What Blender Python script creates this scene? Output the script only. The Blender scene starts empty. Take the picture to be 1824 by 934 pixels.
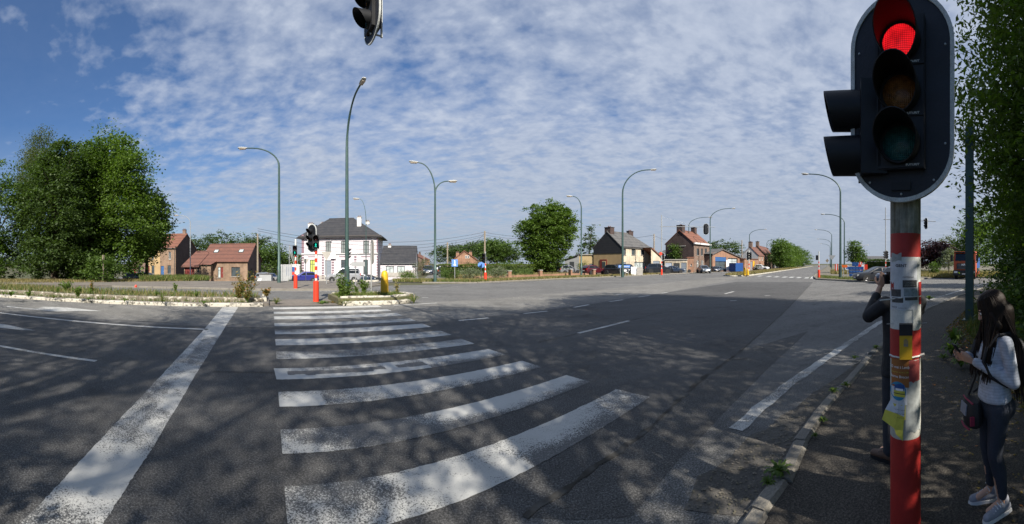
import bpy, bmesh, math, random
import numpy as np
from mathutils import Vector, Matrix
from mathutils.geometry import tessellate_polygon
R = math.radians
random.seed(7); rng = np.random.default_rng(7)
SC = bpy.context.scene; COL = SC.collection
# ---------------------------------------------------------------- camera, light, sky
F, CX, Y0, CH = 640.0, 912.0, 470.0, 1.75      # panorama: pixels per radian, centre column, horizon row, eye height
cd = bpy.data.cameras.new('camera'); cam = bpy.data.objects.new('camera', cd); COL.objects.link(cam)
cam.location = (0, 0, CH); cam.rotation_euler = (R(90), 0, 0)
cd.type = 'PANO'; cd.panorama_type = 'CENTRAL_CYLINDRICAL'
cd.central_cylindrical_range_u_min = -CX/F; cd.central_cylindrical_range_u_max = (1824-CX)/F
cd.central_cylindrical_range_v_min = -(934-Y0)/F; cd.central_cylindrical_range_v_max = Y0/F
cd.central_cylindrical_radius = 1.0
cd.clip_start = 0.05; cd.clip_end = 6000
SC.camera = cam
SUN_AZ, SUN_EL = R(161), R(39)
sl = bpy.data.lights.new('sun', 'SUN'); sl.energy = 5.0; sl.angle = R(0.53); sl.color = (1.0, 0.93, 0.82)
so = bpy.data.objects.new('sun', sl); COL.objects.link(so)
sv = Vector((math.sin(SUN_AZ)*math.cos(SUN_EL), math.cos(SUN_AZ)*math.cos(SUN_EL), math.sin(SUN_EL)))
so.rotation_euler = sv.to_track_quat('Z', 'Y').to_euler(); so.location = (0, -60, 60)
SC.view_settings.view_transform = 'Standard'; SC.view_settings.look = 'None'
SC.view_settings.exposure = 0.70; SC.view_settings.gamma = 1.0; SC.view_settings.use_curve_mapping = False
SC.cycles.max_bounces = 6; SC.cycles.transparent_max_bounces = 8
SC.cycles.diffuse_bounces = 3; SC.cycles.glossy_bounces = 3; SC.cycles.transmission_bounces = 3
SC.cycles.caustics_reflective = False; SC.cycles.caustics_refractive = False
SC.cycles.use_denoising = True

class NT:
    def __init__(s, tree): s.t = tree; s.n = tree.nodes; s.l = tree.links
    def new(s, kind, **kw):
        n = s.n.new(kind)
        for k, v in kw.items():
            if k.startswith('i_'):
                n.inputs[k[2:].replace('_', ' ')].default_value = v
            else: setattr(n, k, v)
        return n
    def link(s, a, b): s.l.new(a, b)
    def math(s, op, a, b=None, c=None, clamp=False):
        n = s.n.new('ShaderNodeMath'); n.operation = op; n.use_clamp = clamp
        for i, v in enumerate((a, b, c)):
            if v is None: continue
            if isinstance(v, (int, float)): n.inputs[i].default_value = v
            else: s.link(v, n.inputs[i])
        return n.outputs[0]
    def mix(s, f, a, b, blend='MIX'):
        n = s.n.new('ShaderNodeMix'); n.data_type = 'RGBA'; n.blend_type = blend
        for sock, v in ((n.inputs[0], f), (n.inputs[6], a), (n.inputs[7], b)):
            if isinstance(v, (int, float)): sock.default_value = v
            elif isinstance(v, (tuple, list)): sock.default_value = (*v[:3], 1)
            else: s.link(v, sock)
        return n.outputs[2]
    def ramp(s, f, stops):
        n = s.n.new('ShaderNodeValToRGB'); el = n.color_ramp.elements
        while len(el) < len(stops): el.new(0.5)
        for e, (p, c) in zip(el, stops):
            e.position = p; e.color = (c, c, c, 1) if isinstance(c, (int, float)) else (*c, 1)
        s.link(f, n.inputs[0]); return n.outputs[0]
    def noise(s, vec, scale, detail=3, rough=0.55, dist=0.0):
        n = s.n.new('ShaderNodeTexNoise'); n.inputs['Scale'].default_value = scale
        n.inputs['Detail'].default_value = detail; n.inputs['Roughness'].default_value = rough
        n.inputs['Distortion'].default_value = dist
        if vec is not None: s.link(vec, n.inputs['Vector'])
        return n.outputs['Fac']
    def mapping(s, vec, scale=(1,1,1), rot=(0,0,0), loc=(0,0,0)):
        n = s.n.new('ShaderNodeMapping'); n.inputs['Scale'].default_value = scale
        n.inputs['Rotation'].default_value = rot; n.inputs['Location'].default_value = loc
        s.link(vec, n.inputs['Vector']); return n.outputs[0]

world = bpy.data.worlds.new('World'); SC.world = world; world.use_nodes = True
W = NT(world.node_tree)
for n in list(W.n): W.n.remove(n)
sky = W.new('ShaderNodeTexSky', sky_type='NISHITA', sun_disc=False, sun_elevation=SUN_EL, sun_rotation=SUN_AZ,
            altitude=50, air_density=1.0, dust_density=0.6, ozone_density=2.2)
tc = W.new('ShaderNodeTexCoord'); sep = W.new('ShaderNodeSeparateXYZ'); W.link(tc.outputs['Generated'], sep.inputs[0])
zc = W.math('MAXIMUM', sep.outputs[2], 0.0)
den = W.math('ADD', zc, 0.10)
px = W.math('DIVIDE', sep.outputs[0], den); py = W.math('DIVIDE', sep.outputs[1], den)
comb = W.new('ShaderNodeCombineXYZ'); W.link(px, comb.inputs[0]); W.link(py, comb.inputs[1])
v = comb.outputs[0]
# altocumulus field on a flat cloud layer
warp = W.new('ShaderNodeTexNoise'); warp.inputs['Scale'].default_value = 1.1; warp.inputs['Detail'].default_value = 3; W.link(v, warp.inputs['Vector'])
wv = W.new('ShaderNodeVectorMath', operation='SCALE'); W.link(warp.outputs['Color'], wv.inputs[0]); wv.inputs['Scale'].default_value = 0.16
va = W.new('ShaderNodeVectorMath', operation='ADD'); W.link(v, va.inputs[0]); W.link(wv.outputs[0], va.inputs[1])
vm = W.mapping(va.outputs[0], scale=(1.0, 1.15, 1), rot=(0, 0, R(28)))
big = W.noise(vm, 1.0, 4, 0.5)
puff = W.noise(vm, 7.4, 4, 0.48, 0.05)
fine = W.noise(vm, 20.0, 3, 0.55, 0.2)
vr = W.mapping(va.outputs[0], scale=(0.8, 6.0, 1), rot=(0, 0, R(12)))
rip = W.noise(vr, 1.3, 3, 0.55)
# more open blue towards the left of the view (-X), solid cover towards the right
ax = W.math('MULTIPLY', sep.outputs[0], 0.16)
sumc = W.math('ADD', W.math('MULTIPLY', big, 0.60), W.math('MULTIPLY', puff, 0.58))
sumc = W.math('ADD', sumc, W.math('MULTIPLY', fine, 0.13))
sumc = W.math('ADD', sumc, W.math('MULTIPLY', rip, 0.06))
sumc = W.math('ADD', sumc, ax)
hz = W.math('SUBTRACT', 1.0, W.math('MULTIPLY', zc, 2.2), clamp=True)
sumc = W.math('ADD', sumc, W.math('MULTIPLY', hz, 0.10))
# a diagonal clear zone in the far left
edge = W.math('MULTIPLY', W.math('ADD', W.math('MULTIPLY', sep.outputs[0], -1.0), W.math('MULTIPLY', sep.outputs[1], -0.55)), 1.0)
edge = W.math('MULTIPLY', W.math('SUBTRACT', edge, 0.25, clamp=True), 0.40)
sumc = W.math('SUBTRACT', sumc, edge)
mask = W.ramp(sumc, [(0.42, 0.06), (0.60, 0.58), (0.80, 0.94)])
shade = W.ramp(W.math('ADD', W.math('MULTIPLY', puff, 0.6), W.math('MULTIPLY', fine, 0.4)), [(0.32, (4.6, 5.5, 7.4)), (0.66, (6.7, 7.5, 9.1))])
skyc = W.mix(1.0, sky.outputs[0], (0.76, 1.13, 1.52), 'MULTIPLY')
colr = W.mix(mask, skyc, shade)
# paler, greyer air right above the horizon
haze = W.ramp(sep.outputs[2], [(0.0, 0.80), (0.10, 0.50), (0.36, 0.0)])
colr = W.mix(haze, colr, (4.9, 5.6, 6.6))
bg = W.new('ShaderNodeBackground'); bg.inputs['Strength'].default_value = 0.05
W.link(colr, bg.inputs['Color'])
wo = W.new('ShaderNodeOutputWorld'); W.link(bg.outputs[0], wo.inputs[0])

# ---------------------------------------------------------------- materials
MATS = {}
def mat(name, color=(0.5, 0.5, 0.5), rough=0.7, var=0.12, scale=2.0, metal=0.0, bump=0.0, bscale=None, emit=None, es=1.0, coat=0.0, fn=None, spec=0.5, fine=0.0):
    if name in MATS: return MATS[name]
    m = bpy.data.materials.new(name); m.use_nodes = True; t = NT(m.node_tree); MATS[name] = m
    b = t.n['Principled BSDF']; b.inputs['Roughness'].default_value = rough; b.inputs['Metallic'].default_value = metal
    b.inputs['Specular IOR Level'].default_value = spec
    if coat: b.inputs['Coat Weight'].default_value = coat; b.inputs['Coat Roughness'].default_value = 0.06
    tcn = t.new('ShaderNodeTexCoord'); vec = tcn.outputs['Object']
    if fn: fn(t, b, vec)
    else:
        n1 = t.noise(vec, scale, 5, 0.6)
        f = t.math('MULTIPLY', t.math('SUBTRACT', n1, 0.5), var*4)
        if fine: f = t.math('ADD', f, t.math('MULTIPLY', t.math('SUBTRACT', t.noise(vec, scale*18, 2), 0.5), fine*4))
        f = t.math('ADD', f, 1.0)
        vm_ = t.new('ShaderNodeVectorMath', operation='SCALE'); vm_.inputs[0].default_value = color[:3]; t.link(f, vm_.inputs['Scale'])
        t.link(vm_.outputs[0], b.inputs['Base Color'])
    if bump:
        bn = t.new('ShaderNodeBump'); bn.inputs['Strength'].default_value = bump; bn.inputs['Distance'].default_value = 0.02
        t.link(t.noise(vec, bscale or scale*8, 4), bn.inputs['Height']); t.link(bn.outputs[0], b.inputs['Normal'])
    if emit:
        b.inputs['Emission Color'].default_value = (*emit, 1); b.inputs['Emission Strength'].default_value = es
    return m

def world_pos(t):
    g = t.new('ShaderNodeNewGeometry'); return g.outputs['Position']
def f_asphalt(base, warm=0.0):
    def fn(t, b, vec):
        p = world_pos(t)
        big = t.noise(p, 0.16, 4, 0.6); mid = t.noise(p, 1.3, 4, 0.6); grain = t.noise(p, 62, 4, 0.85)
        mp = t.mapping(p, scale=(0.12, 1.1, 1), rot=(0, 0, R(-39.2))); lane = t.noise(mp, 0.9, 3, 0.6)
        f = t.math('ADD', t.math('MULTIPLY', t.math('SUBTRACT', big, 0.5), 0.7), 1.0)
        f = t.math('ADD', f, t.math('MULTIPLY', t.math('SUBTRACT', mid, 0.5), 0.45))
        f = t.math('ADD', f, t.math('MULTIPLY', t.math('SUBTRACT', lane, 0.5), 0.7))
        st_ = t.ramp(t.noise(p, 0.55, 5, 0.7), [(0.30, 0.62), (0.44, 1.0)]); f = t.math('MULTIPLY', f, st_)
        sm = t.ramp(t.noise(p, 7.0, 3, 0.6), [(0.30, 0.82), (0.6, 1.06)]); f = t.math('MULTIPLY', f, sm)
        g = t.ramp(grain, [(0.36, 0.30), (0.50, 0.84), (0.64, 2.4)])
        f = t.math('MULTIPLY', f, g)
        base_c = t.new('ShaderNodeVectorMath', operation='SCALE'); base_c.inputs[0].default_value = base; t.link(f, base_c.inputs['Scale'])
        t.link(base_c.outputs[0], b.inputs['Base Color'])
        bn = t.new('ShaderNodeBump'); bn.inputs['Strength'].default_value = 0.55; bn.inputs['Distance'].default_value = 0.012
        t.link(grain, bn.inputs['Height']); t.link(bn.outputs[0], b.inputs['Normal'])
        b.inputs['Roughness'].default_value = 0.82; b.inputs['Specular IOR Level'].default_value = 0.35
    return fn
def f_paint(wear=0.5, tint=(0.54, 0.54, 0.52), attr=False):
    # white road paint, worn through to the asphalt in grains and patches
    def fn(t, b, vec):
        p = world_pos(t)
        mp = t.mapping(p, scale=(0.5, 1.6, 1), rot=(0, 0, R(-39.2)))
        patch = t.noise(mp, 0.75, 4, 0.62); grain = t.noise(p, 66, 4, 0.85); mid = t.noise(p, 5, 3, 0.6)
        s_ = t.math('ADD', t.math('MULTIPLY', t.math('SUBTRACT', patch, 0.5), 1.9), t.math('MULTIPLY', t.math('SUBTRACT', grain, 0.5), 3.2))
        s_ = t.math('ADD', s_, t.math('MULTIPLY', t.math('SUBTRACT', mid, 0.5), 0.7))
        if attr: an_ = t.new('ShaderNodeAttribute', attribute_name='wear'); wear_ = an_.outputs['Fac']
        else: wear_ = wear
        k = t.ramp(t.math('ADD', s_, wear_), [(0.34, 0.0), (0.60, 1.0)])
        dirt = t.mix(t.noise(p, 2.2, 4), tint, (tint[0]*0.7, tint[1]*0.7, tint[2]*0.69))
        asp = t.mix(t.ramp(grain, [(0.35, 0.0), (0.7, 1.0)]), (0.035, 0.036, 0.038), (0.19, 0.19, 0.185))
        t.link(t.mix(k, asp, dirt), b.inputs['Base Color'])
        bn = t.new('ShaderNodeBump'); bn.inputs['Strength'].default_value = 0.4; bn.inputs['Distance'].default_value = 0.01
        t.link(grain, bn.inputs['Height']); t.link(bn.outputs[0], b.inputs['Normal'])
        b.inputs['Roughness'].default_value = 0.7
    return fn
def f_brick(c1, c2, mortar, course=0.075, length=0.24):
    def fn(t, b, vec):
        sp = t.new('ShaderNodeSeparateXYZ'); t.link(vec, sp.inputs[0])
        cb = t.new('ShaderNodeCombineXYZ'); t.link(t.math('ADD', sp.outputs[0], sp.outputs[1]), cb.inputs[0]); t.link(sp.outputs[2], cb.inputs[1])
        br = t.new('ShaderNodeTexBrick'); t.link(cb.outputs[0], br.inputs['Vector'])
        br.inputs['Scale'].default_value = 1.0; br.inputs['Brick Width'].default_value = length; br.inputs['Row Height'].default_value = course
        br.inputs['Mortar Size'].default_value = 0.009; br.inputs['Color1'].default_value = (*c1, 1); br.inputs['Color2'].default_value = (*c2, 1); br.inputs['Mortar'].default_value = (*mortar, 1)
        n = t.noise(vec, 0.8, 4, 0.6); f = t.ramp(n, [(0.25, 0.62), (0.75, 1.3)])
        n2 = t.noise(t.mapping(vec, scale=(3, 3, 0.3)), 1.2, 3)
        f2 = t.math('MULTIPLY', f, t.ramp(n2, [(0.3, 0.8), (0.7, 1.12)]))
        t.link(t.mix(1.0, br.outputs['Color'], f2, 'MULTIPLY'), b.inputs['Base Color']); b.inputs['Roughness'].default_value = 0.88
    return fn
def f_roof(c1, c2, row=0.32):
    def fn(t, b, vec):
        wv_ = t.new('ShaderNodeTexWave'); wv_.bands_direction = 'Z'; wv_.wave_profile = 'SAW'; wv_.inputs['Scale'].default_value = 0.16/row
        wv_.inputs['Distortion'].default_value = 0.4; t.link(vec, wv_.inputs['Vector'])
        wx = t.new('ShaderNodeTexWave'); wx.bands_direction = 'X'; wx.inputs['Scale'].default_value = 1.2; t.link(vec, wx.inputs['Vector'])
        n = t.noise(vec, 1.4, 5, 0.65)
        c = t.mix(t.ramp(n, [(0.3, 0.0), (0.72, 1.0)]), c1, c2)
        m_ = t.math('MULTIPLY', t.ramp(wv_.outputs['Fac'], [(0.0, 0.62), (0.35, 1.05)]), t.ramp(wx.outputs['Fac'], [(0.0, 0.82), (0.5, 1.06)]))
        t.link(t.mix(1.0, c, m_, 'MULTIPLY'), b.inputs['Base Color']); b.inputs['Roughness'].default_value = 0.75
    return fn
def f_leaf(c1, c2, trans=0.35, dry=None):
    def fn(t, b, vec):
        g = t.new('ShaderNodeNewGeometry'); rpi = g.outputs['Random Per Island']
        n = t.noise(g.outputs['Position'], 0.55, 3)
        f = t.math('ADD', t.math('MULTIPLY', rpi, 0.6), t.math('MULTIPLY', n, 0.5))
        c = t.mix(f, c1, c2)
        if dry: c = t.mix(t.math('GREATER_THAN', rpi, 0.86), c, dry)
        t.link(c, b.inputs['Base Color']); b.inputs['Roughness'].default_value = 0.55; b.inputs['Specular IOR Level'].default_value = 0.3
        tr = t.new('ShaderNodeBsdfTranslucent'); hs = t.mix(1.0, c, (1.5, 1.7, 0.6), 'MULTIPLY'); t.link(hs, tr.inputs['Color'])
        ms = t.new('ShaderNodeMixShader'); ms.inputs[0].default_value = trans
        t.link(b.outputs[0], ms.inputs[1]); t.link(tr.outputs[0], ms.inputs[2]); t.link(ms.outputs[0], t.n['Material Output'].inputs['Surface'])
    return fn
def f_soil(c1, c2, c3, sc=0.6):
    def fn(t, b, vec):
        p = world_pos(t)
        a_ = t.noise(p, sc, 5, 0.65); d_ = t.noise(p, sc*9, 4, 0.7); e_ = t.noise(p, sc*45, 3, 0.7)
        c = t.mix(t.ramp(a_, [(0.38, 0.0), (0.62, 1.0)]), c1, c2); c = t.mix(t.ramp(d_, [(0.45, 0.0), (0.72, 0.8)]), c, c3)
        c = t.mix(1.0, c, t.ramp(e_, [(0.25, 0.55), (0.75, 1.35)]), 'MULTIPLY')
        t.link(c, b.inputs['Base Color']); b.inputs['Roughness'].default_value = 0.95
        bn = t.new('ShaderNodeBump'); bn.inputs['Strength'].default_value = 0.6; bn.inputs['Distance'].default_value = 0.03
        t.link(d_, bn.inputs['Height']); t.link(bn.outputs[0], b.inputs['Normal'])
    return fn
def f_stain(t, b, vec):
    sk = t.noise(t.mapping(vec, scale=(14, 14, 1.1)), 1.6, 4, 0.7); n = t.noise(vec, 16, 4, 0.7)
    c = t.mix(t.ramp(sk, [(0.36, 0.0), (0.66, 1.0)]), (0.10, 0.095, 0.062), (0.36, 0.36, 0.31)); t.link(t.mix(1.0, c, t.ramp(n, [(0.3, 0.6), (0.7, 1.2)]), 'MULTIPLY'), b.inputs['Base Color']); b.inputs['Roughness'].default_value = 0.85
def f_crack(t, b, vec):
    p = world_pos(t); n = t.noise(p, 2.3, 4, 0.7); n2 = t.noise(p, 30, 3, 0.7)
    t.link(t.mix(t.ramp(n, [(0.42, 0.0), (0.60, 1.0)]), t.mix(n2, (0.015, 0.013, 0.010), (0.05, 0.045, 0.036)), (0.085, 0.082, 0.076)), b.inputs['Base Color']); b.inputs['Roughness'].default_value = 0.95
def f_kerb_worn(t, b, vec):
    p = world_pos(t); n = t.noise(p, 5, 5, 0.7)
    t.link(t.mix(t.ramp(n, [(0.52, 0.0), (0.60, 1.0)]), t.mix(t.noise(p, 14, 4), (0.11, 0.095, 0.07), (0.24, 0.21, 0.16)), (0.50, 0.47, 0.40)), b.inputs['Base Color']); b.inputs['Roughness'].default_value = 0.9
    bn = t.new('ShaderNodeBump'); bn.inputs['Strength'].default_value = 0.8; bn.inputs['Distance'].default_value = 0.03
    t.link(n, bn.inputs['Height']); t.link(bn.outputs[0], b.inputs['Normal'])
def f_kerb(t, b, vec):
    # whitewashed kerb blocks, the paint flaked off in patches
    p = world_pos(t)
    n = t.noise(p, 7, 5, 0.7); n2 = t.noise(p, 1.1, 3)
    k = t.ramp(t.math('ADD', n, t.math('MULTIPLY', t.math('SUBTRACT', n2, 0.5), 0.5)), [(0.40, 0.0), (0.50, 1.0)])
    t.link(t.mix(k, (0.13, 0.12, 0.10), (0.50, 0.47, 0.40)), b.inputs['Base Color']); b.inputs['Roughness'].default_value = 0.85
    bn = t.new('ShaderNodeBump'); bn.inputs['Strength'].default_value = 0.7; bn.inputs['Distance'].default_value = 0.02
    t.link(n, bn.inputs['Height']); t.link(bn.outputs[0], b.inputs['Normal'])
M = dict(
    paint_wear=mat('worn_crossing_paint', fn=f_paint(0.5, attr=True)),
    asphalt=mat('asphalt', fn=f_asphalt((0.134, 0.132, 0.127))), near_shaded_asphalt=mat('near_shaded_asphalt', fn=f_asphalt((0.076, 0.075, 0.074))), path=mat('path_asphalt', fn=f_asphalt((0.058, 0.051, 0.042))),  # near lane tone holds both dark aggregate and painted tree shade
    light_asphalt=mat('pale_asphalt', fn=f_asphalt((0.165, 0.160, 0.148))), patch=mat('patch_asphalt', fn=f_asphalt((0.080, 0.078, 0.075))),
    paint=mat('road_paint', fn=f_paint(0.62)), paint_worn=mat('worn_road_paint', fn=f_paint(0.36)), paint_faded=mat('faded_road_paint', fn=f_paint(0.14)), paint_good=mat('fresh_road_paint', fn=f_paint(0.95)),
    crack=mat('crack', fn=f_crack), ground=mat('ground', fn=f_soil((0.060, 0.072, 0.022), (0.10, 0.085, 0.045), (0.035, 0.05, 0.014), 0.12)),
    verge=mat('verge', fn=f_soil((0.075, 0.085, 0.028), (0.17, 0.145, 0.085), (0.10, 0.09, 0.05), 0.35)),
    gravel=mat('gravel', fn=f_soil((0.20, 0.175, 0.14), (0.13, 0.115, 0.09), (0.09, 0.09, 0.045), 0.5)),
    paving=mat('paving', fn=f_soil((0.20, 0.175, 0.15), (0.15, 0.135, 0.12), (0.10, 0.09, 0.07), 0.6)),
    dirt=mat('dirt', fn=f_soil((0.085, 0.078, 0.068), (0.125, 0.115, 0.10), (0.06, 0.055, 0.048), 1.4)),
    meadow=mat('meadow', fn=f_soil((0.12, 0.12, 0.04), (0.20, 0.17, 0.075), (0.07, 0.09, 0.025), 0.4)),
    kerb=mat('painted_kerb', fn=f_kerb), kerb_worn=mat('worn_kerb', fn=f_kerb_worn), kerb_grey=mat('kerb_stone', (0.19, 0.175, 0.15), 0.9, 0.25, 3, bump=0.8, bscale=40, fine=0.2),
    concrete=mat('concrete', (0.36, 0.34, 0.31), 0.85, 0.15, 3), white=mat('white_paint', (0.66, 0.65, 0.64), 0.6, 0.06, 1.2),
    station=mat('station_render', (0.56, 0.52, 0.55), 0.75, 0.05, 0.7, fine=0.02), quoin=mat('purple_quoin', (0.21, 0.135, 0.165), 0.8, 0.15, 3),
    trim_dark=mat('dark_trim', (0.05, 0.045, 0.045), 0.6), slate=mat('slate_roof', fn=f_roof((0.022, 0.024, 0.030), (0.044, 0.043, 0.046), 0.25)),
    slate_pale=mat('pale_slate_roof', fn=f_roof((0.062, 0.063, 0.066), (0.13, 0.125, 0.12), 0.25)), slates_black=mat('black_slates', fn=f_roof((0.012, 0.013, 0.017), (0.022, 0.023, 0.028), 0.2)),
    tile=mat('clay_tile_roof', fn=f_roof((0.165, 0.07, 0.048), (0.11, 0.052, 0.04))), tile_red=mat('red_tile_roof', fn=f_roof((0.20, 0.082, 0.05), (0.14, 0.062, 0.042))),
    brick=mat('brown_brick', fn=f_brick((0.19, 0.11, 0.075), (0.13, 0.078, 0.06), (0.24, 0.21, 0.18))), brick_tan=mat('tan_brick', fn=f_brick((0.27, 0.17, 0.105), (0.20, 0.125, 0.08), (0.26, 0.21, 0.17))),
    brick_dark_and_shaded=mat('dark_and_shaded_brick', fn=f_brick((0.075, 0.04, 0.035), (0.05, 0.033, 0.03), (0.08, 0.065, 0.06))), brick_orange=mat('orange_brick', fn=f_brick((0.30, 0.145, 0.085), (0.24, 0.12, 0.075), (0.30, 0.22, 0.16))),  # the dark brick also stands in for shaded tan brick on two gables
    cream=mat('cream_brick', fn=f_brick((0.58, 0.50, 0.37), (0.51, 0.44, 0.33), (0.52, 0.46, 0.38))), tan=mat('tan_render', (0.38, 0.27, 0.14), 0.85, 0.16, 0.7, fine=0.04), ochre=mat('ochre_render', (0.48, 0.37, 0.20), 0.85, 0.12, 0.8, fine=0.04),
    grey_render=mat('grey_render', (0.33, 0.34, 0.35), 0.85, 0.15, 1), red_door=mat('dark_red_paint', (0.16, 0.025, 0.02), 0.5), blue_door=mat('blue_paint', (0.03, 0.10, 0.26), 0.5), grey_door=mat('grey_door', (0.20, 0.23, 0.27), 0.5), white_door=mat('pale_blue_garage_door', (0.42, 0.47, 0.55), 0.6),
    frame_dark=mat('dark_window_frame', (0.05, 0.055, 0.06), 0.5), frame_white=mat('white_window_frame', (0.70, 0.70, 0.68), 0.5),
    shutter=mat('grey_shutter', (0.18, 0.20, 0.20), 0.6), yellow_green=mat('yellow_green_panel', (0.42, 0.48, 0.10), 0.6),
    glass=mat('window_glass', (0.06, 0.075, 0.085), 0.06, 0.5, 1.5, spec=0.8), curtain=mat('curtained_glass', (0.42, 0.47, 0.47), 0.25, 0.3, 4),
    lamp_green=mat('green_lamp_post', (0.045, 0.085, 0.078), 0.45, 0.15, 5, metal=0.2), lamp_head=mat('lamp_housing', (0.42, 0.42, 0.40), 0.4, 0.1, 6), lamp_bowl=mat('lamp_bowl', (0.30, 0.25, 0.19), 0.3, 0.1, 6),
    galv=mat('galvanised_steel', (0.38, 0.39, 0.39), 0.5, 0.15, 6, metal=0.4), wood_pole=mat('weathered_wood_pole', (0.24, 0.20, 0.15), 0.9, 0.25, 4), wire=mat('wire', (0.04, 0.04, 0.045), 0.6),
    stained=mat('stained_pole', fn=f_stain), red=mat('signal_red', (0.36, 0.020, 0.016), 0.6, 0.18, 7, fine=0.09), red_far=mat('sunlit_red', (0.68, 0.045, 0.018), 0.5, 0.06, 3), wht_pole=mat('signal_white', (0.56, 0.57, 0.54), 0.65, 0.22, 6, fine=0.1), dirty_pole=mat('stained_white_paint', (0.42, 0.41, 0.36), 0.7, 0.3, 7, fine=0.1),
    black=mat('black_plastic', (0.011, 0.012, 0.015), 0.55, 0.3, 6, fine=0.1, spec=0.35), board=mat('navy_black_board', (0.008, 0.010, 0.017), 0.6, 0.6, 5, fine=0.25, bump=0.15, bscale=60), rim=mat('white_board_rim', (0.50, 0.52, 0.51), 0.6, 0.3, 9, fine=0.25), yellow=mat('yellow_plastic', (0.62, 0.36, 0.012), 0.5, 0.10, 5),
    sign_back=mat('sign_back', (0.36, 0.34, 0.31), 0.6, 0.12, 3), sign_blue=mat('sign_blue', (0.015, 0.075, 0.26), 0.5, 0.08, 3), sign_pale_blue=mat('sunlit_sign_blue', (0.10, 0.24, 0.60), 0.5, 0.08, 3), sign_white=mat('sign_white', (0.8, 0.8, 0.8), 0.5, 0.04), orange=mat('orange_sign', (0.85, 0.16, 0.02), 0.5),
    bark=mat('bark', (0.085, 0.065, 0.045), 0.95, 0.3, 5, bump=1.0), leaf=mat('leaf', fn=f_leaf((0.038, 0.078, 0.016), (0.100, 0.155, 0.034))), leaf_shade=mat('ash_leaf', fn=f_leaf((0.050, 0.095, 0.018), (0.125, 0.185, 0.034), 0.42)),
    leaf_bright=mat('bright_leaf', fn=f_leaf((0.050, 0.100, 0.018), (0.120, 0.182, 0.034))), leaf_dark=mat('dark_leaf', fn=f_leaf((0.028, 0.056, 0.015), (0.072, 0.112, 0.028), 0.28)), leaf_olive=mat('olive_leaf', fn=f_leaf((0.055, 0.075, 0.032), (0.11, 0.13, 0.06))),
    leaf_silver=mat('silver_leaf', fn=f_leaf((0.10, 0.13, 0.075), (0.20, 0.22, 0.14), 0.2)), leaf_purple=mat('purple_leaf', fn=f_leaf((0.020, 0.008, 0.012), (0.055, 0.016, 0.022), 0.2)), hedge=mat('hedge_leaf', fn=f_leaf((0.050, 0.080, 0.014), (0.12, 0.16, 0.024), 0.25)),
    grass=mat('grass_blade', fn=f_leaf((0.06, 0.11, 0.018), (0.13, 0.155, 0.04), 0.3, (0.26, 0.21, 0.10))), grass_dry=mat('dry_grass', fn=f_leaf((0.14, 0.13, 0.045), (0.27, 0.22, 0.10), 0.25, (0.34, 0.26, 0.14))), weed=mat('weed_leaf', fn=f_leaf((0.05, 0.10, 0.016), (0.13, 0.19, 0.03), 0.3)), weed_rust=mat('rusty_weed', fn=f_leaf((0.10, 0.11, 0.03), (0.25, 0.16, 0.05), 0.3, (0.33, 0.14, 0.05))),
    tyre=mat('tyre', (0.02, 0.02, 0.021), 0.9), rimw=mat('wheel_rim', (0.42, 0.42, 0.43), 0.35, 0.05, metal=0.7), carglass=mat('car_glass', (0.010, 0.013, 0.016), 0.12, 0.3, 3, spec=0.45), tail=mat('tail_lamp', (0.35, 0.015, 0.012), 0.25), headl=mat('head_lamp', (0.65, 0.66, 0.66), 0.15), plate=mat('number_plate', (0.65, 0.63, 0.6), 0.5), rubber=mat('black_trim', (0.02, 0.02, 0.022), 0.7),
)

# ---------------------------------------------------------------- geometry helpers
def az(x): return (x - CX)/F
def at(x, d, z=0.0): a = az(x); return Vector((d*math.sin(a), d*math.cos(a), z))
def gp(x, y, z=0.0): return at(x, F*(CH - z)/(y - Y0), z)
def ht(y, d): return CH + (Y0 - y)/F*d
ST_E = Vector((math.sin(R(50.85)), math.cos(R(50.85)), 0)); ST_N = Vector((-ST_E.y, ST_E.x, 0))
def st(s, t, z=0.0): p = ST_E*s + ST_N*t; p.z = z; return p
def sstep(a, b, x):
    k = min(1, max(0, (x - a)/(b - a))); return k*k*(3 - 2*k)
def zt(x, y):
    d = math.hypot(x, y); a = math.atan2(x, y)
    return -1.25*sstep(33, 60, d)*sstep(-0.22, -0.42, a)*(1 - sstep(-1.9, -2.3, a))
EACH = {'quoin', 'lintel_band', 'hanging_sign', 'skid', 'bracket', 'post', 'foot', 'eye', 'iris', 'eyebrow', 'insulator_bracket', 'bumper_trim', 'number_plate', 'cable_tie', 'piping', 'lace', 'photographs', 'blocks', 'faded_lettering', 'frame_bar'}
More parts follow.
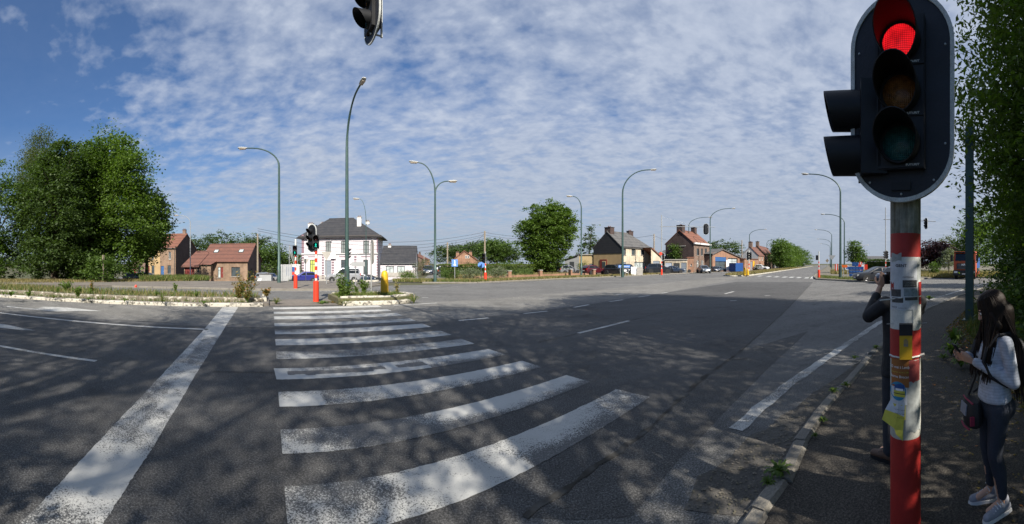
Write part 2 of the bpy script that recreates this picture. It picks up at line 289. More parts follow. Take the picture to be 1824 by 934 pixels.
class MB:
    def __init__(s): s.v = []; s.f = []; s.m = []; s.mats = []; s.g = []; s.ng = 0
    def mi(s, m):
        m = M[m] if isinstance(m, str) else m
        if m not in s.mats: s.mats.append(m)
        return s.mats.index(m)
    def add(s, vs, fs, m):
        o = len(s.v); k = s.mi(m); s.v += [tuple(p) for p in vs]
        for f in fs: s.f.append(tuple(o + i for i in f)); s.m.append(k); s.g.append(s.ng)
        s.ng += 1
        return s
    def box(s, c, size, m, rz=0.0, taper=1.0, rx=0.0, ry=0.0):
        hx, hy, hz = size[0]/2, size[1]/2, size[2]/2
        vs = []
        rot = Matrix.Rotation(rz, 3, 'Z') @ Matrix.Rotation(ry, 3, 'Y') @ Matrix.Rotation(rx, 3, 'X')
        for z, k in ((-hz, 1), (hz, taper)):
            for x, y in ((-hx, -hy), (hx, -hy), (hx, hy), (-hx, hy)):
                vs.append(rot @ Vector((x*k, y*k, z)) + Vector(c))
        return s.add(vs, [(3,2,1,0), (4,5,6,7), (0,1,5,4), (1,2,6,5), (2,3,7,6), (3,0,4,7)], m)
    def b2(s, lo, hi, m):
        return s.box([(a+b)/2 for a, b in zip(lo, hi)], [abs(b-a) for a, b in zip(lo, hi)], m)
    def tube(s, pts, rad, m, n=10, cap=True, sx=1.0):
        pts = [Vector(p) for p in pts]
        if not isinstance(rad, (list, tuple)): rad = [rad]*len(pts)
        vs = []; up = None
        for i, p in enumerate(pts):
            d = (pts[min(i+1, len(pts)-1)] - pts[max(i-1, 0)]).normalized()
            if up is None:
                up = Vector((0, 0, 1)) if abs(d.z) < 0.9 else Vector((0, 1, 0))
            a = d.cross(up).normalized(); b_ = a.cross(d).normalized(); up = b_
            for k in range(n):
                t = 2*math.pi*k/n; vs.append(p + a*math.cos(t)*rad[i]*sx + b_*math.sin(t)*rad[i])
        fs = []
        for i in range(len(pts)-1):
            for k in range(n):
                k2 = (k+1) % n; fs.append((i*n+k, i*n+k2, (i+1)*n+k2, (i+1)*n+k))
        if cap: fs.append(tuple(range(n))[::-1]); fs.append(tuple((len(pts)-1)*n + k for k in range(n)))
        return s.add(vs, fs, m)
    def loft(s, rings, m, cap=True):
        n = len(rings[0]); vs = [p for r in rings for p in r]; fs = []
        for i in range(len(rings)-1):
            for k in range(n):
                k2 = (k+1) % n; fs.append((i*n+k, i*n+k2, (i+1)*n+k2, (i+1)*n+k))
        if cap: fs.append(tuple(range(n))[::-1]); fs.append(tuple((len(rings)-1)*n + k for k in range(n)))
        return s.add(vs, fs, m)
    def lathe(s, prof, m, n=16, c=(0,0,0), axis='z'):
        rings = []
        for r, z in prof:
            ring = []
            for k in range(n):
                t = 2*math.pi*k/n
                if axis == 'z': q = (c[0]+r*math.cos(t), c[1]+r*math.sin(t), c[2]+z)
                elif axis == 'y': q = (c[0]+r*math.cos(t), c[1]+z, c[2]+r*math.sin(t))
                else: q = (c[0]+z, c[1]+r*math.cos(t), c[2]+r*math.sin(t))
                ring.append(q)
            rings.append(ring)
        return s.loft(rings, m)
    def prism(s, poly, y0, y1, m, plane='xz'):
        n = len(poly)
        def q(p, y): return (p[0], y, p[1]) if plane == 'xz' else ((y, p[0], p[1]) if plane == 'yz' else (p[0], p[1], y))
        vs = [q(p, y0) for p in poly] + [q(p, y1) for p in poly]
        fs = [tuple(range(n)), tuple(range(2*n-1, n-1, -1))] + [(i, i+n, (i+1) % n + n, (i+1) % n) for i in range(n)]
        return s.add(vs, fs, m)
    def build(s, name, parent=None, smooth=False, loc=None, rz=0.0, normals=True):
        if name in EACH and s.ng > 1:
            first = None
            for gi in range(s.ng):
                q = MB(); q.mats = s.mats; idx = sorted({i for f, g_ in zip(s.f, s.g) if g_ == gi for i in f})
                if not idx: continue
                mp_ = {i: j for j, i in enumerate(idx)}; q.v = [s.v[i] for i in idx]
                q.f = [tuple(mp_[i] for i in f) for f, g_ in zip(s.f, s.g) if g_ == gi]; q.m = [m_ for m_, g_ in zip(s.m, s.g) if g_ == gi]; q.ng = 1
                o = q.build(name, parent, smooth, loc, rz, normals); first = first or o
            return first
        me = bpy.data.meshes.new(name); me.from_pydata(s.v, [], s.f); me.validate()
        for m in s.mats: me.materials.append(m)
        if len(me.polygons) == len(s.m): me.polygons.foreach_set('material_index', s.m)
        if normals:
            bm = bmesh.new(); bm.from_mesh(me); bmesh.ops.recalc_face_normals(bm, faces=bm.faces); bm.to_mesh(me); bm.free()
        if smooth:
            me.polygons.foreach_set('use_smooth', [True]*len(me.polygons)); me.set_sharp_from_angle(angle=R(38))
        me.update()
        o = bpy.data.objects.new(name, me); COL.objects.link(o)
        if parent is not None: o.parent = parent
        if loc is not None: o.location = loc
        o.rotation_euler.z = rz
        return o
def tag(o, label=None, cat=None, group=None, kind=None):
    if label: o['label'] = label
    if cat: o['category'] = cat
    if group: o['group'] = group
    if kind: o['kind'] = kind
    return o
def thing(name, label, cat, loc=(0,0,0), rz=0.0, group=None):
    o = bpy.data.objects.new(name, None); COL.objects.link(o); o.location = loc; o.rotation_euler.z = rz
    o.empty_display_size = 0.2
    return tag(o, label, cat, group)
def struct(o): o['kind'] = 'structure'; return o
def stuff(o, label, cat): return tag(o, label, cat, kind='stuff')
def copy_tree(o, parent=None):
    c = o.copy(); COL.objects.link(c); c.parent = parent
    for ch in list(o.children): copy_tree(ch, c)
    return c
def drape(name, poly, m, dz, step=3.0, thick=0.0, follow=True, parent=None):
    """ground sheet cut from a polygon, laid over the terrain at height dz"""
    bm = bmesh.new(); vs = [bm.verts.new((p[0], p[1], 0)) for p in poly]
    for tri in tessellate_polygon([[Vector((p[0], p[1], 0)) for p in poly]]):
        try: bm.faces.new([vs[i] for i in tri])
        except ValueError: pass
    xs = [p[0] for p in poly]; ys = [p[1] for p in poly]
    far = max(math.hypot(p[0], p[1]) for p in poly) > 33 and follow
    if far:
        for ax_, lo, hi in ((0, min(xs), max(xs)), (1, min(ys), max(ys))):
            k = math.ceil(lo/step)*step
            while k < hi and hi - lo < 400:
                no = (1, 0, 0) if ax_ == 0 else (0, 1, 0); co = (k, 0, 0) if ax_ == 0 else (0, k, 0)
                bmesh.ops.bisect_plane(bm, geom=bm.verts[:]+bm.edges[:]+bm.faces[:], plane_co=co, plane_no=no); k += step
    for v_ in bm.verts: v_.co.z = (zt(v_.co.x, v_.co.y) if far else 0) + dz
    bmesh.ops.recalc_face_normals(bm, faces=bm.faces)
    for f in bm.faces:
        if f.normal.z < 0: f.normal_flip()
    if thick:
        edges = [e for e in bm.edges if e.is_boundary]
        r = bmesh.ops.extrude_edge_only(bm, edges=edges)
        for g in r['geom']:
            if isinstance(g, bmesh.types.BMVert): g.co.z -= thick
        bmesh.ops.recalc_face_normals(bm, faces=bm.faces)
    me = bpy.data.meshes.new(name); bm.to_mesh(me); bm.free(); me.materials.append(M[m])
    o = bpy.data.objects.new(name, me); COL.objects.link(o); o.parent = parent
    return o
def strip_poly(pts, w):
    L_, R_ = [], []
    for i, p in enumerate(pts):
        a = Vector(pts[max(i-1, 0)]); b = Vector(pts[min(i+1, len(pts)-1)]); d = (b - a); d.z = 0; d.normalize()
        n = Vector((-d.y, d.x, 0)); p = Vector(p)
        L_.append(p + n*w/2); R_.append(p - n*w/2)
    return L_ + R_[::-1]
def resample(pts, step):
    out = []; pts = [Vector(p) for p in pts]
    for a, b in zip(pts, pts[1:]):
        n = max(1, int((b-a).length/step))
        for k in range(n): out.append(a.lerp(b, k/n))
    out.append(pts[-1]); return out
def quads_mesh(name, V, mname, parent=None, nv=4):
    """V: (n, nv, 3) array of separate polygons"""
    n = V.shape[0]; me = bpy.data.meshes.new(name)
    me.vertices.add(n*nv); me.vertices.foreach_set('co', V.reshape(-1).astype(np.float32))
    me.loops.add(n*nv); me.loops.foreach_set('vertex_index', np.arange(n*nv, dtype=np.int32))
    me.polygons.add(n); me.polygons.foreach_set('loop_start', np.arange(0, n*nv, nv, dtype=np.int32))
    me.polygons.foreach_set('loop_total', np.full(n, nv, dtype=np.int32))
    me.update(calc_edges=True); me.validate(); me.materials.append(M[mname])
    o = bpy.data.objects.new(name, me); COL.objects.link(o); o.parent = parent
    return o
def leaf_quads(C, size, flat=0.4, aspect=0.55, droop=0.0):
    n = len(C); nrm = rng.normal(size=(n, 3)); nrm[:, 2] = np.abs(nrm[:, 2]) + flat*2; nrm /= np.linalg.norm(nrm, axis=1)[:, None]
    t = rng.normal(size=(n, 3)); t[:, 2] -= droop; t -= (t*nrm).sum(1)[:, None]*nrm; t /= np.linalg.norm(t, axis=1)[:, None] + 1e-9
    b = np.cross(nrm, t); s = size*rng.uniform(0.65, 1.35, n)[:, None]
    return np.stack([C - t*s*0.5, C + b*s*aspect*0.5 + t*s*0.05, C + t*s*0.5, C - b*s*aspect*0.5 + t*s*0.05], 1)
def blob_points(blobs, n, shell=0.55):
    """clump centres spread through ellipsoid lobes, denser towards their skins"""
    vol = np.array([b[3]*b[4]*b[5] for b in blobs])**(2/3); pick = rng.choice(len(blobs), n, p=vol/vol.sum())
    B = np.array(blobs, float)[pick]; d = rng.normal(size=(n, 3)); d /= np.linalg.norm(d, axis=1)[:, None]
    r = 1 - (1-shell)*rng.random(n)**1.4; r *= 1 + 0.10*rng.normal(size=n)
    return B[:, :3] + d*r[:, None]*B[:, 3:6]
def crown(name, blobs, clumps, per, leaf, m, parent, spread=0.45, shell=0.5, zmin=None, flat=0.4, hole=0.0, droop=0.0, aspect=0.55, zf=0.45):
    P = blob_points(blobs, clumps, shell)
    if zmin is not None: P = P[P[:, 2] > zmin]
    sz = rng.uniform(0.5, 1.5, len(P))
    C = np.repeat(P, per, 0) + rng.normal(size=(len(P)*per, 3))*(spread*np.repeat(sz, per))[:, None]*np.array([1, 1, zf])
    if zmin is not None: C[:, 2] = np.maximum(C[:, 2], zmin*0.6 + rng.random(len(C))*0.3)
    return quads_mesh(name, leaf_quads(C, leaf, flat, aspect, droop), m, parent), P
def limbs(P, base, top, r0, parent, n=14, r1=0.04, seed=0, k=8):
    rr = random.Random(seed); mb = MB(); base = Vector(base); top = Vector(top)
    pts = [base.lerp(top, i/6) + Vector((rr.uniform(-.12, .12), rr.uniform(-.12, .12), 0))*(i > 0)*(top-base).length*0.06 for i in range(7)]
    mb.tube([base + Vector((0, 0, -0.3))] + pts, [r0*1.35] + [r0*(1.15 - 0.9*i/6) for i in range(7)], 'bark', k)
    idx = rng.choice(len(P), min(n, len(P)), replace=False)
    for j in idx:
        tip = Vector(P[j]); f = rr.uniform(0.35, 0.95); st_ = base.lerp(top, f)
        if tip.z < st_.z - 1: continue
        mid = st_.lerp(tip, 0.5) + Vector((rr.uniform(-.4, .4), rr.uniform(-.4, .4), rr.uniform(0, .5)))
        mb.tube([st_, mid, tip], [r0*0.38*(1.1-f*0.6), r0*0.22, r1*0.5], 'bark', 6)
    return mb.build('trunk', parent, smooth=True)
def tree(name, label, loc, blobs, clumps, per, leaf, m, r0=0.25, top=None, group=None, n=14, seed=0, cat='tree', **kw):
    t = thing(name, label, cat, loc, 0, group)
    c, P = crown('crown', blobs, clumps, per, leaf, m, t, **kw)
    zs = [b[2] for b in blobs]; limbs(P, (0, 0, 0), top or (0, 0, max(zs)), r0, t, n, seed=seed)
    return t
def blades(name, pts, h, w, m, parent=None, lean=0.35):
    """grass: one bent-free triangle-ish quad per blade"""
    P = np.array(pts); n = len(P); a = rng.uniform(0, 2*math.pi, n); hh = h*rng.uniform(0.45, 1.3, n)
    dx = np.stack([np.cos(a), np.sin(a), np.zeros(n)], 1)*w/2; l = rng.normal(size=(n, 3))*lean*hh[:, None]; l[:, 2] = hh
    return quads_mesh(name, np.stack([P - dx, P + dx, P + dx*0.5 + l*0.6, P + l], 1), m, parent)
def scatter(poly, n, dz=0.0, zfun=None):
    xs = np.array([p[0] for p in poly]); ys = np.array([p[1] for p in poly]); out = []
    while len(out) < n:
        k = max(200, (n-len(out))*2); X = rng.uniform(xs.min(), xs.max(), k); Y = rng.uniform(ys.min(), ys.max(), k); ins = np.zeros(k, bool); j = len(xs)-1
        for i in range(len(xs)):
            c = ((ys[i] > Y) != (ys[j] > Y)) & (X < (xs[j]-xs[i])*(Y-ys[i])/(ys[j]-ys[i]+1e-12)+xs[i]); ins ^= c; j = i
        out += [(x, y, (zfun or zt)(x, y)+dz) for x, y in zip(X[ins], Y[ins])]
    return out[:n]
# ---------------------------------------------------------------- the ground and the roads
def build_ground():
    rad = [0.0, 2, 4, 7, 10, 14, 18, 22, 26, 30, 33, 36, 39, 42, 45, 48, 51, 54, 57, 60, 65, 72, 80, 95, 115, 140, 180, 250, 400, 700, 1200, 2200, 4000]
    n = 180; vs = [(0, 0, -0.02)]; fs = []
    for r in rad[1:]:
        for k in range(n):
            a = 2*math.pi*k/n; x, y = r*math.sin(a), r*math.cos(a); vs.append((x, y, zt(x, y) - 0.02))
    for k in range(n): fs.append((0, 1 + (k+1) % n, 1 + k))
    for i in range(len(rad)-2):
        for k in range(n):
            k2 = (k+1) % n; a = 1 + i*n; fs.append((a+k, a+k2, a+n+k2, a+n+k))
    mb = MB(); mb.add(vs, fs, 'ground'); o = mb.build('ground', normals=False)
    for f in o.data.polygons:
        if f.normal.z < 0: f.flip()
    o.data.update(); struct(o)
build_ground()
KERB = [Vector(p + (0,)) for p in [(-80, -60), (-20, -13.2), (-3, -0.9), (0.4, 1.35), (1.568, 1.925), (1.93, 2.08), (2.467, 2.406), (3.035, 2.67), (3.93, 3.02), (5.59, 3.63), (8.6, 4.55), (12.2, 5.45), (18.2, 6.2), (30, 6.9), (60, 8), (150, 12)]]
VEG = [Vector(p + (0,)) for p in [(-80, -63.5), (-20, -16.6), (-3, -4.2), (0.5, -1.7), (3.35, 0.05), (6, 1.35), (8.75, 3.05), (12, 3.95), (15.3, 4.4), (30, 5.1), (60, 6), (150, 9)]]
farR = [Vector(p + (0,)) for p in [(150, 22), (60, 18.5), (38, 17.2), (29.5, 17.3), (28.6, 19.5), (30.5, 27.3), (31.6, 29.2)]]
road = [tuple(p) for p in KERB] + [tuple(p) for p in farR] + [tuple(st(420, 2.0)), tuple(st(420, 27)), tuple(st(-80, 27))]
struct(drape('road', road, 'asphalt', 0.0, follow=False))
struct(drape('pavement', [tuple(p) for p in KERB] + [tuple(p) for p in VEG[::-1]], 'path', 0.03, follow=False))
# gutter of packed dirt between the broken asphalt edge and the kerb
rg_ = random.Random(8)
gut = [gp(x_ + rg_.uniform(-6, 6), y_ + rg_.uniform(-4, 4)) for x_, y_ in [(1222, 905), (1236, 880), (1247, 851), (1268, 838), (1284, 825), (1300, 816), (1316, 800), (1330, 790), (1345, 776), (1368, 762), (1392, 744), (1420, 724), (1450, 702), (1490, 674), (1525, 648)]]
gut = gut + [p.copy() for p in KERB[9:3:-1]]
struct(drape('gutter', [tuple(p) for p in gut], 'dirt', 0.004))
# slabs of different asphalt in the carriageway
def patch(pts, m, dz=0.003, name='asphalt_patch'):
    return struct(drape(name, [tuple(p) for p in pts], m, dz, follow=False))
patch([st(-60, 9.9), st(-60, 13.9), st(-12, 13.9), st(0, 14.6), st(40, 14.6), st(60, 13), st(60, 11.0), st(20, 9.8), st(0, 10.3)], 'light_asphalt', 0.0015, 'lane_resurfacing')
crk = [gp(*p) for p in [(932, 921), (1027, 859), (1085, 816), (1147, 772), (1200, 722), (1253, 673), (1322, 624), (1391, 562), (1419, 534), (1448, 503)]]
patch([st(-80, 1.2), st(-80, 9.9), st(0, 9.9), st(9, 9.7), st(22, 9.6), st(34, 9.0), *crk[1:10][::-1], crk[0], st(-3, 1.0)], 'near_shaded_asphalt', 0.0012, 'near_lane_shaded_resurfacing')  # darker lane surface, with the tree shade also put into its colour
patch([crk[0], *crk[1:7]] + [gp(1440, 590), gp(1370, 655), gp(1290, 735), gp(1200, 830), gp(1125, 921)], 'patch', 0.0015)
def wob(pts, w, seed=0, step=0.35, jit=0.4):
    rr = random.Random(seed); pts = resample(pts, step); L_, R_ = [], []
    for i, p in enumerate(pts):
        a = pts[max(i-1, 0)]; b = pts[min(i+1, len(pts)-1)]; d = (b-a).normalized(); n = Vector((-d.y, d.x, 0))
        L_.append(p + n*w*rr.uniform(0.5-jit, 0.5+jit)); R_.append(p - n*w*rr.uniform(0.5-jit, 0.5+jit))
    return L_ + R_[::-1]
def ribbon(name, pts, w, m, dz, seed=0, step=0.35, jit=0.4):
    P = wob(pts, w, seed, step, jit); n = len(P)//2; mb = MB()
    mb.add([(p.x, p.y, dz) for p in P], [(i, i+1, 2*n-2-i, 2*n-1-i) for i in range(n-1)], m)
    return mb
mb = ribbon('c', crk[:7], 0.055, 'crack', 0.0062, 1, 0.12, 0.42)
mb2 = ribbon('c', crk[6:], 0.022, 'crack', 0.0062, 2, 0.4, 0.3); mb.add(mb2.v, mb2.f, 'crack')
for k, (a_, b_) in enumerate([((1122, 572), (1192, 552)), ((960, 610), (1027, 595)), ((1300, 642), (1330, 640)), ((380, 662), (488, 664)), ((150, 568), (300, 575))]):
    m3 = ribbon('c', [gp(*a_), gp(*b_)], 0.03, 'crack', 0.0062, 5+k, 0.2, 0.35); mb.add(m3.v, m3.f, 'crack')
struct(mb.build('road_crack', normals=False))
# ---- painted markings
def paint(polys, m, dz=0.005, name='road_marking'):
    mb = MB()
    for i, P in enumerate(polys): mb.add([(p[0], p[1], dz + (i % 2)*0.0003) for p in P], [tuple(range(len(P)))], m)
    o = mb.build(name, normals=False)
    for f in o.data.polygons:
        if f.normal.z < 0: f.flip()
    return struct(o)
T = [(14.36, 13.80), (13.02, 12.49), (11.90, 11.26), (10.57, 10.04), (9.49, 8.89), (8.30, 7.67), (7.13, 6.57), (5.99, 5.41), (4.89, 4.375), (3.78, 3.29), (2.81, 2.27)]
def wear_sheet(corners, wf, name, n=(40, 6), dz=0.005):
    """paint laid as a fine grid between four ground points; 'wear' says how much of it is left"""
    A, B, C, D = [Vector(c) for c in corners]; nu, nv = n; vs = []; wr_ = []; fs = []; rr = random.Random(int(A.x*100) + 7)
    for i in range(nu+1):
        u = i/nu; j0, j1 = rr.uniform(-.006, .006), rr.uniform(-.006, .006)
        for j in range(nv+1):
            v_ = j/nv; p = A.lerp(B, u).lerp(D.lerp(C, u), v_); e = (D-A).normalized(); p = p + e*(j0 if j == 0 else (j1 if j == nv else 0)); vs.append((p.x, p.y, dz)); wr_.append(wf(u, v_))
    for i in range(nu):
        for j in range(nv): a_ = i*(nv+1)+j; fs.append((a_, a_+1, a_+nv+2, a_+nv+1))
    mb = MB(); mb.add(vs, fs, 'paint_wear'); o = mb.build(name, normals=False); at_ = o.data.attributes.new('wear', 'FLOAT', 'POINT'); at_.data.foreach_set('value', wr_)
    if o.data.polygons[0].normal.z < 0:
        for f in o.data.polygons: f.flip()
    return struct(o)
def L2(a_, b_, k): k = min(1, max(0, k)); return a_ + (b_-a_)*k
G_ = 1.0
WF = [lambda u, v: .95, lambda u, v: .92, lambda u, v: L2(.95, .85, u), lambda u, v: L2(.72, .8, v*2) - .25*(abs(v-.12) < .08), lambda u, v: L2(.38, .95, v)*(1 if u < .5 else 1) + .25*u, lambda u, v: .66 + .15*v + (.0 if u < .7 else -.12),
      lambda u, v: L2(L2(.10, .55, v), L2(.45, .7, v), u) + .12*(.45 < u < .65), None, lambda u, v: (L2(.45, 1.0, v*1.6) if u < .14 else (L2(L2(.16, .45, (v-.3)*1.2), L2(.95, .12, (v-.25)*1.3), (u-.18)/.34))) - .3*(u > .93)*v,
      lambda u, v: L2(L2(.20, .42, (v-.55)*2.2), L2(.95, .05, (v-.42)*1.8), (u-.30)/.18), lambda u, v: (L2(L2(.12, .36, v), .85, (u-.14)/.16) if u < .5 else L2(L2(.9, .05, (v-.45)*2), L2(.42, .14, v), (u-.72)/.16))]
for i, (a_, b_) in enumerate(T):
    s0 = 0.10 + 0.012*a_; s1 = 4.02 + 0.04*a_
    if i == 10: s0 = 0.14
    if i == 7:
        rr = random.Random(3); n_ = 26; hol = [(0.32 + rr.uniform(-.03, .03), 0.66 + rr.uniform(-.06, .05)) for _ in range(n_+1)]
        def f7(u, v):
            if u < .05: return .95
            k = int(u*n_); lo, hi = hol[min(k, n_)]
            if u > .62: return L2(.85, .15, (v-.45)*2.2)
            if .44 < u < .50: return .9
            return -.6 if lo < v < hi else (.62 if v <= lo else (.95 if u < .62 and v > hi else .5))
        wear_sheet([st(s0-.05, a_), st(s1, a_), st(s1, b_), st(s0-.02, b_)], f7, 'crossing_marking', (90, 18)); continue
    wear_sheet([st(s0, a_), st(s1, a_), st(s1-0.01, b_), st(s0, b_)], WF[i], 'crossing_marking', (60, 10))
Lf = [(396, 548), (364, 587), (295, 661), (203, 758), (130, 836), (74, 896)]; Rt = [(424, 548), (401, 583), (350, 666), (272, 799), (230, 862), (193, 921)]
Lg = [gp(*p) for p in Lf]; Rg = [gp(*p) for p in Rt]
Lg.append(Lg[-1] + (Lg[-1]-Lg[-3])*0.8); Rg.append(Rg[-1] + (Rg[-1]-Rg[-3])*0.8)
wv_s = [.85, .80, .50, .45, 1.05, .42, .45, .5]
for k in range(6):
    wear_sheet([Lg[k], Lg[k+1], Rg[k+1], Rg[k]], (lambda k: lambda u, v: L2(wv_s[k], wv_s[k+1], u) + (.2 if 2 <= k <= 3 and v > .5 else 0) - (.3 if k == 1 and .25 < u < .8 and v > .3 else 0))(k), 'stop_line', (16, 8), 0.005)
def seg(a, b, w=0.14): return strip_poly([a, b], w)
paint([seg(st(-70, 9.42), st(-1.55, 9.42), 0.15), seg(gp(817, 571.5), gp(870, 566.8), 0.14), seg(gp(933, 559), gp(975, 554.7), 0.14), seg(gp(1022, 548), gp(1049, 543.2), 0.14), seg(gp(1086, 537.8), gp(1110, 534.3), 0.14), seg(gp(1137.5, 529.6), gp(1157.5, 526.7), 0.14),
       seg(gp(1178, 522.9), gp(1189, 521.3)), seg(gp(1097, 525.4), gp(1112, 523.6)), seg(gp(1291, 523.8), gp(1307, 519.7)), seg(st(5.2, 14.1), st(7.3, 14.2), 0.14), seg(st(-60, 13.5), st(-1.2, 14.4), 0.10)], 'paint_good')
paint([seg(gp(1030, 594), gp(1120, 572), 0.12), seg(st(-5.2, 5.62), st(-2.94, 5.73), 0.12), seg(st(-12, 5.6), st(-9, 5.6), 0.12), seg(gp(1488, 506.3), gp(1503, 506.3)), seg(gp(752, 530.5), gp(763, 530.5)), seg(gp(1073, 502.6), gp(1089, 502.4))] +
      [seg(gp(a_, y_), gp(b_, y_)) for a_, b_, y_ in [(692, 712, 510.5), (744, 760, 511), (770, 783, 510.5), (805, 816, 510.5), (831, 838, 510), (1118, 1126, 508), (1160, 1170, 506.5), (1171, 1180, 500), (1186, 1196, 497), (1250, 1262, 500.5), (1376, 1382, 483.5), (1262, 1270, 487.5), (1362, 1372, 527), (1300, 1312, 536)]], 'paint')
paint([[gp(*p) for p in [(12, 545.5), (64, 550.5), (78, 546.8), (120, 548.3), (150, 551.5), (182, 554.5), (150, 554.3), (100, 555.3), (75, 553.5), (50, 551.2), (12, 546.8)]],
       [gp(*p) for p in [(-10, 576), (12, 579), (64, 589.5), (40, 588.8), (12, 585.5), (-10, 583)]]], 'paint', 0.0056, 'lane_arrow')
edge = [gp(1310, 766), gp(1319, 758), gp(1352, 729), gp(1412, 680), gp(1480, 633), gp(1563, 577), Vector((11.6, 6.15, 0)), Vector((14.75, 6.75, 0)), gp(1700, 521), Vector((30, 8.0, 0)), Vector((60, 9.2, 0))]
mb = ribbon('edge', edge, 0.17, 'paint', 0.0052, 9, 0.2, 0.10); struct(mb.build('edge_line', normals=False))
mb = MB()
for k, (a_, b_, y_) in enumerate([(1350, 1357, 492), (1366, 1374, 492.8), (1379, 1388, 493.4), (1394, 1402, 493.9), (1407, 1413, 494.3), (1419, 1427, 494.8), (1433, 1441, 495.4)]):
    cc = gp((a_+b_)/2, y_); p = strip_poly([cc - ST_E*1.5, cc + ST_E*1.5], 0.5); mb.add([(q.x, q.y, 0.005) for q in p], [(0, 1, 2, 3)], 'paint_good')
struct(mb.build('far_crossing_marking', normals=False))
paint([strip_poly([gp(1445, 497), gp(1448, 493), gp(1456, 488.5)], 0.35), seg(gp(440, 518.6), gp(600, 518.4), 0.16), seg(gp(490, 534.4), gp(540, 534.2), 0.15), seg(gp(567, 534), gp(600, 533.6), 0.15)], 'paint_good')

# ---- kerbs: rows of blocks
def kerb_row(name, pts, w, h, m, z0=-0.05, blk=1.0, seed=0, jit=0.012, off=0.0):
    rr = random.Random(seed); mb = MB(); P = resample(pts, blk)
    for a_, b_ in zip(P, P[1:]):
        L = (b_-a_).length; 
        if L < 0.15: continue
        ang = math.atan2(b_.y-a_.y, b_.x-a_.x); c = (a_+b_)/2; c = c + Vector((-math.sin(ang), math.cos(ang), 0))*(off + rr.uniform(-jit, jit))
        hh = h + rr.uniform(-jit, jit)*0.7; ch = min(0.03, w*0.2)
        prof = [(-w/2, z0), (w/2, z0), (w/2, hh-ch), (w/2-ch, hh), (-w/2+ch, hh), (-w/2, hh-ch)]
        rz = ang + rr.uniform(-0.01, 0.01); cs, sn = math.cos(rz), math.sin(rz); l2 = L/2 - 0.008
        rings = [[Vector((c.x + x*cs - y*sn, c.y + x*sn + y*cs, z + zt(c.x, c.y))) for y, z in prof] for x in (-l2, l2)]
        mb.loft(rings, m)
    return struct(mb.build(name))
kerb_row('kerb', KERB[3:10], 0.15, 0.055, 'kerb_grey', blk=1.0, seed=3, jit=0.02)
kerb_row('kerb', [KERB[9] + Vector((0.2, .08, 0)), *KERB[10:14]], 0.16, 0.06, 'kerb_grey', blk=1.0, seed=4)
kerb_row('kerb', KERB[1:4], 0.16, 0.06, 'kerb_grey', blk=1.0, seed=5)
# ---- traffic island beside the near carriageway, split by the crossing
iL = [st(-62, 12.3), st(-12.1, 14.0), st(-0.15, 14.72)]
iR = [st(3.15, 14.72), st(5.6, 14.60), st(6.2, 14.9)]
struct(drape('traffic_island', [tuple(p) for p in [st(-62, 12.4), st(-12.1, 14.1), st(0.1, 14.8), st(0.1, 17.3), st(-15, 19.2), st(-62, 19.6)]], 'paving', 0.13, thick=0.2, follow=False))
struct(drape('traffic_island', [tuple(p) for p in [st(-62, 13.1), st(-12.1, 14.75), st(-0.3, 15.4), st(-0.3, 16.9), st(-15, 18.6), st(-62, 19.0)]], 'verge', 0.27, thick=0.2, follow=False))
struct(drape('traffic_island', [tuple(p) for p in [st(3.0, 14.8), st(5.7, 14.7), st(6.6, 15.3), st(6.8, 16.2), st(6.3, 17.3), st(3.0, 17.4)]], 'verge', 0.27, thick=0.3, follow=False))
struct(drape('refuge_paving', [tuple(p) for p in [st(0.1, 14.7), st(3.1, 14.7), st(3.1, 17.4), st(0.1, 17.4)]], 'paving', 0.02, follow=False))
kerb_row('island_kerb', iL, 0.30, 0.12, 'kerb', blk=1.0, seed=11, jit=0.03)
kerb_row('island_kerb', [p + ST_N*0.66 for p in iL], 0.24, 0.31, 'kerb_worn', blk=1.0, seed=12, jit=0.035)
kerb_row('island_kerb', iR, 0.30, 0.17, 'kerb', blk=1.0, seed=13, jit=0.02)
kerb_row('island_kerb', [p + ST_N*0.5 for p in iR] + [st(6.75, 15.9), st(6.7, 16.8), st(6.2, 17.4), st(3.2, 17.5)], 0.24, 0.34, 'kerb', blk=0.9, seed=14, jit=0.02)
kerb_row('island_kerb', [st(-0.1, 15.4), st(-0.1, 17.2)], 0.24, 0.30, 'kerb', blk=0.9, seed=15, jit=0.02)
# ---- second island with the lamp posts
i3 = [gp(-60, 503), gp(12, 508.5), gp(200, 511), gp(350, 514.5), gp(440, 517), gp(600, 517), gp(645, 513.5), gp(676, 508.5), gp(665, 506), gp(600, 503.8), gp(480, 502.6), gp(380, 503.5), gp(350, 503), gp(200, 503), gp(12, 503), gp(-60, 499)]
struct(drape('paved_island', [tuple(p) for p in i3], 'paving', 0.12, thick=0.2, follow=False))
kerb_row('island_kerb', [gp(200, 512), gp(350, 515.2), gp(440, 517.8), gp(600, 517.8), gp(646, 514.3), gp(677, 509)], 0.2, 0.13, 'kerb_grey', blk=1.0, seed=16)
kerb_row('island_kerb', [gp(628, 502.2), gp(650, 502.4), gp(674, 502.0)], 0.25, 0.18, 'kerb', blk=0.8, seed=17)
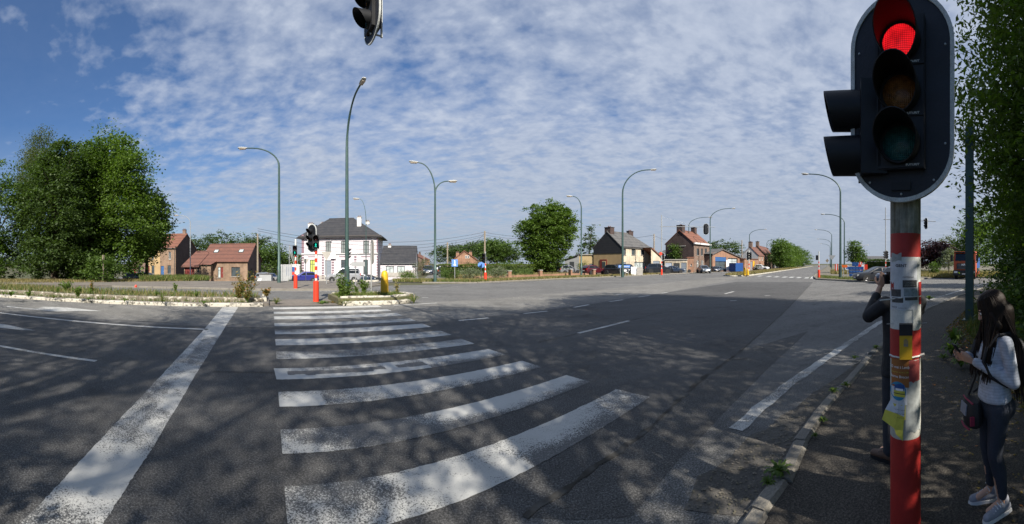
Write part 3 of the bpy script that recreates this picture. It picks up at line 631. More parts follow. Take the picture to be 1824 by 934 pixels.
# ---- forecourts and streets behind, laid over the falling ground
fp = lambda x, d: tuple(at(x, d))
struct(drape('forecourt', [fp(330, 31), fp(480, 30.3), fp(600, 31.6), fp(700, 33.6), fp(748, 33), fp(744, 60), fp(690, 72), fp(560, 85), fp(300, 95), fp(200, 80), fp(250, 46), fp(330, 40)], 'light_asphalt', 0.012, 2.5))
struct(drape('side_street', [fp(752, 32.5), fp(800, 33), fp(793, 45), fp(787, 70), fp(784, 120), fp(782, 260), fp(776, 260), fp(773, 120), fp(768, 70), fp(757, 45)], 'light_asphalt', 0.02, 2.5))
struct(drape('verge', [fp(790, 33.4), fp(850, 32.6), fp(900, 35.2), fp(1000, 41.2), fp(1100, 48), fp(1180, 57.5), fp(1250, 70), fp(1290, 79), fp(1300, 90), fp(1260, 100), fp(1180, 75), fp(1100, 66), fp(1000, 70), fp(900, 66), fp(800, 60)], 'gravel', 0.06, 4, follow=False, thick=0.1))
struct(drape('meadow', [fp(800, 37), fp(850, 37), fp(905, 40), fp(1005, 46), fp(1030, 60), fp(1010, 85), fp(800, 85)], 'meadow', 0.075, 4, follow=False))
kerb_row('verge_kerb', [Vector(fp(752, 32.3)), Vector(fp(800, 32.4)), Vector(fp(850, 32.3)), Vector(fp(900, 34.9)), Vector(fp(1000, 41)), Vector(fp(1100, 47.8)), Vector(fp(1180, 57.2)), Vector(fp(1250, 69.7))], 0.2, 0.11, 'kerb_grey', blk=1.5, seed=21)
struct(drape('grass_verge', [fp(-150, 26), fp(12, 29.5), fp(200, 31), fp(355, 33), fp(372, 38), fp(366, 45), fp(300, 52), fp(100, 60), fp(-150, 60)], 'verge', 0.08, 3, thick=0.1))
# ---- far carriageway, its separator and the right-hand corner
sep_ = [st(48, 12.2), st(48.6, 14.8), st(54, 15.8), st(90, 16.0), st(330, 16.2), st(330, 12.2), st(120, 11.9), st(70, 11.8), st(50, 11.6)]
struct(drape('central_reservation', [tuple(p) for p in sep_], 'verge', 0.12, thick=0.2, follow=False))
kerb_row('reservation_kerb', [st(49, 15.0), st(47.6, 13.5), st(48.4, 11.6), st(70, 11.5), st(120, 11.6), st(230, 11.9)], 0.25, 0.16, 'kerb', blk=2, seed=31)
cor = [gp(1453, 489.5), gp(1449, 494), gp(1455, 498.3), gp(1500, 500.6), gp(1580, 505.2), gp(1600, 506.5), Vector((38, 17.0, 0)), Vector((60, 18.2, 0)), Vector((150, 21.5, 0)), Vector((230, 60, 0)), Vector((300, 190, 0)), st(330, 1.6)]
struct(drape('corner_verge', [tuple(p) for p in cor], 'gravel', 0.10, thick=0.2, follow=False))
kerb_row('corner_kerb', [st(70, 1.95), gp(1453.5, 489.5), gp(1449.5, 494), gp(1455, 498.6), gp(1500, 501), gp(1580, 505.6), gp(1600, 507), Vector((38, 16.9, 0))], 0.2, 0.14, 'kerb_grey', blk=1.5, seed=32)
struct(drape('meadow', [tuple(p) for p in [gp(1480, 489.5), gp(1560, 491), at(1600, 52), at(1660, 43.5), at(1700, 42.5), at(1790, 46), at(1800, 90), at(1480, 120)]], 'meadow', 0.115, follow=False))
struct(drape('far_pavement', [tuple(p) for p in [st(330, 24), st(60, 24.0), st(60, 33), st(330, 33)]], 'gravel', 0.05, follow=False))
# ---------------------------------------------------------------- buildings
def wall_quads(mb, u0, u1, z0, z1, opens, m, y=0.0, depth=0.16, flip=False, top=None):
    """front wall in the local xz plane with real openings and their reveals; top(u) can give a sloped upper edge"""
    us = sorted({u0, u1, *[o[0] for o in opens], *[o[1] for o in opens]}); zs = sorted({z0, z1, *[o[2] for o in opens], *[o[3] for o in opens]})
    us = [u for u in us if u0 <= u <= u1]; zs = [z for z in zs if z0 <= z <= z1]
    for a_, b_ in zip(us, us[1:]):
        for c_, d_ in zip(zs, zs[1:]):
            mu, mz = (a_+b_)/2, (c_+d_)/2
            if any(o[0] < mu < o[1] and o[2] < mz < o[3] for o in opens): continue
            mb.add([(a_, y, c_), (b_, y, c_), (b_, y, d_), (a_, y, d_)], [(0, 1, 2, 3)], m)
    for o in opens:
        a_, b_, c_, d_ = o[:4]
        q = [(a_, c_), (b_, c_), (b_, d_), (a_, d_)]
        for i in range(4):
            p1, p2 = q[i], q[(i+1) % 4]
            mb.add([(p1[0], y, p1[1]), (p2[0], y, p2[1]), (p2[0], y+depth, p2[1]), (p1[0], y+depth, p1[1])], [(0, 1, 2, 3)], m)
def pane_set(parent, o, y=0.11, side=False, xw=None):
    """one window, door or garage door filling an opening"""
    a_, b_, c_, d_, kind = o[:5]; w = b_-a_; h = d_-c_; cx, cz = (a_+b_)/2, (c_+d_)/2
    def bx(mb, x, yy, z, sx, sy, sz, m):
        if side: mb.box((xw - yy, x, z), (sy, sx, sz), m)
        else: mb.box((x, yy, z), (sx, sy, sz), m)
    fm = {'w': 'frame_white', 'd': 'frame_dark', 'g': 'frame_dark', 's': 'frame_dark'}
    if kind in ('win', 'win_dark', 'curtain', 'green', 'shut'):
        fmt = 'frame_white' if kind == 'win' else 'frame_dark'; mb = MB(); f = min(0.09, w*0.12)
        for sx in (-1, 1): bx(mb, cx + sx*(w/2-f/2), y, cz, f, 0.06, h, fmt)
        for sz in (-1, 1): bx(mb, cx, y, cz + sz*(h/2-f/2), w-2*f, 0.058, f, fmt)
        if w > 0.8: bx(mb, cx, y-0.002, cz, f*0.8, 0.058, h-2*f, fmt)
        if h > 1.6: bx(mb, cx, y-0.004, c_ + h*0.72, w-2*f, 0.058, f*0.7, fmt)
        wn = mb.build('window', parent)
        g = MB(); gm = {'win': 'glass', 'win_dark': 'glass', 'curtain': 'curtain', 'green': 'yellow_green', 'shut': 'shutter'}[kind]
        bx(g, cx, y+0.02, cz, w-0.02, 0.012, h-0.02, gm)
        g.build('pane' if kind not in ('shut', 'green') else 'shutter', wn)
        sl_ = MB(); bx(sl_, cx, -0.04, c_-0.04, w+0.16, 0.14, 0.07, 'concrete'); sl_.build('sill', wn)
    else:
        m = {'door': 'grey_door', 'red': 'red_door', 'blue': 'blue_door', 'garage': 'white_door', 'garage_dark': 'frame_dark', 'garage_grey': 'grey_door', 'dark': 'glass', 'bluegate': 'blue_door', 'yellow': 'yellow'}[kind]
        mb = MB(); bx(mb, cx, y, cz, w-0.02, 0.05, h-0.02, m)
        n = 5 if 'gar' in kind or kind == 'bluegate' else 3
        for k in range(1, n): bx(mb, cx, y-0.03, c_ + h*k/n, w-0.12, 0.02, 0.03, m)
        dr = mb.build('door', parent)
        if kind not in ('dark',):
            hb = MB(); bx(hb, a_+w*0.82, y-0.06, c_+h*0.45, 0.14, 0.05, 0.04, 'galv'); hb.build('handle', dr)
class House:
    def __init__(s, name, label, x_a, d_a, n_az, xl, xr, group=None, z=None, cat='house'):
        """front wall through the point (column x_a, distance d_a), its normal towards azimuth n_az, spanning columns xl..xr"""
        s.N = Vector((math.sin(R(n_az)), math.cos(R(n_az)), 0)); s.E = Vector((s.N.y*-1, s.N.x, 0))
        A = at(x_a, d_a); s.A = A
        s.E = Vector((math.sin(R(n_az-90)), math.cos(R(n_az-90)), 0))
        s.O = A + s.E*s.u_of(xl, A); s.L = s.u_of(xr, A) - s.u_of(xl, A)
        s.z = zt(A.x, A.y) if z is None else z
        s.O.z = s.z; s.root = thing(name, label, cat, s.O, math.atan2(s.E.y, s.E.x), group)
    def u_of(s, x, A=None):
        A = s.O if A is None else A; a = az(x); r = Vector((math.sin(a), math.cos(a), 0)); e = s.E
        # A + e*u = r*t
        det = e.x*(-r.y) + r.x*e.y; return ((-A.x)*(-r.y) - (-r.x)*(-A.y))/det
    def P(s, u, v=0): return s.O + s.E*u - s.N*v
    def h(s, y, u, v=0):
        p = s.P(u, v); return CH + (Y0-y)/F*math.hypot(p.x, p.y) - s.z
    def v_of(s, x, u):
        A = s.P(u); a = az(x); r = Vector((math.sin(a), math.cos(a), 0)); e = -s.N
        det = e.x*(-r.y) + r.x*e.y; return ((-A.x)*(-r.y) - (-r.x)*(-A.y))/det
    def op(s, x0, x1, y0, y1, kind):
        u0, u1 = s.u_of(x0), s.u_of(x1); return (u0, u1, max(0.02, s.h(y1, (u0+u1)/2)), s.h(y0, (u0+u1)/2), kind)
    def walls(s, W, he, m, opens=(), side_opens=(), m_side=None, ridge=None, rx=0.5, left_m=None, name='wall', hip=False, u0=0.0, u1=None, low=None):
        u1 = s.L if u1 is None else u1; mb = MB(); m_side = m_side or m; left_m = left_m or m_side
        wall_quads(mb, u0, u1, -0.6, he, [o for o in opens], m)
        mb.add([(u0, W, -.6), (u1, W, -.6), (u1, W, he), (u0, W, he)], [(0, 1, 2, 3)], m_side)
        for uu, mm in ((u0, left_m), (u1, m_side)):
            top = [] if (hip or ridge is None) else [(uu, W*rx, ridge)]
            if uu == u1 and side_opens:
                t_ = MB(); wall_quads(t_, 0, W, -0.6, he, side_opens, mm); mb.add([(uu - p[1], p[0], p[2]) for p in t_.v], t_.f, mm)
                if top: mb.add([(uu, 0, he), (uu, W, he), top[0]], [(0, 1, 2)], mm)
            else:
                mb.add([(uu, 0, -.6), (uu, W, -.6), (uu, W, he)] + top + [(uu, 0, he)], [tuple(range(4 + len(top)))], mm)
        o = mb.build(name, s.root, normals=False)
        for q in opens: pane_set(s.root, q)
        for q in side_opens: pane_set(s.root, q, side=True, xw=u1)
        return o
    def gable_roof(s, W, he, hr, m, rx=0.5, over=0.3, u0=0.0, u1=None, hip_l=0.0, hip_r=0.0, th=0.14, name='roof', hef=None, heb=None):
        u1 = s.L if u1 is None else u1; mb = MB(); ov = over
        ul, ur = u0 - ov*(1 if hip_l else 0.4), u1 + ov*(1 if hip_r else 0.4)
        sf = (hr-he)/(W*rx) if hef is None else (hr-hef)/(W*rx); sb = (hr-he)/(W*(1-rx)) if heb is None else (hr-heb)/(W*(1-rx))
        zf = (he if hef is None else hef) - ov*sf*0.6; zb = (he if heb is None else heb) - ov*sb*0.6
        yf, yb = -ov*0.6, W + ov*0.6; yr = W*rx; rl, rr_ = (u0 + hip_l if hip_l else ul), (u1 - hip_r if hip_r else ur)
        up = [(ul, yf, zf+th), (ur, yf, zf+th), (ur, yb, zb+th), (ul, yb, zb+th), (rl, yr, hr+th), (rr_, yr, hr+th)]
        dn = [(p[0], p[1], p[2]-th) for p in up]
        fs_ = [(0, 1, 5, 4), (2, 3, 4, 5), (6, 10, 11, 7), (8, 11, 10, 9), (0, 6, 7, 1), (2, 8, 9, 3)]
        fs_ += [(1, 2, 5), (1, 7, 8, 2)] if hip_r else [(1, 7, 11, 5), (5, 11, 8, 2)]
        fs_ += [(3, 0, 4), (3, 9, 6, 0)] if hip_l else [(0, 4, 10, 6), (4, 3, 9, 10)]
        mb.add(up+dn, fs_, m)
        mb.tube([(rl, yr, hr+th), (rr_, yr, hr+th)], 0.09, m, 6)
        return mb.build(name, s.root)
    def chimney(s, roof, u, v, z0, z1, w=0.6, m='brick', d=0.5):
        mb = MB(); mb.box((u, v, (z0+z1)/2), (w, d, z1-z0), m); mb.box((u, v, z1+0.04), (w+0.12, d+0.12, 0.1), 'trim_dark' if m != 'white' else 'concrete')
        for k in (-1, 1): mb.tube([(u+k*w*0.2, v, z1+.05), (u+k*w*0.2, v, z1+0.3)], 0.09, 'tile', 8)
        return mb.build('chimney', roof)
    def gutter(s, z, W=0, m='frame_dark', down=True, u0=0.0, u1=None):
        u1 = s.L if u1 is None else u1; mb = MB(); mb.tube([(u0-0.2, -0.22, z), (u1+0.2, -0.22, z)], 0.07, m, 8)
        if down: mb.tube([(u1-0.2, -0.2, z), (u1-0.2, -0.07, z-0.3), (u1-0.2, -0.07, 0)], 0.05, m, 8)
        return mb.build('gutter', s.root)

# ---- 1 the white station house with purple quoins
h = House('station_building', 'large white two-storey station house with purple brick quoins and dark hipped roof', 672, 61, 165, 537.5, 672.5, cat='building')
he = h.h(419, h.L); W_ = 9.0
ops = [h.op(580, 589.5, 430, 452.5, 'shut'), h.op(607.5, 616, 429.5, 452, 'shut'), h.op(647, 657.5, 429, 451, 'shut'), h.op(552, 561.5, 463, 491, 'green'), h.op(579, 590, 464, 495, 'door'), h.op(607.5, 616, 463, 484, 'win_dark'), h.op(647, 655.5, 463, 490, 'win_dark')]
h.walls(W_, he, 'station', ops)
hr = h.h(390.5, h.L*0.5, W_/2)
rf = h.gable_roof(W_, he, hr, 'slate', hip_l=3.9, hip_r=4.9, over=0.9)
for xa, ya, yb_, v in ((545, 399, 414, 3.0), (563.5, 398, 412, 4.4), (636, 387.5, 404, 2.4), (646, 395, 400, 6.0)):
    u = h.u_of(xa); h.chimney(rf, u, v, h.h(yb_, u, v), h.h(ya, u, v), 0.75 if xa > 560 else 1.0, 'white', 0.5)
mb = MB()
for xa, xb, ya, yb_ in ((537.5, 541.5, 421, 498), (671, 675, 421, 498), (573.5, 577, 455, 498), (591, 595, 455, 498), (631, 635, 455, 498)):
    ua, ub = h.u_of(xa), min(h.u_of(xb), h.L+0.04); z = h.h(yb_, ua); k = 0
    while z < h.h(ya, ua):
        solid = ya < 430 and z > h.h(452, ua)
        mb.box(((ua+ub)/2, -0.03, z+0.2), (ub-ua, 0.1, 0.42 if solid else 0.24), 'quoin'); z += 0.42 if solid else 0.46
mb.build('quoin', h.root)
mb = MB(); zb_ = h.h(453, h.L/2); mb.box((h.L/2, -0.07, zb_), (h.L+0.2, 0.16, 0.09), 'grey_render'); mb.box((h.L/2, -0.05, zb_+0.11), (h.L+0.16, 0.12, 0.12), 'white'); mb.build('string_course', h.root)
mb = MB(); mb.box((h.L/2, -0.30, he-0.10), (h.L+1.0, 0.6, 0.22), 'trim_dark'); mb.box((h.L/2, -0.10, he-0.30), (h.L+0.3, 0.2, 0.14), 'quoin')
mb.box((h.L+0.3, W_/2, he-0.10), (0.6, W_+0.6, 0.22), 'trim_dark'); mb.build('cornice', h.root)
mb = MB()
for q in ops[:4] + ops[5:]: mb.box(((q[0]+q[1])/2, -0.03, q[3]+0.55), (q[1]-q[0]+0.7, 0.06, 0.11), 'quoin')
for xa in (588, 612, 632, 652): mb.box((h.u_of(xa), -0.03, h.h(422.5, h.u_of(xa))), (1.7, 0.06, 0.12), 'quoin')
mb.build('lintel_band', h.root)
mb = MB(); u = h.u_of(585); mb.box((u+0.9, -0.35, h.h(455, u)), (0.9, 0.08, 1.2), 'sign_white'); mb.box((h.u_of(590), -0.2, h.h(429, u)), (0.15, 0.35, 0.15), 'galv'); mb.build('hanging_sign', h.root)
mb = MB(); mb.box((h.L/2, -0.04, 0.25), (h.L+0.08, 0.08, 1.1), 'concrete'); mb.build('plinth', h.root)
mb = MB()  # metal stair at the left end
for k in range(12): mb.box((-0.9-k*0.14, 0.6, h.h(498, 0)+k*0.35), (0.3, 0.9, 0.05), 'galv')
mb.tube([(-0.75, 0.15, 0.3), (-2.4, 0.15, 5.3)], 0.05, 'galv', 6); mb.tube([(-0.75, 0.15, 1.3), (-2.4, 0.15, 6.2)], 0.04, 'galv', 6); mb.tube([(-2.4, 0.1, -0.3), (-2.4, 0.1, 6.3)], 0.05, 'galv', 6); mb.tube([(-0.8, 0.1, -0.3), (-0.8, 0.1, 4.2)], 0.05, 'galv', 6)
for k in range(9): mb.tube([(-0.85-k*0.18, 0.15, 0.5+k*0.55), (-0.85-k*0.18, 0.15, 1.5+k*0.55)], 0.02, 'galv', 4)
mb.build('outside_stair', h.root)
# ---- 2 its low white annex
h = House('annex', 'low white one-storey annex with dark roof beside the station house', 739, 56, 168, 677.5, 739.5, cat='building')
he = h.h(470, h.L); W_ = 7.5
ops = [h.op(687.5, 701.5, 474, 491, 'curtain'), h.op(707.5, 721, 474, 491, 'curtain')]
h.walls(W_, he, 'station', ops, ridge=he+2.7); rf = h.gable_roof(W_, he, he+2.75, 'slate', over=0.25); h.gutter(he+0.02)
h.chimney(rf, 1.0, W_/2, he+2.4, he+3.1, 0.5, 'white')
mb = MB(); mb.box((h.u_of(737), -0.16, h.h(473.5, h.L)), (0.5, 0.3, 0.12), 'galv'); mb.build('wall_lamp', h.root)
mb = MB(); mb.box((h.L+0.05, W_*0.45, 0.9), (0.1, 1.6, 2.2), 'galv'); mb.box((h.L/2, -0.03, 0.2), (h.L+0.06, 0.06, 0.7), 'concrete'); mb.build('plinth', h.root)
# ---- 3 bungalow of tan brick, red tiles
h = House('bungalow', 'tan brick bungalow with red-brown tiled roof, two skylights and a red garage door', 441, 57, 153, 332, 441)
uL = h.u_of(379); uW = h.u_of(358); W_ = 9.5; he = h.h(465, h.L); hr = h.h(436, h.L*0.75, W_/2)
ops = [h.op(412, 427.5, 476, 492.5, 'win_dark'), h.op(388, 392.8, 476, 495, 'curtain'), h.op(393, 397.5, 476, 495, 'red')]
h.walls(W_, he, 'brick_tan', ops, m_side='brick_dark_and_shaded', ridge=hr, u0=uL, left_m='brick_tan', side_opens=[(2.0, 3.0, 1.0, 2.2, 'win_dark')])  # right gable darker than the front: its shade is put into the colour
rf = h.gable_roof(W_, he, hr, 'tile', u0=uW, over=0.5)
for xa, ya in ((376, 452), (422, 452)):
    u = h.u_of(xa); mb = MB(); z = h.h(ya, u, 2.6); sl_ = math.atan2(hr-he, W_/2); zz = he + (hr-he)*2.5/(W_/2) + 0.17
    mb.box((u, 2.5, zz), (0.85, 1.0, 0.07), 'frame_dark', rx=sl_); mb.box((u, 2.5, zz+0.03), (0.66, 0.8, 0.05), 'curtain', rx=sl_); mb.build('skylight', rf)
mb = MB(); heg = h.h(473.5, uW/2)
for q in [(0, uW+0.0)]:
    pass
og = [h.op(333.5, 350, 477, 494, 'red'), h.op(355.5, 358.5, 477, 485, 'win_dark')]
wall_quads(mb, 0, uL, -0.6, heg, og, 'brick_tan', y=-0.9); mb.add([(0, -0.9, -.6), (0, 5.5, -.6), (0, 5.5, heg), (0, 2.3, heg+2.2), (0, -0.9, heg)], [(0, 1, 2, 3, 4)], 'brick_tan'); mb.add([(uL, -0.9, -.6), (uL, 0, -.6), (uL, 0, heg), (uL, -0.9, heg)], [(0, 1, 2, 3)], 'brick_tan')
mb.build('garage_wall', h.root, normals=False)
for q in og: pane_set(h.root, q, y=-0.79)
mb = MB(); hg = h.h(447, uW/2, 3); mb.add([(-0.4, -1.3, heg-0.1), (uW+0.2, -1.3, heg-0.1), (uW+0.2, 3.0, hg), (0.6, 3.0, hg), (uW+0.2, 6.5, heg), (-0.4, 6.5, heg)] + [(-0.4, -1.3, heg-0.24), (uW+0.2, -1.3, heg-0.24)], [(0, 1, 2, 3), (3, 2, 4, 5), (0, 3, 5), (6, 7, 1, 0)], 'tile'); mb.build('roof', h.root)
mb = MB(); sl_ = (hr-he)/(W_/2); mb.add([(uW, -1.25, he-1.35*sl_*0.75), (uL+0.1, -1.25, he-1.35*sl_*0.75), (uL+1.0, -0.05, he+0.12), (uW, -0.05, he+0.12)], [(0, 1, 2, 3)], 'tile'); mb.build('roof', h.root)
h.gutter(he-0.12, u0=uL+0.8, down=False)
# ---- 4 row of brick houses with a gable, further left
h = House('row_house', 'two-storey brown brick row house with red tiled roof, dark gable facing the bungalow', 313, 70, 150, 285, 313, 'row of brick houses behind the big tree')
W_ = 11.5; he = h.h(442.5, h.L); hr = h.h(417.5, h.L, W_/2)
h.walls(W_, he, 'brick_tan', [h.op(300.5, 304.5, 449, 462, 'win'), h.op(286.5, 292, 474, 492, 'blue'), h.op(298.5, 304.5, 473, 488, 'win_dark')], m_side='brick_dark_and_shaded', ridge=hr)  # side gable takes a darker brick, shade painted into the wall
rf = h.gable_roof(W_, he, hr, 'tile_red', over=0.35); h.chimney(rf, h.L-0.5, W_/2, hr-0.6, hr+0.9, 0.7, 'brick'); h.gutter(he)
mb = MB(); mb.box((h.L*0.45, 3.1, he+(hr-he)*0.56), (1.3, 1.5, 0.08), 'sign_blue', rx=math.atan2(hr-he, W_/2)); mb.build('skylight', rf)
for xa, xb, mm, lb, dr in ((259, 285, 'tan', 'two-storey yellow rendered row house between the brown ones', 'red'), (235, 259, 'brick', 'brown brick row house at the far left end of the row', 'red')):
    g = House('row_house', lb, 313, 70, 150, xa, xb, 'row of brick houses behind the big tree')
    g.walls(W_, he, mm, [g.op(xa+3, xa+7, 449, 462, 'win'), g.op(xa+11, xa+15, 449, 462, 'win'), g.op(xa+3, xa+7.5, 474, 492, dr), g.op(xa+11, xa+16, 473, 488, 'win_dark')], ridge=hr)
    rf = g.gable_roof(W_, he, hr, 'tile_red', over=0.35); g.chimney(rf, 0.6, W_/2, hr-0.6, hr+0.9, 0.7, 'brick')
# ---- 5 brick gabled house behind the hedge
h = House('gabled_house', 'red brick house whose gable with a small white window rises behind the hedge', 828, 82, 172, 806, 851)
he = h.h(463.5, h.L/2); hr = h.h(447, h.L*0.48); W_ = 11; um = h.u_of(827)
mb = MB(); q = h.op(829, 835.5, 455.5, 460.5, 'win')
wall_quads(mb, 0, h.L, -2, he, [h.op(812, 816, 465, 478, 'win_dark')], 'brick_orange'); mb.add([(0, 0, he), (h.L, 0, he), (um, 0, hr)], [(0, 1, 2)], 'brick_orange'); mb.add([(0, 0, -2), (0, W_, -2), (0, W_, he), (0, 0, he)], [(0, 1, 2, 3)], 'brick'); mb.add([(h.L, 0, -2), (h.L, W_, -2), (h.L, W_, he), (h.L, 0, he)], [(0, 1, 2, 3)], 'brick'); mb.build('wall', h.root, normals=False)
pane_set(h.root, h.op(812, 816, 465, 478, 'win_dark'))
mb = MB(); cxq, czq = (q[0]+q[1])/2, (q[2]+q[3])/2
for k in (-1, 1): mb.box((cxq+k*0.22*1.2, -0.04, czq), (0.42, 0.06, 0.6), 'frame_white')
wn = mb.build('window', h.root); mb = MB()
for k in (-1, 1): mb.box((cxq+k*0.22*1.2, -0.075, czq), (0.30, 0.01, 0.46), 'glass')
mb.build('pane', wn)
mb = MB()
for s_, ue in ((-1, -0.4), (1, h.L+0.4)):
    ze = he - 0.25; mb.add([(um, -0.25, hr+0.1), (um, W_, hr+0.1), (ue, W_, ze), (ue, -0.25, ze), (um, -0.25, hr-0.08), (ue, -0.25, ze-0.18)], [(0, 1, 2, 3), (0, 3, 5, 4)], 'tile_red')
rf = mb.build('roof', h.root); h.chimney(rf, h.u_of(815), 0.5, he, h.h(450, 0), 0.7, 'brick_orange'); h.chimney(rf, h.u_of(838), 0.5, he+.5, h.h(449, 0), 0.7, 'brick_orange')
# ---- 6 the corner group: shed, ochre extension, dark gabled house
h = House('shed', 'low grey rendered shed with mono-pitch roof next to the big round tree', 1031, 63, 222, 1006, 1031.5, cat='shed')
hl, hr_ = h.h(464, 0), h.h(455, h.L); mb = MB(); mb.add([(0, 0, -.3), (h.L, 0, -.3), (h.L, 0, hr_), (0, 0, hl)], [(0, 1, 2, 3)], 'grey_render'); mb.add([(0, 0, -.3), (0, 5, -.3), (0, 5, hl), (0, 0, hl)], [(0, 1, 2, 3)], 'grey_render'); mb.build('wall', h.root)
mb = MB(); mb.add([(-0.2, -0.2, hl), (h.L, -0.2, hr_), (h.L, 5, hr_), (-0.2, 5, hl), (-0.2, -0.2, hl+0.15), (h.L, -0.2, hr_+0.15), (h.L, 5, hr_+0.15), (-0.2, 5, hl+.15)], [(0, 1, 5, 4), (4, 5, 6, 7), (0, 4, 7, 3)], 'trim_dark'); mb.build('roof', h.root)
mb = MB(); u = h.u_of(1019); mb.box((u, -0.03, 1.1), (0.9, 0.06, 2.0), 'frame_dark'); mb.build('door', h.root)
h = House('extension', 'flat-roofed ochre rendered extension between the grey shed and the dark gable', 1058, 62.5, 214, 1031, 1058.5, cat='building')
he = h.h(454.5, h.L/2); h.walls(6, he, 'ochre', [h.op(1049.5, 1057, 470, 483, 'garage_grey')]); mb = MB(); mb.box((h.L/2, 2.9, he+0.06), (h.L+0.1, 6.1, 0.14), 'concrete'); mb.build('roof', h.root)
h = House('corner_house', 'cream brick house with a black slated gable over tan render, facing the road', 1107.5, 58, 147, 1107.5, 1160)
W_ = h.v_of(1057.5, 0); he = h.h(440, 0); hr = h.h(413.5, 0, W_*0.5)
ops = [h.op(1109.5, 1115, 444, 454.5, 'win_dark'), h.op(1125, 1131.5, 444, 454.5, 'win_dark'), h.op(1141.5, 1148, 444.5, 454.5, 'win_dark'), h.op(1110, 1115, 467, 486, 'door'), h.op(1130, 1150.5, 467, 480, 'curtain')]
mb = MB(); zs = h.h(452, 0, W_/2); wall_quads(mb, 0, h.L, -0.4, he, ops, 'cream'); u1 = h.L
mb.add([(u1, 0, -.4), (u1, W_, -.4), (u1, W_, he), (u1, W_/2, hr-1.2), (u1, 0, he)], [(0, 1, 2, 3, 4)], 'cream'); mb.add([(0, W_, -.4), (u1, W_, -.4), (u1, W_, he), (0, W_, he)], [(0, 1, 2, 3)], 'cream')
t_ = MB(); wo_ = [(W_-h.v_of(1079.5, 0), W_-h.v_of(1069.5, 0), h.h(480, 0, 5), h.h(466, 0, 5), 'win_dark')]
wall_quads(t_, 0, W_, -0.4, zs, [], 'tan'); mb.add([(0, p[0], p[2]) for p in t_.v], t_.f, 'tan')
mb.build('wall', h.root, normals=False)
for q in ops: pane_set(h.root, q)
mb = MB(); mb.add([(-0.06, -0.02, zs), (-0.06, W_, zs), (-0.06, W_, he), (-0.06, W_/2, hr), (-0.06, -0.02, he), (0.04, -0.02, zs), (0.04, W_, zs), (0.04, W_, he), (0.04, W_/2, hr), (0.04, -0.02, he)], [(0, 1, 2, 3, 4), (0, 5, 6, 1), (0, 4, 9, 5), (5, 6, 7, 8, 9)], 'slates_black'); mb.build('slated_gable', h.root)
mb = MB(); va, vb = h.v_of(1080, 0), h.v_of(1070, 0); zc_ = h.h(473, 0, (va+vb)/2)
mb.box((-0.05, (va+vb)/2, zc_), (0.1, abs(vb-va)+0.3, 2.0), 'red_door'); mb.box((-0.11, (va+vb)/2-0.2, zc_+0.1), (0.04, abs(vb-va)*0.62, 1.25), 'ochre'); mb.box((-0.14, (va+vb)/2-0.2, zc_+0.1), (0.03, abs(vb-va)*0.5, 1.0), 'glass'); mb.build('window', h.root)
rf = h.gable_roof(W_, he, hr, 'slate_pale', over=0.35, hip_r=2.6); h.gutter(he+0.02, m='trim_dark')
h.chimney(rf, 0.55, W_/2, hr-0.8, hr+0.75, 1.0, 'brick_dark_and_shaded', 1.3); h.chimney(rf, h.L-2.2, W_/2, hr-0.5, hr+0.5, 1.2, 'brick_dark_and_shaded', .6)
h2 = House('side_annex', 'cream annex with sloping red-edged roof and grey garage door right of the corner house', 1161, 61, 147, 1160.6, 1180, cat='building')
hl, hr_ = h2.h(443, 0), h2.h(461, h2.L); q = h2.op(1164, 1176, 465, 482, 'garage_grey'); mb = MB()
mb.add([(0, 0.1, -.3), (q[0], .1, -.3), (q[0], .1, q[3]), (q[1], .1, q[3]), (q[1], .1, -.3), (h2.L, 0.1, -.3), (h2.L, 0.1, hr_), (0, 0.1, hl)], [(0, 1, 2, 7), (2, 3, 6, 7), (3, 4, 5, 6)], 'cream'); mb.add([(h2.L, .1, -.3), (h2.L, 6, -.3), (h2.L, 6, hr_), (h2.L, .1, hr_)], [(0, 1, 2, 3)], 'cream'); mb.build('wall', h2.root)
pane_set(h2.root, (q[0], q[1], -0.2, q[3], 'garage_grey'), y=0.2)
mb = MB(); mb.add([(0, -.1, hl), (h2.L+.2, -.1, hr_-.1), (h2.L+.2, 6, hr_-.1), (0, 6, hl), (0, -.1, hl+.2), (h2.L+.2, -.1, hr_+.1), (h2.L+.2, 6, hr_+.1), (0, 6, hl+.2)], [(0, 1, 5, 4), (4, 5, 6, 7), (1, 2, 6, 5)], 'tile_red'); mb.build('roof', h2.root)
# ---- 7 tall dark brick house
h = House('brick_house', 'tall dark brick house with red-brown roof and a shrub growing on its blind gable', 1236, 74, 147, 1236, 1263.5)
W_ = h.v_of(1184, 0)*0.97; he = h.h(433.5, 0); hr = h.h(411, 0, W_*0.52)
ops = [h.op(a_, a_+3.6, 443, 455, 'win_dark') for a_ in (1241, 1248.5, 1255.5)] + [h.op(1241, 1244.5, 464, 483, 'win'), h.op(1249, 1253, 464, 475, 'win'), h.op(1255.5, 1259.5, 464, 482, 'win_dark')]
h.walls(W_, he, 'brick', ops, left_m='brick_dark_and_shaded', ridge=hr, rx=0.5)
rf = h.gable_roof(W_, he, hr, 'tile_red', over=0.3); h.chimney(rf, 0.6, W_*0.5, hr-1.2, hr+1.1, 1.2, 'brick_dark_and_shaded', 1.4); h.chimney(rf, h.L-0.9, W_*0.5, hr-0.4, hr+1.1, 1.0, 'brick_dark_and_shaded', 1)
mb = MB(); mb.box((h.L/2, -0.25, he), (h.L+0.3, 0.35, 0.35), 'white'); mb.build('gutter', h.root)
mb = MB(); mb.box((-0.05, W_*0.55, h.h(438.5, 0, W_/2)), (0.1, W_*0.55, 0.14), 'concrete'); mb.build('flashing', h.root)
g = House('garage_row', 'row of three garages with pale, dark and blue doors below the brick gable', 1224, 68, 214, 1184, 1224, cat='garage')
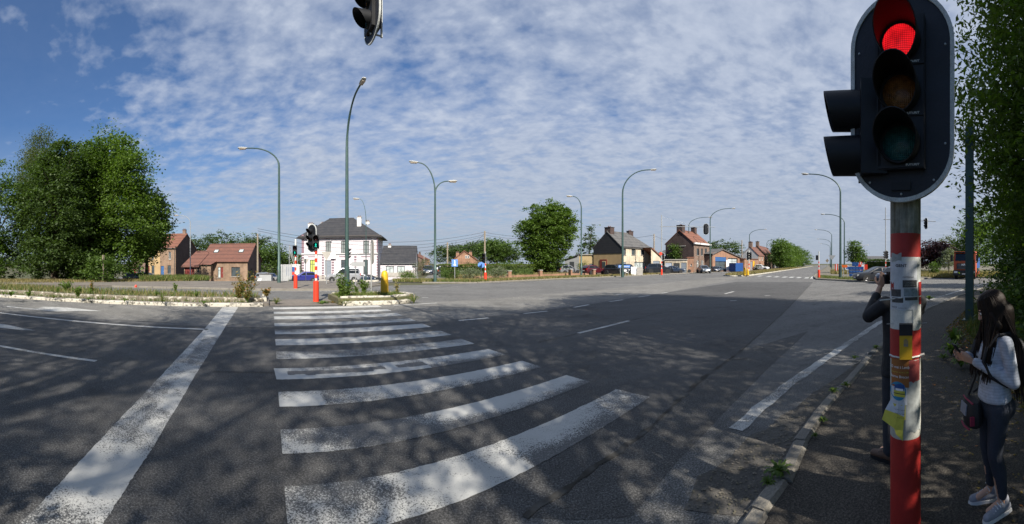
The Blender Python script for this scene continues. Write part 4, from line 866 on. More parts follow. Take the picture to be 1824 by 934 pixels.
he = g.h(463.5, g.L/2); g.walls(5.5, he, 'cream', [g.op(1185, 1197, 468, 486, 'garage'), g.op(1199.5, 1210.5, 469, 486, 'garage_dark'), g.op(1213, 1223, 468, 486, 'garage_grey')]); mb = MB(); mb.box((g.L/2, 2.7, he+0.08), (g.L+0.2, 5.7, 0.16), 'concrete'); mb.build('roof', g.root)
g = House('brick_shed', 'small red brick shed against the tall brick house', 1236, 68.5, 200, 1224.3, 1236, cat='shed')
he = g.h(459.5, g.L/2); g.walls(4.5, he, 'brick_orange', [g.op(1230, 1232.5, 470, 474, 'win')]); mb = MB(); mb.box((g.L/2, 2.2, he+0.08), (g.L+0.2, 4.7, 0.16), 'tile_red'); mb.build('roof', g.root)
c_t = thing('climbing_shrub', 'leafy shrub clinging to the dark blind gable of the brick house', 'shrub', h.P(-0.5, W_*0.62)); c_, P_ = crown('crown', [(0, 0, h.h(450, 0, 8), 1.3, 1.6, 1.7), (0, 0.2, h.h(443, 0, 8), 0.8, 0.9, 1.2), (0, 0, h.h(457, 0, 8), 1.0, 1.3, 1.2)], 120, 14, 0.32, 'leaf', c_t, 0.3)
limbs(P_, (0, 0, 3), (0, 0, 6), 0.06, c_t, 5)
# ---- 8 workshop with blue door, then the smaller houses along the far road
h = House('workshop', 'brick workshop with low grey gable roof and a big blue roller door', 1295, 84, 150, 1269, 1321, cat='garage')
he = h.h(454, h.L/2); hr = h.h(444, h.u_of(1285)); um = h.u_of(1286); W_ = 16; mb = MB()
ops = [h.op(1274, 1293.5, 457, 481, 'dark'), h.op(1297, 1314, 460, 480, 'curtain')]; wall_quads(mb, 0, h.L, -.3, he-0.6, ops, 'brick_orange', depth=0.4); mb.add([(0, 0, he-.6), (h.L, 0, he-.6), (h.L, 0, he-1.0+0.4), (um, 0, hr), (0, 0, he+.2)], [(0, 1, 2, 3, 4)], 'brick_orange')
for uu in (0, h.L): mb.add([(uu, 0, -.3), (uu, W_, -.3), (uu, W_, he-.3), (uu, 0, he-.3)], [(0, 1, 2, 3)], 'brick')
mb.build('wall', h.root, normals=False)
for q in ops: pane_set(h.root, q, y=0.3)
q = ops[0]; mb = MB(); mb.box(((q[0]+q[1])/2, 0.1, q[3]-0.55), (q[1]-q[0]-0.05, 0.12, 1.1), 'blue_door'); mb.build('roller_door', h.root)
mb = MB(); mb.add([(um, -.3, hr+.1), (um, W_, hr+.1), (h.L+.6, W_, he-.7), (h.L+.6, -.3, he-.7), (-.5, -.3, he), (-.5, W_, he), (um, -.3, hr-.15), (h.L+.6, -.3, he-.95), (-.5, -.3, he-.25)], [(0, 1, 2, 3), (0, 4, 5, 1), (0, 3, 7, 6), (0, 6, 8, 4)], 'slate_pale'); mb.build('roof', h.root)
def banner(x, d, w, hgt, z, m, nm='banner', lb='', cat='sign', n_az=195, extra=None):
    t = thing(nm, lb, cat, at(x, d, 0), R(180 - n_az)); mb = MB(); mb.box((0, 0, z+hgt/2), (w, 0.06, hgt), m); mb.build('panel', t)
    mb = MB()
    for k in (-1, 1): mb.tube([(k*w*0.42, 0.07, 0), (k*w*0.42, 0.07, z+hgt)], 0.03, 'galv', 6)
    mb.build('post', t)
    if extra: extra(t)
    return t
banner(1297, 79, 0.9, 2.4, 0.2, 'sign_white', lb='tall white advertising banner beside the workshop door')
bz = thing('container', 'blue steel container standing right of the workshop door', 'container', at(1311, 78, 0), R(10)); mb = MB(); mb.box((0, 0, 1.0), (2.3, 2.0, 1.8), 'sign_blue')
for k in range(7): mb.box((-.98+k*0.33, -1.02, 1.0), (0.14, 0.07, 1.6), 'sign_blue')
mb.build('shell', bz); mb = MB()
for k in (-1, 1): mb.box((k*.8, 0, 0.05), (0.3, 1.9, 0.1), 'frame_dark')
mb.build('skid', bz)
for (nm, lb, xa, d, xl, xr, ye, yr, mf, ms, rm, hw) in [
    ('gable_house', 'small house with pale grey gable and orange brick front beyond the workshop', 1352, 104, 1351, 1361, 455, 440, 'brick_orange', 'grey_render', 'tile', 11),
    ('terrace_house', 'brown brick terrace house with tall chimney further up the road', 1366, 125, 1361.5, 1376, 452, 438, 'brick', 'brick_orange', 'tile', 11),
    ('terrace_house', 'far dark-roofed terrace house next to the long hedge', 1384, 150, 1377, 1395, 462, 449, 'grey_render', 'brick', 'slate', 10)]:
    h = House(nm, lb, xa, d, 141, xl, xr, 'small houses along the far road'); W_ = max(5, min(hw*1.3, h.v_of(xl-(24 if 'pale' in lb else 12), 0))); he = h.h(ye, 0); hr = h.h(yr, 0, W_/2)
    xm = (xl+xr)/2; h.walls(W_, he, mf, [h.op(xl+1.5, xl+3.5, ye+3, ye+9, 'win'), h.op(xm+1, xm+3, ye+3, ye+9, 'win'), h.op(xl+1.5, xl+3.5, ye+13, ye+22, 'red')], left_m=ms, ridge=hr); rf = h.gable_roof(W_, he, hr, rm, over=0.3); h.chimney(rf, 0.8, W_/2, hr-.6, hr+1.4, 1.3, 'brick', 1)
h = House('low_shed', 'low weathered shed with green gate and painted panels by the far road', 1352, 100, 150, 1326, 1350.5, cat='shed')
he = h.h(462, h.L/2); h.walls(5, he, 'brick_orange', [h.op(1337, 1340, 466, 483, 'door'), h.op(1341.5, 1344.5, 465, 476, 'yellow')]); mb = MB(); mb.box((h.L/2, 2.4, he+.08), (h.L+.3, 5.2, .16), 'tile'); mb.build('roof', h.root)
# ---- 9 far warehouse on the right, far street houses in the gap
h = House('warehouse', 'long low white warehouse with grey roof behind the dark hedge', 1560, 150, 235, 1540, 1579, cat='warehouse')
he = h.h(463, h.L/2); h.walls(30, he, 'white', []); mb = MB(); mb.add([(-1, -1, he), (h.L+1, -1, he), (h.L+1, 15, h.h(456.5, h.L/2, 15)), (-1, 15, h.h(456.5, h.L/2, 15))], [(0, 1, 2, 3)], 'slate_pale'); mb.build('roof', h.root)
for (lb, xl, xr, d, yt, yg, mm, n_) in [('brown brick house at the left side of the narrow street', 752, 760, 95, 461, 452, 'brick', 120), ('second brick house further down the narrow street', 760, 765.5, 120, 463, 455, 'brick_orange', 120)]:
    h = House('street_house', lb, xr, d, n_, xl, xr, 'houses down the narrow street', z=-1.2); he = h.h(yt, 0); hr = h.h(yg, 0, 3); h.walls(8, he, mm, [h.op(xl+2, xl+3.5, yt+4, yt+9, 'win')], m_side='brick', ridge=hr); rf = h.gable_roof(8, he, hr, 'tile', over=0.3); h.chimney(rf, h.L/2, 4, hr-.4, hr+.9, .6, 'brick')

# ---------------------------------------------------------------- trees and planting
def tz(x, d): p = at(x, d); p.z = zt(p.x, p.y); return p
# big broadleaved trees at the left
tree('broadleaf_tree', 'large broadleaved tree at the left with twigs reaching up over the lamp post', tz(198, 42), [(0, 0, 9.0, 6.0, 4.8, 5.8), (4.2, 0, 6.2, 3.6, 4, 4.4), (-4.5, 0, 5.5, 3.6, 3.5, 5.2), (-3.6, 0, 9.5, 3.6, 3.5, 5.2), (-0.6, 0, 15.2, 1.2, 1.2, 2.9), (1.2, 0.2, 14.2, 1.9, 1.5, 2.2), (4.0, 0, 11.6, 2.4, 2.2, 2.8), (5.2, 0, 12.6, 1.3, 1.2, 1.1), (3.0, 0, 14.6, 1.0, 1.0, 1.2), (-4.2, 0, 14.2, 1.2, 1.5, 2.0), (0, -2.5, 3.5, 4.5, 2.6, 2.6), (5.2, -0.4, 2.6, 1.9, 1.9, 1.5)], 1000, 66, 0.30, 'leaf_bright', 0.35, (0, 0, 14), 'big trees at the left edge', 40, 1, spread=0.62, shell=0.55, zmin=0.5)
tree('broadleaf_tree', 'dense dark green tree filling the left edge, foliage down to the grass', tz(98, 40), [(0, 0, 7.6, 5.8, 4.4, 5.6), (-3.6, 0, 6, 4.2, 4, 5.2), (3.2, -1, 6.2, 4.0, 3.2, 5.6), (-1, 0, 12.2, 3.8, 2.6, 2.6), (2.6, 0, 12.6, 2.6, 2.2, 2.4), (-4.6, 0, 11.6, 2.6, 2.4, 2.8), (0, -2.5, 2.6, 5.0, 2.2, 2.3)], 800, 62, 0.30, 'leaf_dark', 0.4, (0, 0, 11), 'big trees at the left edge', 18, 2, spread=0.5, shell=0.55, zmin=0.3)
tree('birch_tree', 'olive green birch with drooping twigs rising behind the dark tree at the left', tz(70, 50), [(0, 0, 13, 4.0, 3.4, 5.6), (0.4, 0, 18.0, 2.8, 2.2, 3.4), (-4.0, 0, 15.0, 3.0, 2.6, 4.6), (3.0, 0, 13, 3.0, 2.6, 4.6)], 800, 42, 0.26, 'leaf_olive', 0.25, (0, 0, 17.5), 'big trees at the left edge', 22, 3, spread=0.5, shell=0.4, droop=1.5, aspect=0.4)
tree('broadleaf_tree', 'tree cut by the left frame edge, growing beside the birch', tz(-6, 44), [(0, 0, 8, 4.6, 4.5, 6.6), (0, 0, 3, 4.5, 3.5, 3.2)], 480, 38, 0.34, 'leaf', 0.3, (0, 0, 12), 'big trees at the left edge', 12, 4, spread=0.5, zmin=0.3)
tree('understorey_shrub', 'ivy-green shrub mass below the big trees at the left', tz(140, 37.5), [(0, 0, 1.6, 5.5, 1.6, 1.9), (-5.5, 0, 1.8, 3.0, 1.6, 2.1), (4.5, 0.5, 1.2, 2.6, 1.4, 1.5)], 420, 30, 0.26, 'leaf', 0.1, (0, 0, 2), 'big trees at the left edge', 8, 5, cat='shrub', spread=0.35, zmin=0.1)
tree('broadleaf_tree', 'mid green tree between the dark tree and the tall right-hand one of the left group', tz(146, 43), [(0, 0, 8.8, 5.0, 3.6, 6.6), (0.4, -1, 4.6, 5.4, 3.6, 4.0), (-1.2, 0, 13.4, 3.4, 2.4, 3.0), (2.0, 0, 13.6, 3.0, 2.0, 2.8), (0.4, -1.5, 10.5, 3.6, 2.4, 3.6)], 950, 60, 0.30, 'leaf', 0.3, (0, 0, 12), 'big trees at the left edge', 18, 6, spread=0.5, zmin=0.3)
tree('broadleaf_tree', 'low spreading boughs at the right side of the left tree group', tz(262, 43), [(0, 0, 6.6, 2.7, 3, 3.6), (0.8, 0, 8.6, 1.9, 2, 2.2), (1.4, 0, 5.6, 1.9, 2, 1.9), (-.6, 0, 4.2, 2.4, 2, 1.9)], 420, 38, 0.32, 'leaf', 0.22, (0, 0, 8), 'big trees at the left edge', 18, 7, spread=0.45, zmin=2.2)
# trees behind the bungalow
for i, (x, d, r, hh, mm, lb) in enumerate([(328, 92, 3.2, 10.4, 'leaf_dark', 'rounded tree above the dark gable of the row house'), (392, 88, 4.8, 10.4, 'leaf_dark', 'broad tree right behind the bungalow ridge'), (420, 95, 3.6, 9.6, 'leaf_dark', 'darker tree behind the bungalow roof'), (362, 95, 3.6, 9.8, 'leaf_dark', 'dark tree between the row house and the bungalow'),
        (455, 84, 4.6, 9.4, 'leaf_dark', 'bushy green tree right of the bungalow gable'), (478, 78, 3.8, 7.0, 'leaf', 'mid green tree between the bungalow and the tall lamp post'), (508, 84, 4.2, 5.4, 'leaf', 'low tree left of the station house'), (440, 100, 1.6, 10.0, 'leaf_dark', 'narrow dark conifer behind the bungalow')]):
    tree('garden_tree', lb, tz(x, d), [(0, 0, hh*0.62, r, r, hh*0.42), (r*0.5, 0, hh*0.75, r*0.6, r*0.6, hh*0.3), (-r*0.5, 0, hh*0.7, r*0.6, r*.6, hh*0.3), (0, 0, hh*0.3, r*0.9, r*.8, hh*0.3)], 170, 26, 0.45, mm, 0.2, None, 'garden trees behind the bungalow', 6, 20+i, spread=0.6, zmin=0.5)
# the round tree in the middle
tree('round_tree', 'large rounded bright green tree standing alone beyond the junction', tz(975, 56), [(0, 0, 7.0, 4.2, 4.2, 3.8), (0.3, 0, 9.0, 3.2, 3.0, 2.4), (1.6, 0, 8.4, 2.8, 2.8, 2.6), (-2.8, 0, 6.2, 2.3, 2.6, 2.6), (2.8, 0, 6.6, 2.0, 2.4, 2.6), (-.4, 0, 4.2, 3.8, 3.6, 2.6), (-1.2, -1, 2.6, 2.8, 2.4, 1.9), (0.2, 0, 2.0, 2.4, 2.4, 1.8)], 1150, 38, 0.32, 'leaf_bright', 0.4, (0.2, 0, 8), None, 26, 40, spread=0.34, zmin=0.5)
tree('conifer', 'thin ragged conifer left of the black slated gable', tz(1048, 78), [(0, 0, 4.6, 2.6, 2.6, 2.0), (0.4, 0, 6.6, 1.8, 1.8, 1.6), (0.6, 0, 8.4, 1.0, 1.0, 1.5), (1.2, 0, 9.5, .5, .5, .8)], 110, 18, 0.42, 'leaf_dark', 0.15, (0.6, 0, 9.5), None, 8, 41, spread=0.35, shell=0.7)
# tree belt behind the hedge
for i, (x, d, r, hh, mm) in enumerate([(800, 130, 7, 8.5, 'leaf_dark'), (816, 140, 6, 9.2, 'leaf_olive'), (842, 130, 6.5, 9.4, 'leaf'), (862, 118, 6, 9.2, 'leaf_dark'), (884, 105, 5.6, 8.8, 'leaf'), (898, 110, 5.0, 7.0, 'leaf_dark'), (1252, 120, 7, 8.0, 'leaf'), (1288, 118, 7.0, 9.0, 'leaf_dark')]):
    L8 = ['dark tree at the left of the belt behind the gabled house', 'olive tree just above the gabled house roof', 'green tree behind the right chimney of the gabled house', 'dark tree in the belt behind the small utility pole', 'green bushy tree above the right end of the hedge', 'small dark tree beside the round tree', 'tree behind the tall brick house', 'dark round tree rising behind the workshop roof']
    tree('belt_tree', L8[i], tz(x, d), [(0, 0, hh*0.6, r, r, hh*0.42), (r*.4, 0, hh*0.72, r*.6, r*.6, hh*0.3), (-r*.4, 0, hh*0.7, r*.6, r*.6, hh*.28)], 150, 24, 0.6, mm, 0.2, None, 'trees in the belt beyond the houses', 5, 50+i, spread=0.8, zmin=0.5)
# clipped hedge beyond the junction
def hedge(name, label, pts, w, hgt, m, dens, leaf, z=0.05, wob_=0.15, cat='hedge'):
    t = thing(name, label, cat, (pts[0][0], pts[0][1], z)); P = resample(pts, 0.5); o = P[0]; mb = MB()
    for a_, b_ in zip(P, P[1:]):
        c = (a_+b_)/2 - o; ang = math.atan2(b_.y-a_.y, b_.x-a_.x); mb.box((c.x, c.y, hgt*0.44), ((b_-a_).length*1.02, w*0.72, hgt*0.86), 'leaf_dark', rz=ang)
    mb.build('core', t, normals=False); n = int(dens*(P[-1]-P[0]).length); idx = rng.integers(0, len(P), n); base = np.array([[p.x-o.x, p.y-o.y, 0] for p in P])[idx]
    face = rng.random(n); q = base + np.stack([rng.normal(0, .25, n), rng.normal(0, .25, n), rng.random(n)*hgt], 1); d_ = (P[-1]-P[0]).normalized(); nn = np.array([-d_.y, d_.x, 0])
    q += nn*((rng.integers(0, 2, n)*2-1)*w*0.5*rng.uniform(0.75, 1.12, n))[:, None]; tp = face > 0.6; q[tp, 2] = hgt*(1+rng.normal(0, 0.03, tp.sum())) + wob_*np.sin(q[tp, 0]*2)*0.3
    quads_mesh('foliage', leaf_quads(q, leaf, 0.3), m, t); return t
hedge('hedge', 'long clipped green hedge in front of the brick gabled house', [tz(786, 46), tz(860, 45), tz(947, 48)], 1.0, 1.55, 'hedge', 700, 0.16)
hedge('hedge', 'low dark trimmed hedge at the foot of the round tree', [tz(947, 56), tz(1004, 62)], 1.0, 1.6, 'leaf_dark', 300, 0.18)
hedge('hedge', 'dark clipped hedge in front of the white warehouse', [at(1545, 70), at(1580, 66), at(1640, 66)], 1.5, 2.4, 'leaf_dark', 300, 0.3)
def shrub(label, x, d, r, hh, m, n=120, leaf=0.12, name='shrub', group=None, z=None, sp=0.2, per=16):
    p = tz(x, d); p.z = p.z if z is None else z
    return tree(name, label, p, [(0, 0, hh*.5, r, r, hh*.5), (r*.35, 0, hh*.65, r*.6, r*.6, hh*.36), (-r*.35, 0, hh*.55, r*.6, r*.6, hh*.36)], n, per, leaf, m, 0.05, (0, 0, hh*.7), group, 6, int(x), cat='shrub', spread=sp, zmin=0.05)
shrub('grey-green roadside shrub left of the striped signal pole beyond the junction', 838, 38, 1.3, 1.35, 'leaf_silver'); shrub('grey-green leafy shrub right of the striped signal pole beyond the junction', 888, 38.5, 0.95, 1.35, 'leaf_silver')
shrub('small dark bush by the blue square sign', 803, 37, 0.9, 1.1, 'leaf'); shrub('bushy weeds at the corner of the white annex', 725, 42, 1.0, 1.0, 'weed'); shrub('rounded green bush against the ochre extension', 1038, 58, 0.9, 2.2, 'leaf_bright')
shrub('tall bush standing beside the white annex wall', 753, 52, 1.6, 2.4, 'leaf_olive'); shrub('bright bush behind the left end of the hedge', 845, 50, 2.3, 2.3, 'leaf_olive', 160); shrub('light green bush behind the hedge near its right end', 905, 52, 2.0, 2.3, 'leaf_bright', 160)
shrub('dark bush in front of the long roadside hedge', 1352, 96, 1.5, 1.7, 'leaf_dark')
# long hedge of trees by the far road
for i, (s_, t_, r, hh) in enumerate([(118, 17.0, 4.2, 9.6), (126, 17.5, 4.6, 10.6), (136, 18, 4.6, 10.6), (147, 18, 4.8, 10.6), (160, 18, 5, 10.4), (175, 18, 5, 10.4), (195, 18, 6, 10.4), (220, 18, 7, 10.2)]):
    tree('roadside_tree', ['bushy roadside tree at the near end of the green row along the far road', 'tallest roadside tree, second in the row along the far road', 'third roadside tree in the row along the far road', 'fourth roadside tree in the row along the far road', 'fifth roadside tree in the receding row', 'sixth roadside tree in the receding row', 'seventh and smaller looking roadside tree in the row', 'last and farthest tree of the receding roadside row'][i],
         st(s_, t_), [(0, 0, hh*.5, r, r, hh*.5), (0, 0, hh*.72, r*.7, r*.7, hh*.28), (r*.4, 0, hh*.3, r*.8, r*.8, hh*.3)], 220, 26, 0.5, 'leaf_bright' if i % 3 else 'leaf', 0.2, None, 'tree row along the far road', 3, 70+i, spread=0.6, zmin=0.2)
tree('young_tree', 'round young tree behind the blue direction signs', at(1524, 66), [(0, 0, 3.6, 2.0, 2, 1.9), (-0.3, 0, 5.0, 1.3, 1.3, 1.2), (1.2, 0, 3.0, 1.6, 1.6, 1.4)], 200, 22, 0.3, 'leaf', 0.12, None, None, 6, 90, spread=0.35)
tree('purple_tree', 'dark purple-leaved tree beyond the side road', at(1668, 66), [(0, 0, 3.6, 5.5, 3, 2.2), (-3, 0, 2.8, 4, 3, 1.8), (3.5, 0, 3.8, 3, 3, 2.2)], 420, 26, 0.38, 'leaf_purple', 0.2, None, None, 10, 91, spread=0.5, zmin=0.4)
tree('young_tree', 'pale leaved sapling in the meadow left of the truck', at(1690, 50), [(0, 0, 2.4, 1.3, 1.2, 1.3), (0.5, 0, 3.2, 0.8, .8, .8)], 90, 20, 0.2, 'leaf_silver', 0.06, None, None, 7, 92, spread=0.25)
tree('young_tree', 'small bushy sapling in the meadow between signal pole and truck', at(1665, 49), [(0, 0, 1.2, 0.9, .8, 1.0)], 60, 18, 0.18, 'leaf_bright', 0.05, None, None, 5, 93, spread=0.2)
tree('yellow_tree', 'yellow-green treetop behind the purple tree', at(1690, 90), [(0, 0, 5.2, 4.5, 3, 3.2)], 150, 22, 0.45, 'leaf_olive', 0.15, None, None, 4, 94, spread=0.5)
tree('dark_tree', 'dark tree rising behind the truck and the green mast', at(1740, 62), [(0, 0, 5.5, 4.2, 4, 4.5), (2, 0, 9, 3, 3, 3), (-2.2, 0, 4.5, 2.4, 3, 3.5)], 420, 28, 0.35, 'leaf_shade', 0.25, None, None, 10, 95, spread=0.5, zmin=0.4)
# the row of tall ash trees behind the pavement: their crowns shade the junction
def ash(label, x, y, hh, r, seed, low=False, n=1250, B=None, leaf=0.15, per=44, spread=0.30):
    B = B or [(0, 0, hh*.66, r, r, hh*.26), (r*.5, r*.2, hh*.8, r*.65, r*.65, hh*.18), (-r*.5, -r*.1, hh*.78, r*.62, r*.62, hh*.19), (0, r*.4, hh*.52, r*.8, r*.7, hh*.16), (0, 0, hh*.9, r*.5, r*.5, hh*.13)] + ([(0.2, 0.2, hh*.33, r*.85, r*.8, hh*.20)] if low else [])
    return tree('ash_tree', label, (x, y, 0.02), B, n, per, leaf, 'leaf_shade', 0.28, (0, 0, hh*.85), 'row of tall trees behind the pavement', 40, seed, spread=spread, shell=0.35, flat=0.25, aspect=0.42, droop=0.3)
a1 = ash('tall tree hanging over the pavement at the right edge, behind the woman', 12.0, -1.2, 15.5, 3.7, 101, True, 3900, [(0, 0, 9.5, 4.5, 4.5, 5.0), (-.3, .6, 4.5, 3.7, 3.6, 2.8), (0.2, 0.3, 6.5, 4.5, 4.4, 2.8), (-.5, .5, 12.5, 4.3, 4.3, 3.6), (1.2, 1.0, 2.6, 2.6, 2.4, 1.8)], 0.185, 66, 0.42)
a2 = ash('tall tree just behind the photographer, its crown out of frame', 3.4, -5.6, 16.5, 4.2, 102, True, 215, per=150, leaf=0.16, spread=0.50)
for i, (x_, y_, rz_, sc_, lb) in enumerate([(7.6, -4.6, 1.2, 0.92, 'tall tree between the photographer and the right edge, out of frame'), (-0.4, -10.4, 2.3, 1.0, 'tall tree to the left rear, throwing dappled shade on the stop line'), (-4.6, -14.6, 3.5, 1.0, 'fourth tree to the left rear, its shade falling on the left lane'), (-9.2, -18.6, 4.6, 1.0, 'furthest tree to the left rear, shading the arrow lane'), (14.5, -4.6, 2.0, 0.95, 'second tree along the side road at the right, beyond the woman')]):
    c_ = copy_tree(a2); c_.location = (x_, y_, 0.02); c_.rotation_euler.z = rz_; c_.scale = (sc_,)*3; c_['label'] = lb
for i, (x_, y_, r_, h_) in enumerate([(-3.4, -6.0, 1.7, 4.2), (-0.2, -4.6, 1.6, 4.0), (2.6, -3.4, 1.5, 3.8), (5.2, -2.9, 1.5, 4.2)]):  # unseen bushes, added to darken the pavement and the near road edge
    tree('pavement_bush', ['unseen bush added to shade the pavement at the left rear', 'unseen bush added to shade the pavement just behind the photographer', 'unseen bush added to shade the pavement beside the photographer', 'tall unseen bush added behind the woman to shade the pavement'][i], (x_, y_, .02), [(0, 0, h_*.5, r_, r_, h_*.5), (0, 0, h_*.75, r_*.8, r_*.8, h_*.28)], 100, 40, 0.15, 'leaf_shade', 0.06, None, 'bushes right of the pavement', 8, 130+i, cat='bush', spread=0.3, zmin=0.05)
# bushes and hanging foliage right of the pavement
for i, (x_, y_, r, hh, mm) in enumerate([(15.5, 2.4, 1.8, 4.2, 'leaf_shade'), (21, 2.6, 2.6, 7.5, 'leaf_shade'), (29, 3.0, 3.4, 8.5, 'leaf_bright'), (11.5, 1.6, 1.2, 2.2, 'leaf'), (8.2, 0.6, 1.0, 1.5, 'leaf'), (6.2, -0.6, 1.1, 2.2, 'leaf_shade')]):
    tree('pavement_bush', ['tall bush behind the green mast', 'large overgrown bush along the side road', 'leafy tree mass where the side road bends away', 'waist-high bush right of the green mast', 'low bush beside the pavement behind the woman', 'bush at the right frame edge behind the woman'][i],
         (x_, y_, 0.03), [(0, 0, hh*.5, r, r, hh*.5), (0, 0, hh*.75, r*.7, r*.7, hh*.28)], int(160*r), 30, 0.13 if x_ < 20 else 0.22, mm, 0.06, None, 'bushes right of the pavement', 8, 110+i, cat='bush', spread=0.28, zmin=0.05)
# ---------------------------------------------------------------- street furniture
def text_geo(s, size, bold=0.0):
    cu = bpy.data.curves.new('lettering', 'FONT'); cu.body = s; cu.size = size; cu.align_x = 'CENTER'; cu.align_y = 'CENTER'; cu.offset = bold; cu.resolution_u = 3
    o = bpy.data.objects.new('lettering', cu); COL.objects.link(o)
    dg = bpy.context.evaluated_depsgraph_get(); me = o.evaluated_get(dg).to_mesh(); vs = [tuple(v.co) for v in me.vertices]; fs = [tuple(p.vertices) for p in me.polygons]
    o.evaluated_get(dg).to_mesh_clear(); bpy.data.objects.remove(o); bpy.data.curves.remove(cu); return vs, fs
def flat_text(s, size, m, parent, loc, rz=0.0, bold=0.0, name='lettering'):
    vs, fs = text_geo(s, size, bold); mb = MB(); mb.add([(v[0], 0, v[1]) for v in vs], fs, m); return mb.build(name, parent, loc=loc, rz=rz, normals=False)
def street_lamp(label, x, d, straight, arms, r=0.085, z=None, name='street_lamp', group='lamp posts around the junction', mtl='lamp_green'):
    """arms: list of (azimuth, reach, rise)"""
    p = at(x, d); p.z = zt(p.x, p.y) + (0.1 if z is None else z); t = thing(name, label, 'street lamp', p, 0, group)
    mb = MB(); mb.tube([(0, 0, -0.2), (0, 0, 1.4), (0, 0, 1.45), (0, 0, straight*0.6), (0, 0, straight)], [r*1.5, r*1.5, r*1.15, r*0.95, r*0.8], mtl, 12); mb.box((0.0, -r*1.5, 0.9), (0.1, 0.02, 0.45), 'frame_dark'); mb.build('pole', t, smooth=True)
    for a_, reach, rise in arms:
        dx, dy = math.sin(R(a_)), math.cos(R(a_)); pts = []
        for k in range(11):
            u = k/10; ang = u*math.pi/2*0.93; pts.append(Vector((dx*reach*(1-math.cos(ang))*0.9, dy*reach*(1-math.cos(ang))*0.9, straight + rise*math.sin(ang))))
        e = pts[-1]; pts.append(Vector((dx*reach, dy*reach, e.z + rise*0.02))); mb = MB(); mb.tube(pts, [r*0.78]*2 + [r*0.62]*4 + [r*0.5]*6, mtl, 8); arm = mb.build('arm', t, smooth=True)
        mb = MB(); ang = math.atan2(dy, dx); q = pts[-1] + Vector((dx, dy, 0.06))*0.35
        rings = []
        for u, w, hh in ((-0.42, .07, .05), (-0.36, .12, .08), (0.0, .17, .11), (0.34, .15, .09), (0.42, .09, .04)):
            rings.append([Vector((q.x + math.cos(ang)*u - math.sin(ang)*w*cs, q.y + math.sin(ang)*u + math.cos(ang)*w*cs, q.z + hh*sn + u*0.08)) for cs, sn in [(math.cos(k*math.pi/5), math.sin(k*math.pi/5)*(1.0 if k < 5 else 0.6)) for k in range(10)]])
        mb.loft(rings, 'lamp_head'); lh = mb.build('lamp_head', t, smooth=True)
        mb = MB(); mb.box((q.x, q.y, q.z-0.085), (0.58, 0.22, 0.06), 'lamp_bowl', rz=ang); mb.build('lamp_glass', lh)
    return t
def lamp_px(label, x, d, y_top, arms, y_str, **kw):
    p = at(x, d); zb = zt(p.x, p.y) + kw.get('z', 0.1); top = ht(y_top, d) - zb; s_ = ht(y_str, d) - zb
    return street_lamp(label, x, d, s_, [(a_, re, top - s_ + dr) for a_, re, dr in arms], **kw)
lamp_px('tall green lamp post beside the crossing refuge, lamp leaning over the near road', 618, 26, 163, [(136, 2.9, -0.9)], 262, r=0.13)
lamp_px('tall green lamp post left of the station house, arm bent to the left', 497, 31, 262, [(-122, 2.85, 0)], 296, r=0.11)
lamp_px('green lamp post with two arms right of the white annex', 775, 32.5, 322, [(-112, 1.6, 1.55), (66, 1.3, 0)], 345, r=0.10, z=0.1)
lamp_px('small dark lamp post in front of the station house roof', 652, 44, 360, [(-100, 0.9, 0.4)], 395, r=0.055)
lamp_px('thin grey lamp post in front of the brick row house', 339, 56, 383, [(-122, 2.0, 0)], 397, r=0.07, mtl='galv')
lamp_px('green lamp post right of the large round tree, arm to the left', 1035.5, 48, 350, [(-78, 1.25, 0)], 372, r=0.10)
lamp_px('tall green lamp post in front of the cream corner house, arm to the right', 1109, 46, 304, [(108, 3.6, 0.1)], 345, r=0.13)
lamp_px('lamp post in front of the dark brick house, arm to the right', 1227, 78, 388, [(118, 4.3, 0.1)], 402, r=0.11)
lamp_px('lamp post at the right corner of the brick house, arm towards the overhead signal side', 1265, 74, 372, [(118, 4.5, 0.1)], 392, r=0.12)
for i, (x, d, yt, ys, re) in enumerate([(1335, 112, 409.5, 420, 4.6), (1366, 152, 426, 434, 5.0), (1388, 195, 434.5, 442, 4.4)]):
    lamp_px(['lamp post behind the yellow bollards, arm to the right', 'middle far lamp post on the left side of the road', 'farthest lamp post on the left side of the road, before the tree row'][i], x, d, yt, [(128, re, 0.1)], ys, r=0.13, group='lamp posts along the far road')
lamp_px('tall green lamp post on the right corner island, arm to the left', 1497, 42, 310, [(-38, 3.8, 0)], 342, r=0.125)
for i, (x, d, yt, ys, re) in enumerate([(1504, 72, 382, 397, 4.0), (1481.5, 112, 409.5, 420, 4.6), (1480, 150, 426, 434, 5.0), (1478.5, 190, 434.5, 442, 4.6)]):
    lamp_px(['lamp post just behind the tall one on the right corner island', 'second lamp post on the right side of the far road, with a sign', 'third lamp post on the right side of the far road', 'farthest lamp post on the right side of the far road'][i], x, d, yt, [(-38, re, 0)], ys, r=0.13, group='lamp posts along the far road')
lamp_px('thin lamp mast with two heads above the white warehouse', 1540, 130, 437, [(-60, .9, 0.1), (120, .9, 0.1)], 438.5, r=0.06, mtl='galv', group='lamp posts along the far road')
# the square green mast at the right
t = thing('green_mast', 'square dark green mast standing between the pavement and the bushes at the right', 'mast', (10.45, 3.2, 0.02)); mb = MB(); mb.box((0, 0, 2.9), (0.24, 0.24, 5.9), 'lamp_green', rz=0.2); mb.build('pole', t); mb = MB(); mb.box((0, 0, 0.02), (0.42, 0.42, 0.05), 'lamp_green', rz=0.2); mb.build('base_plate', t)

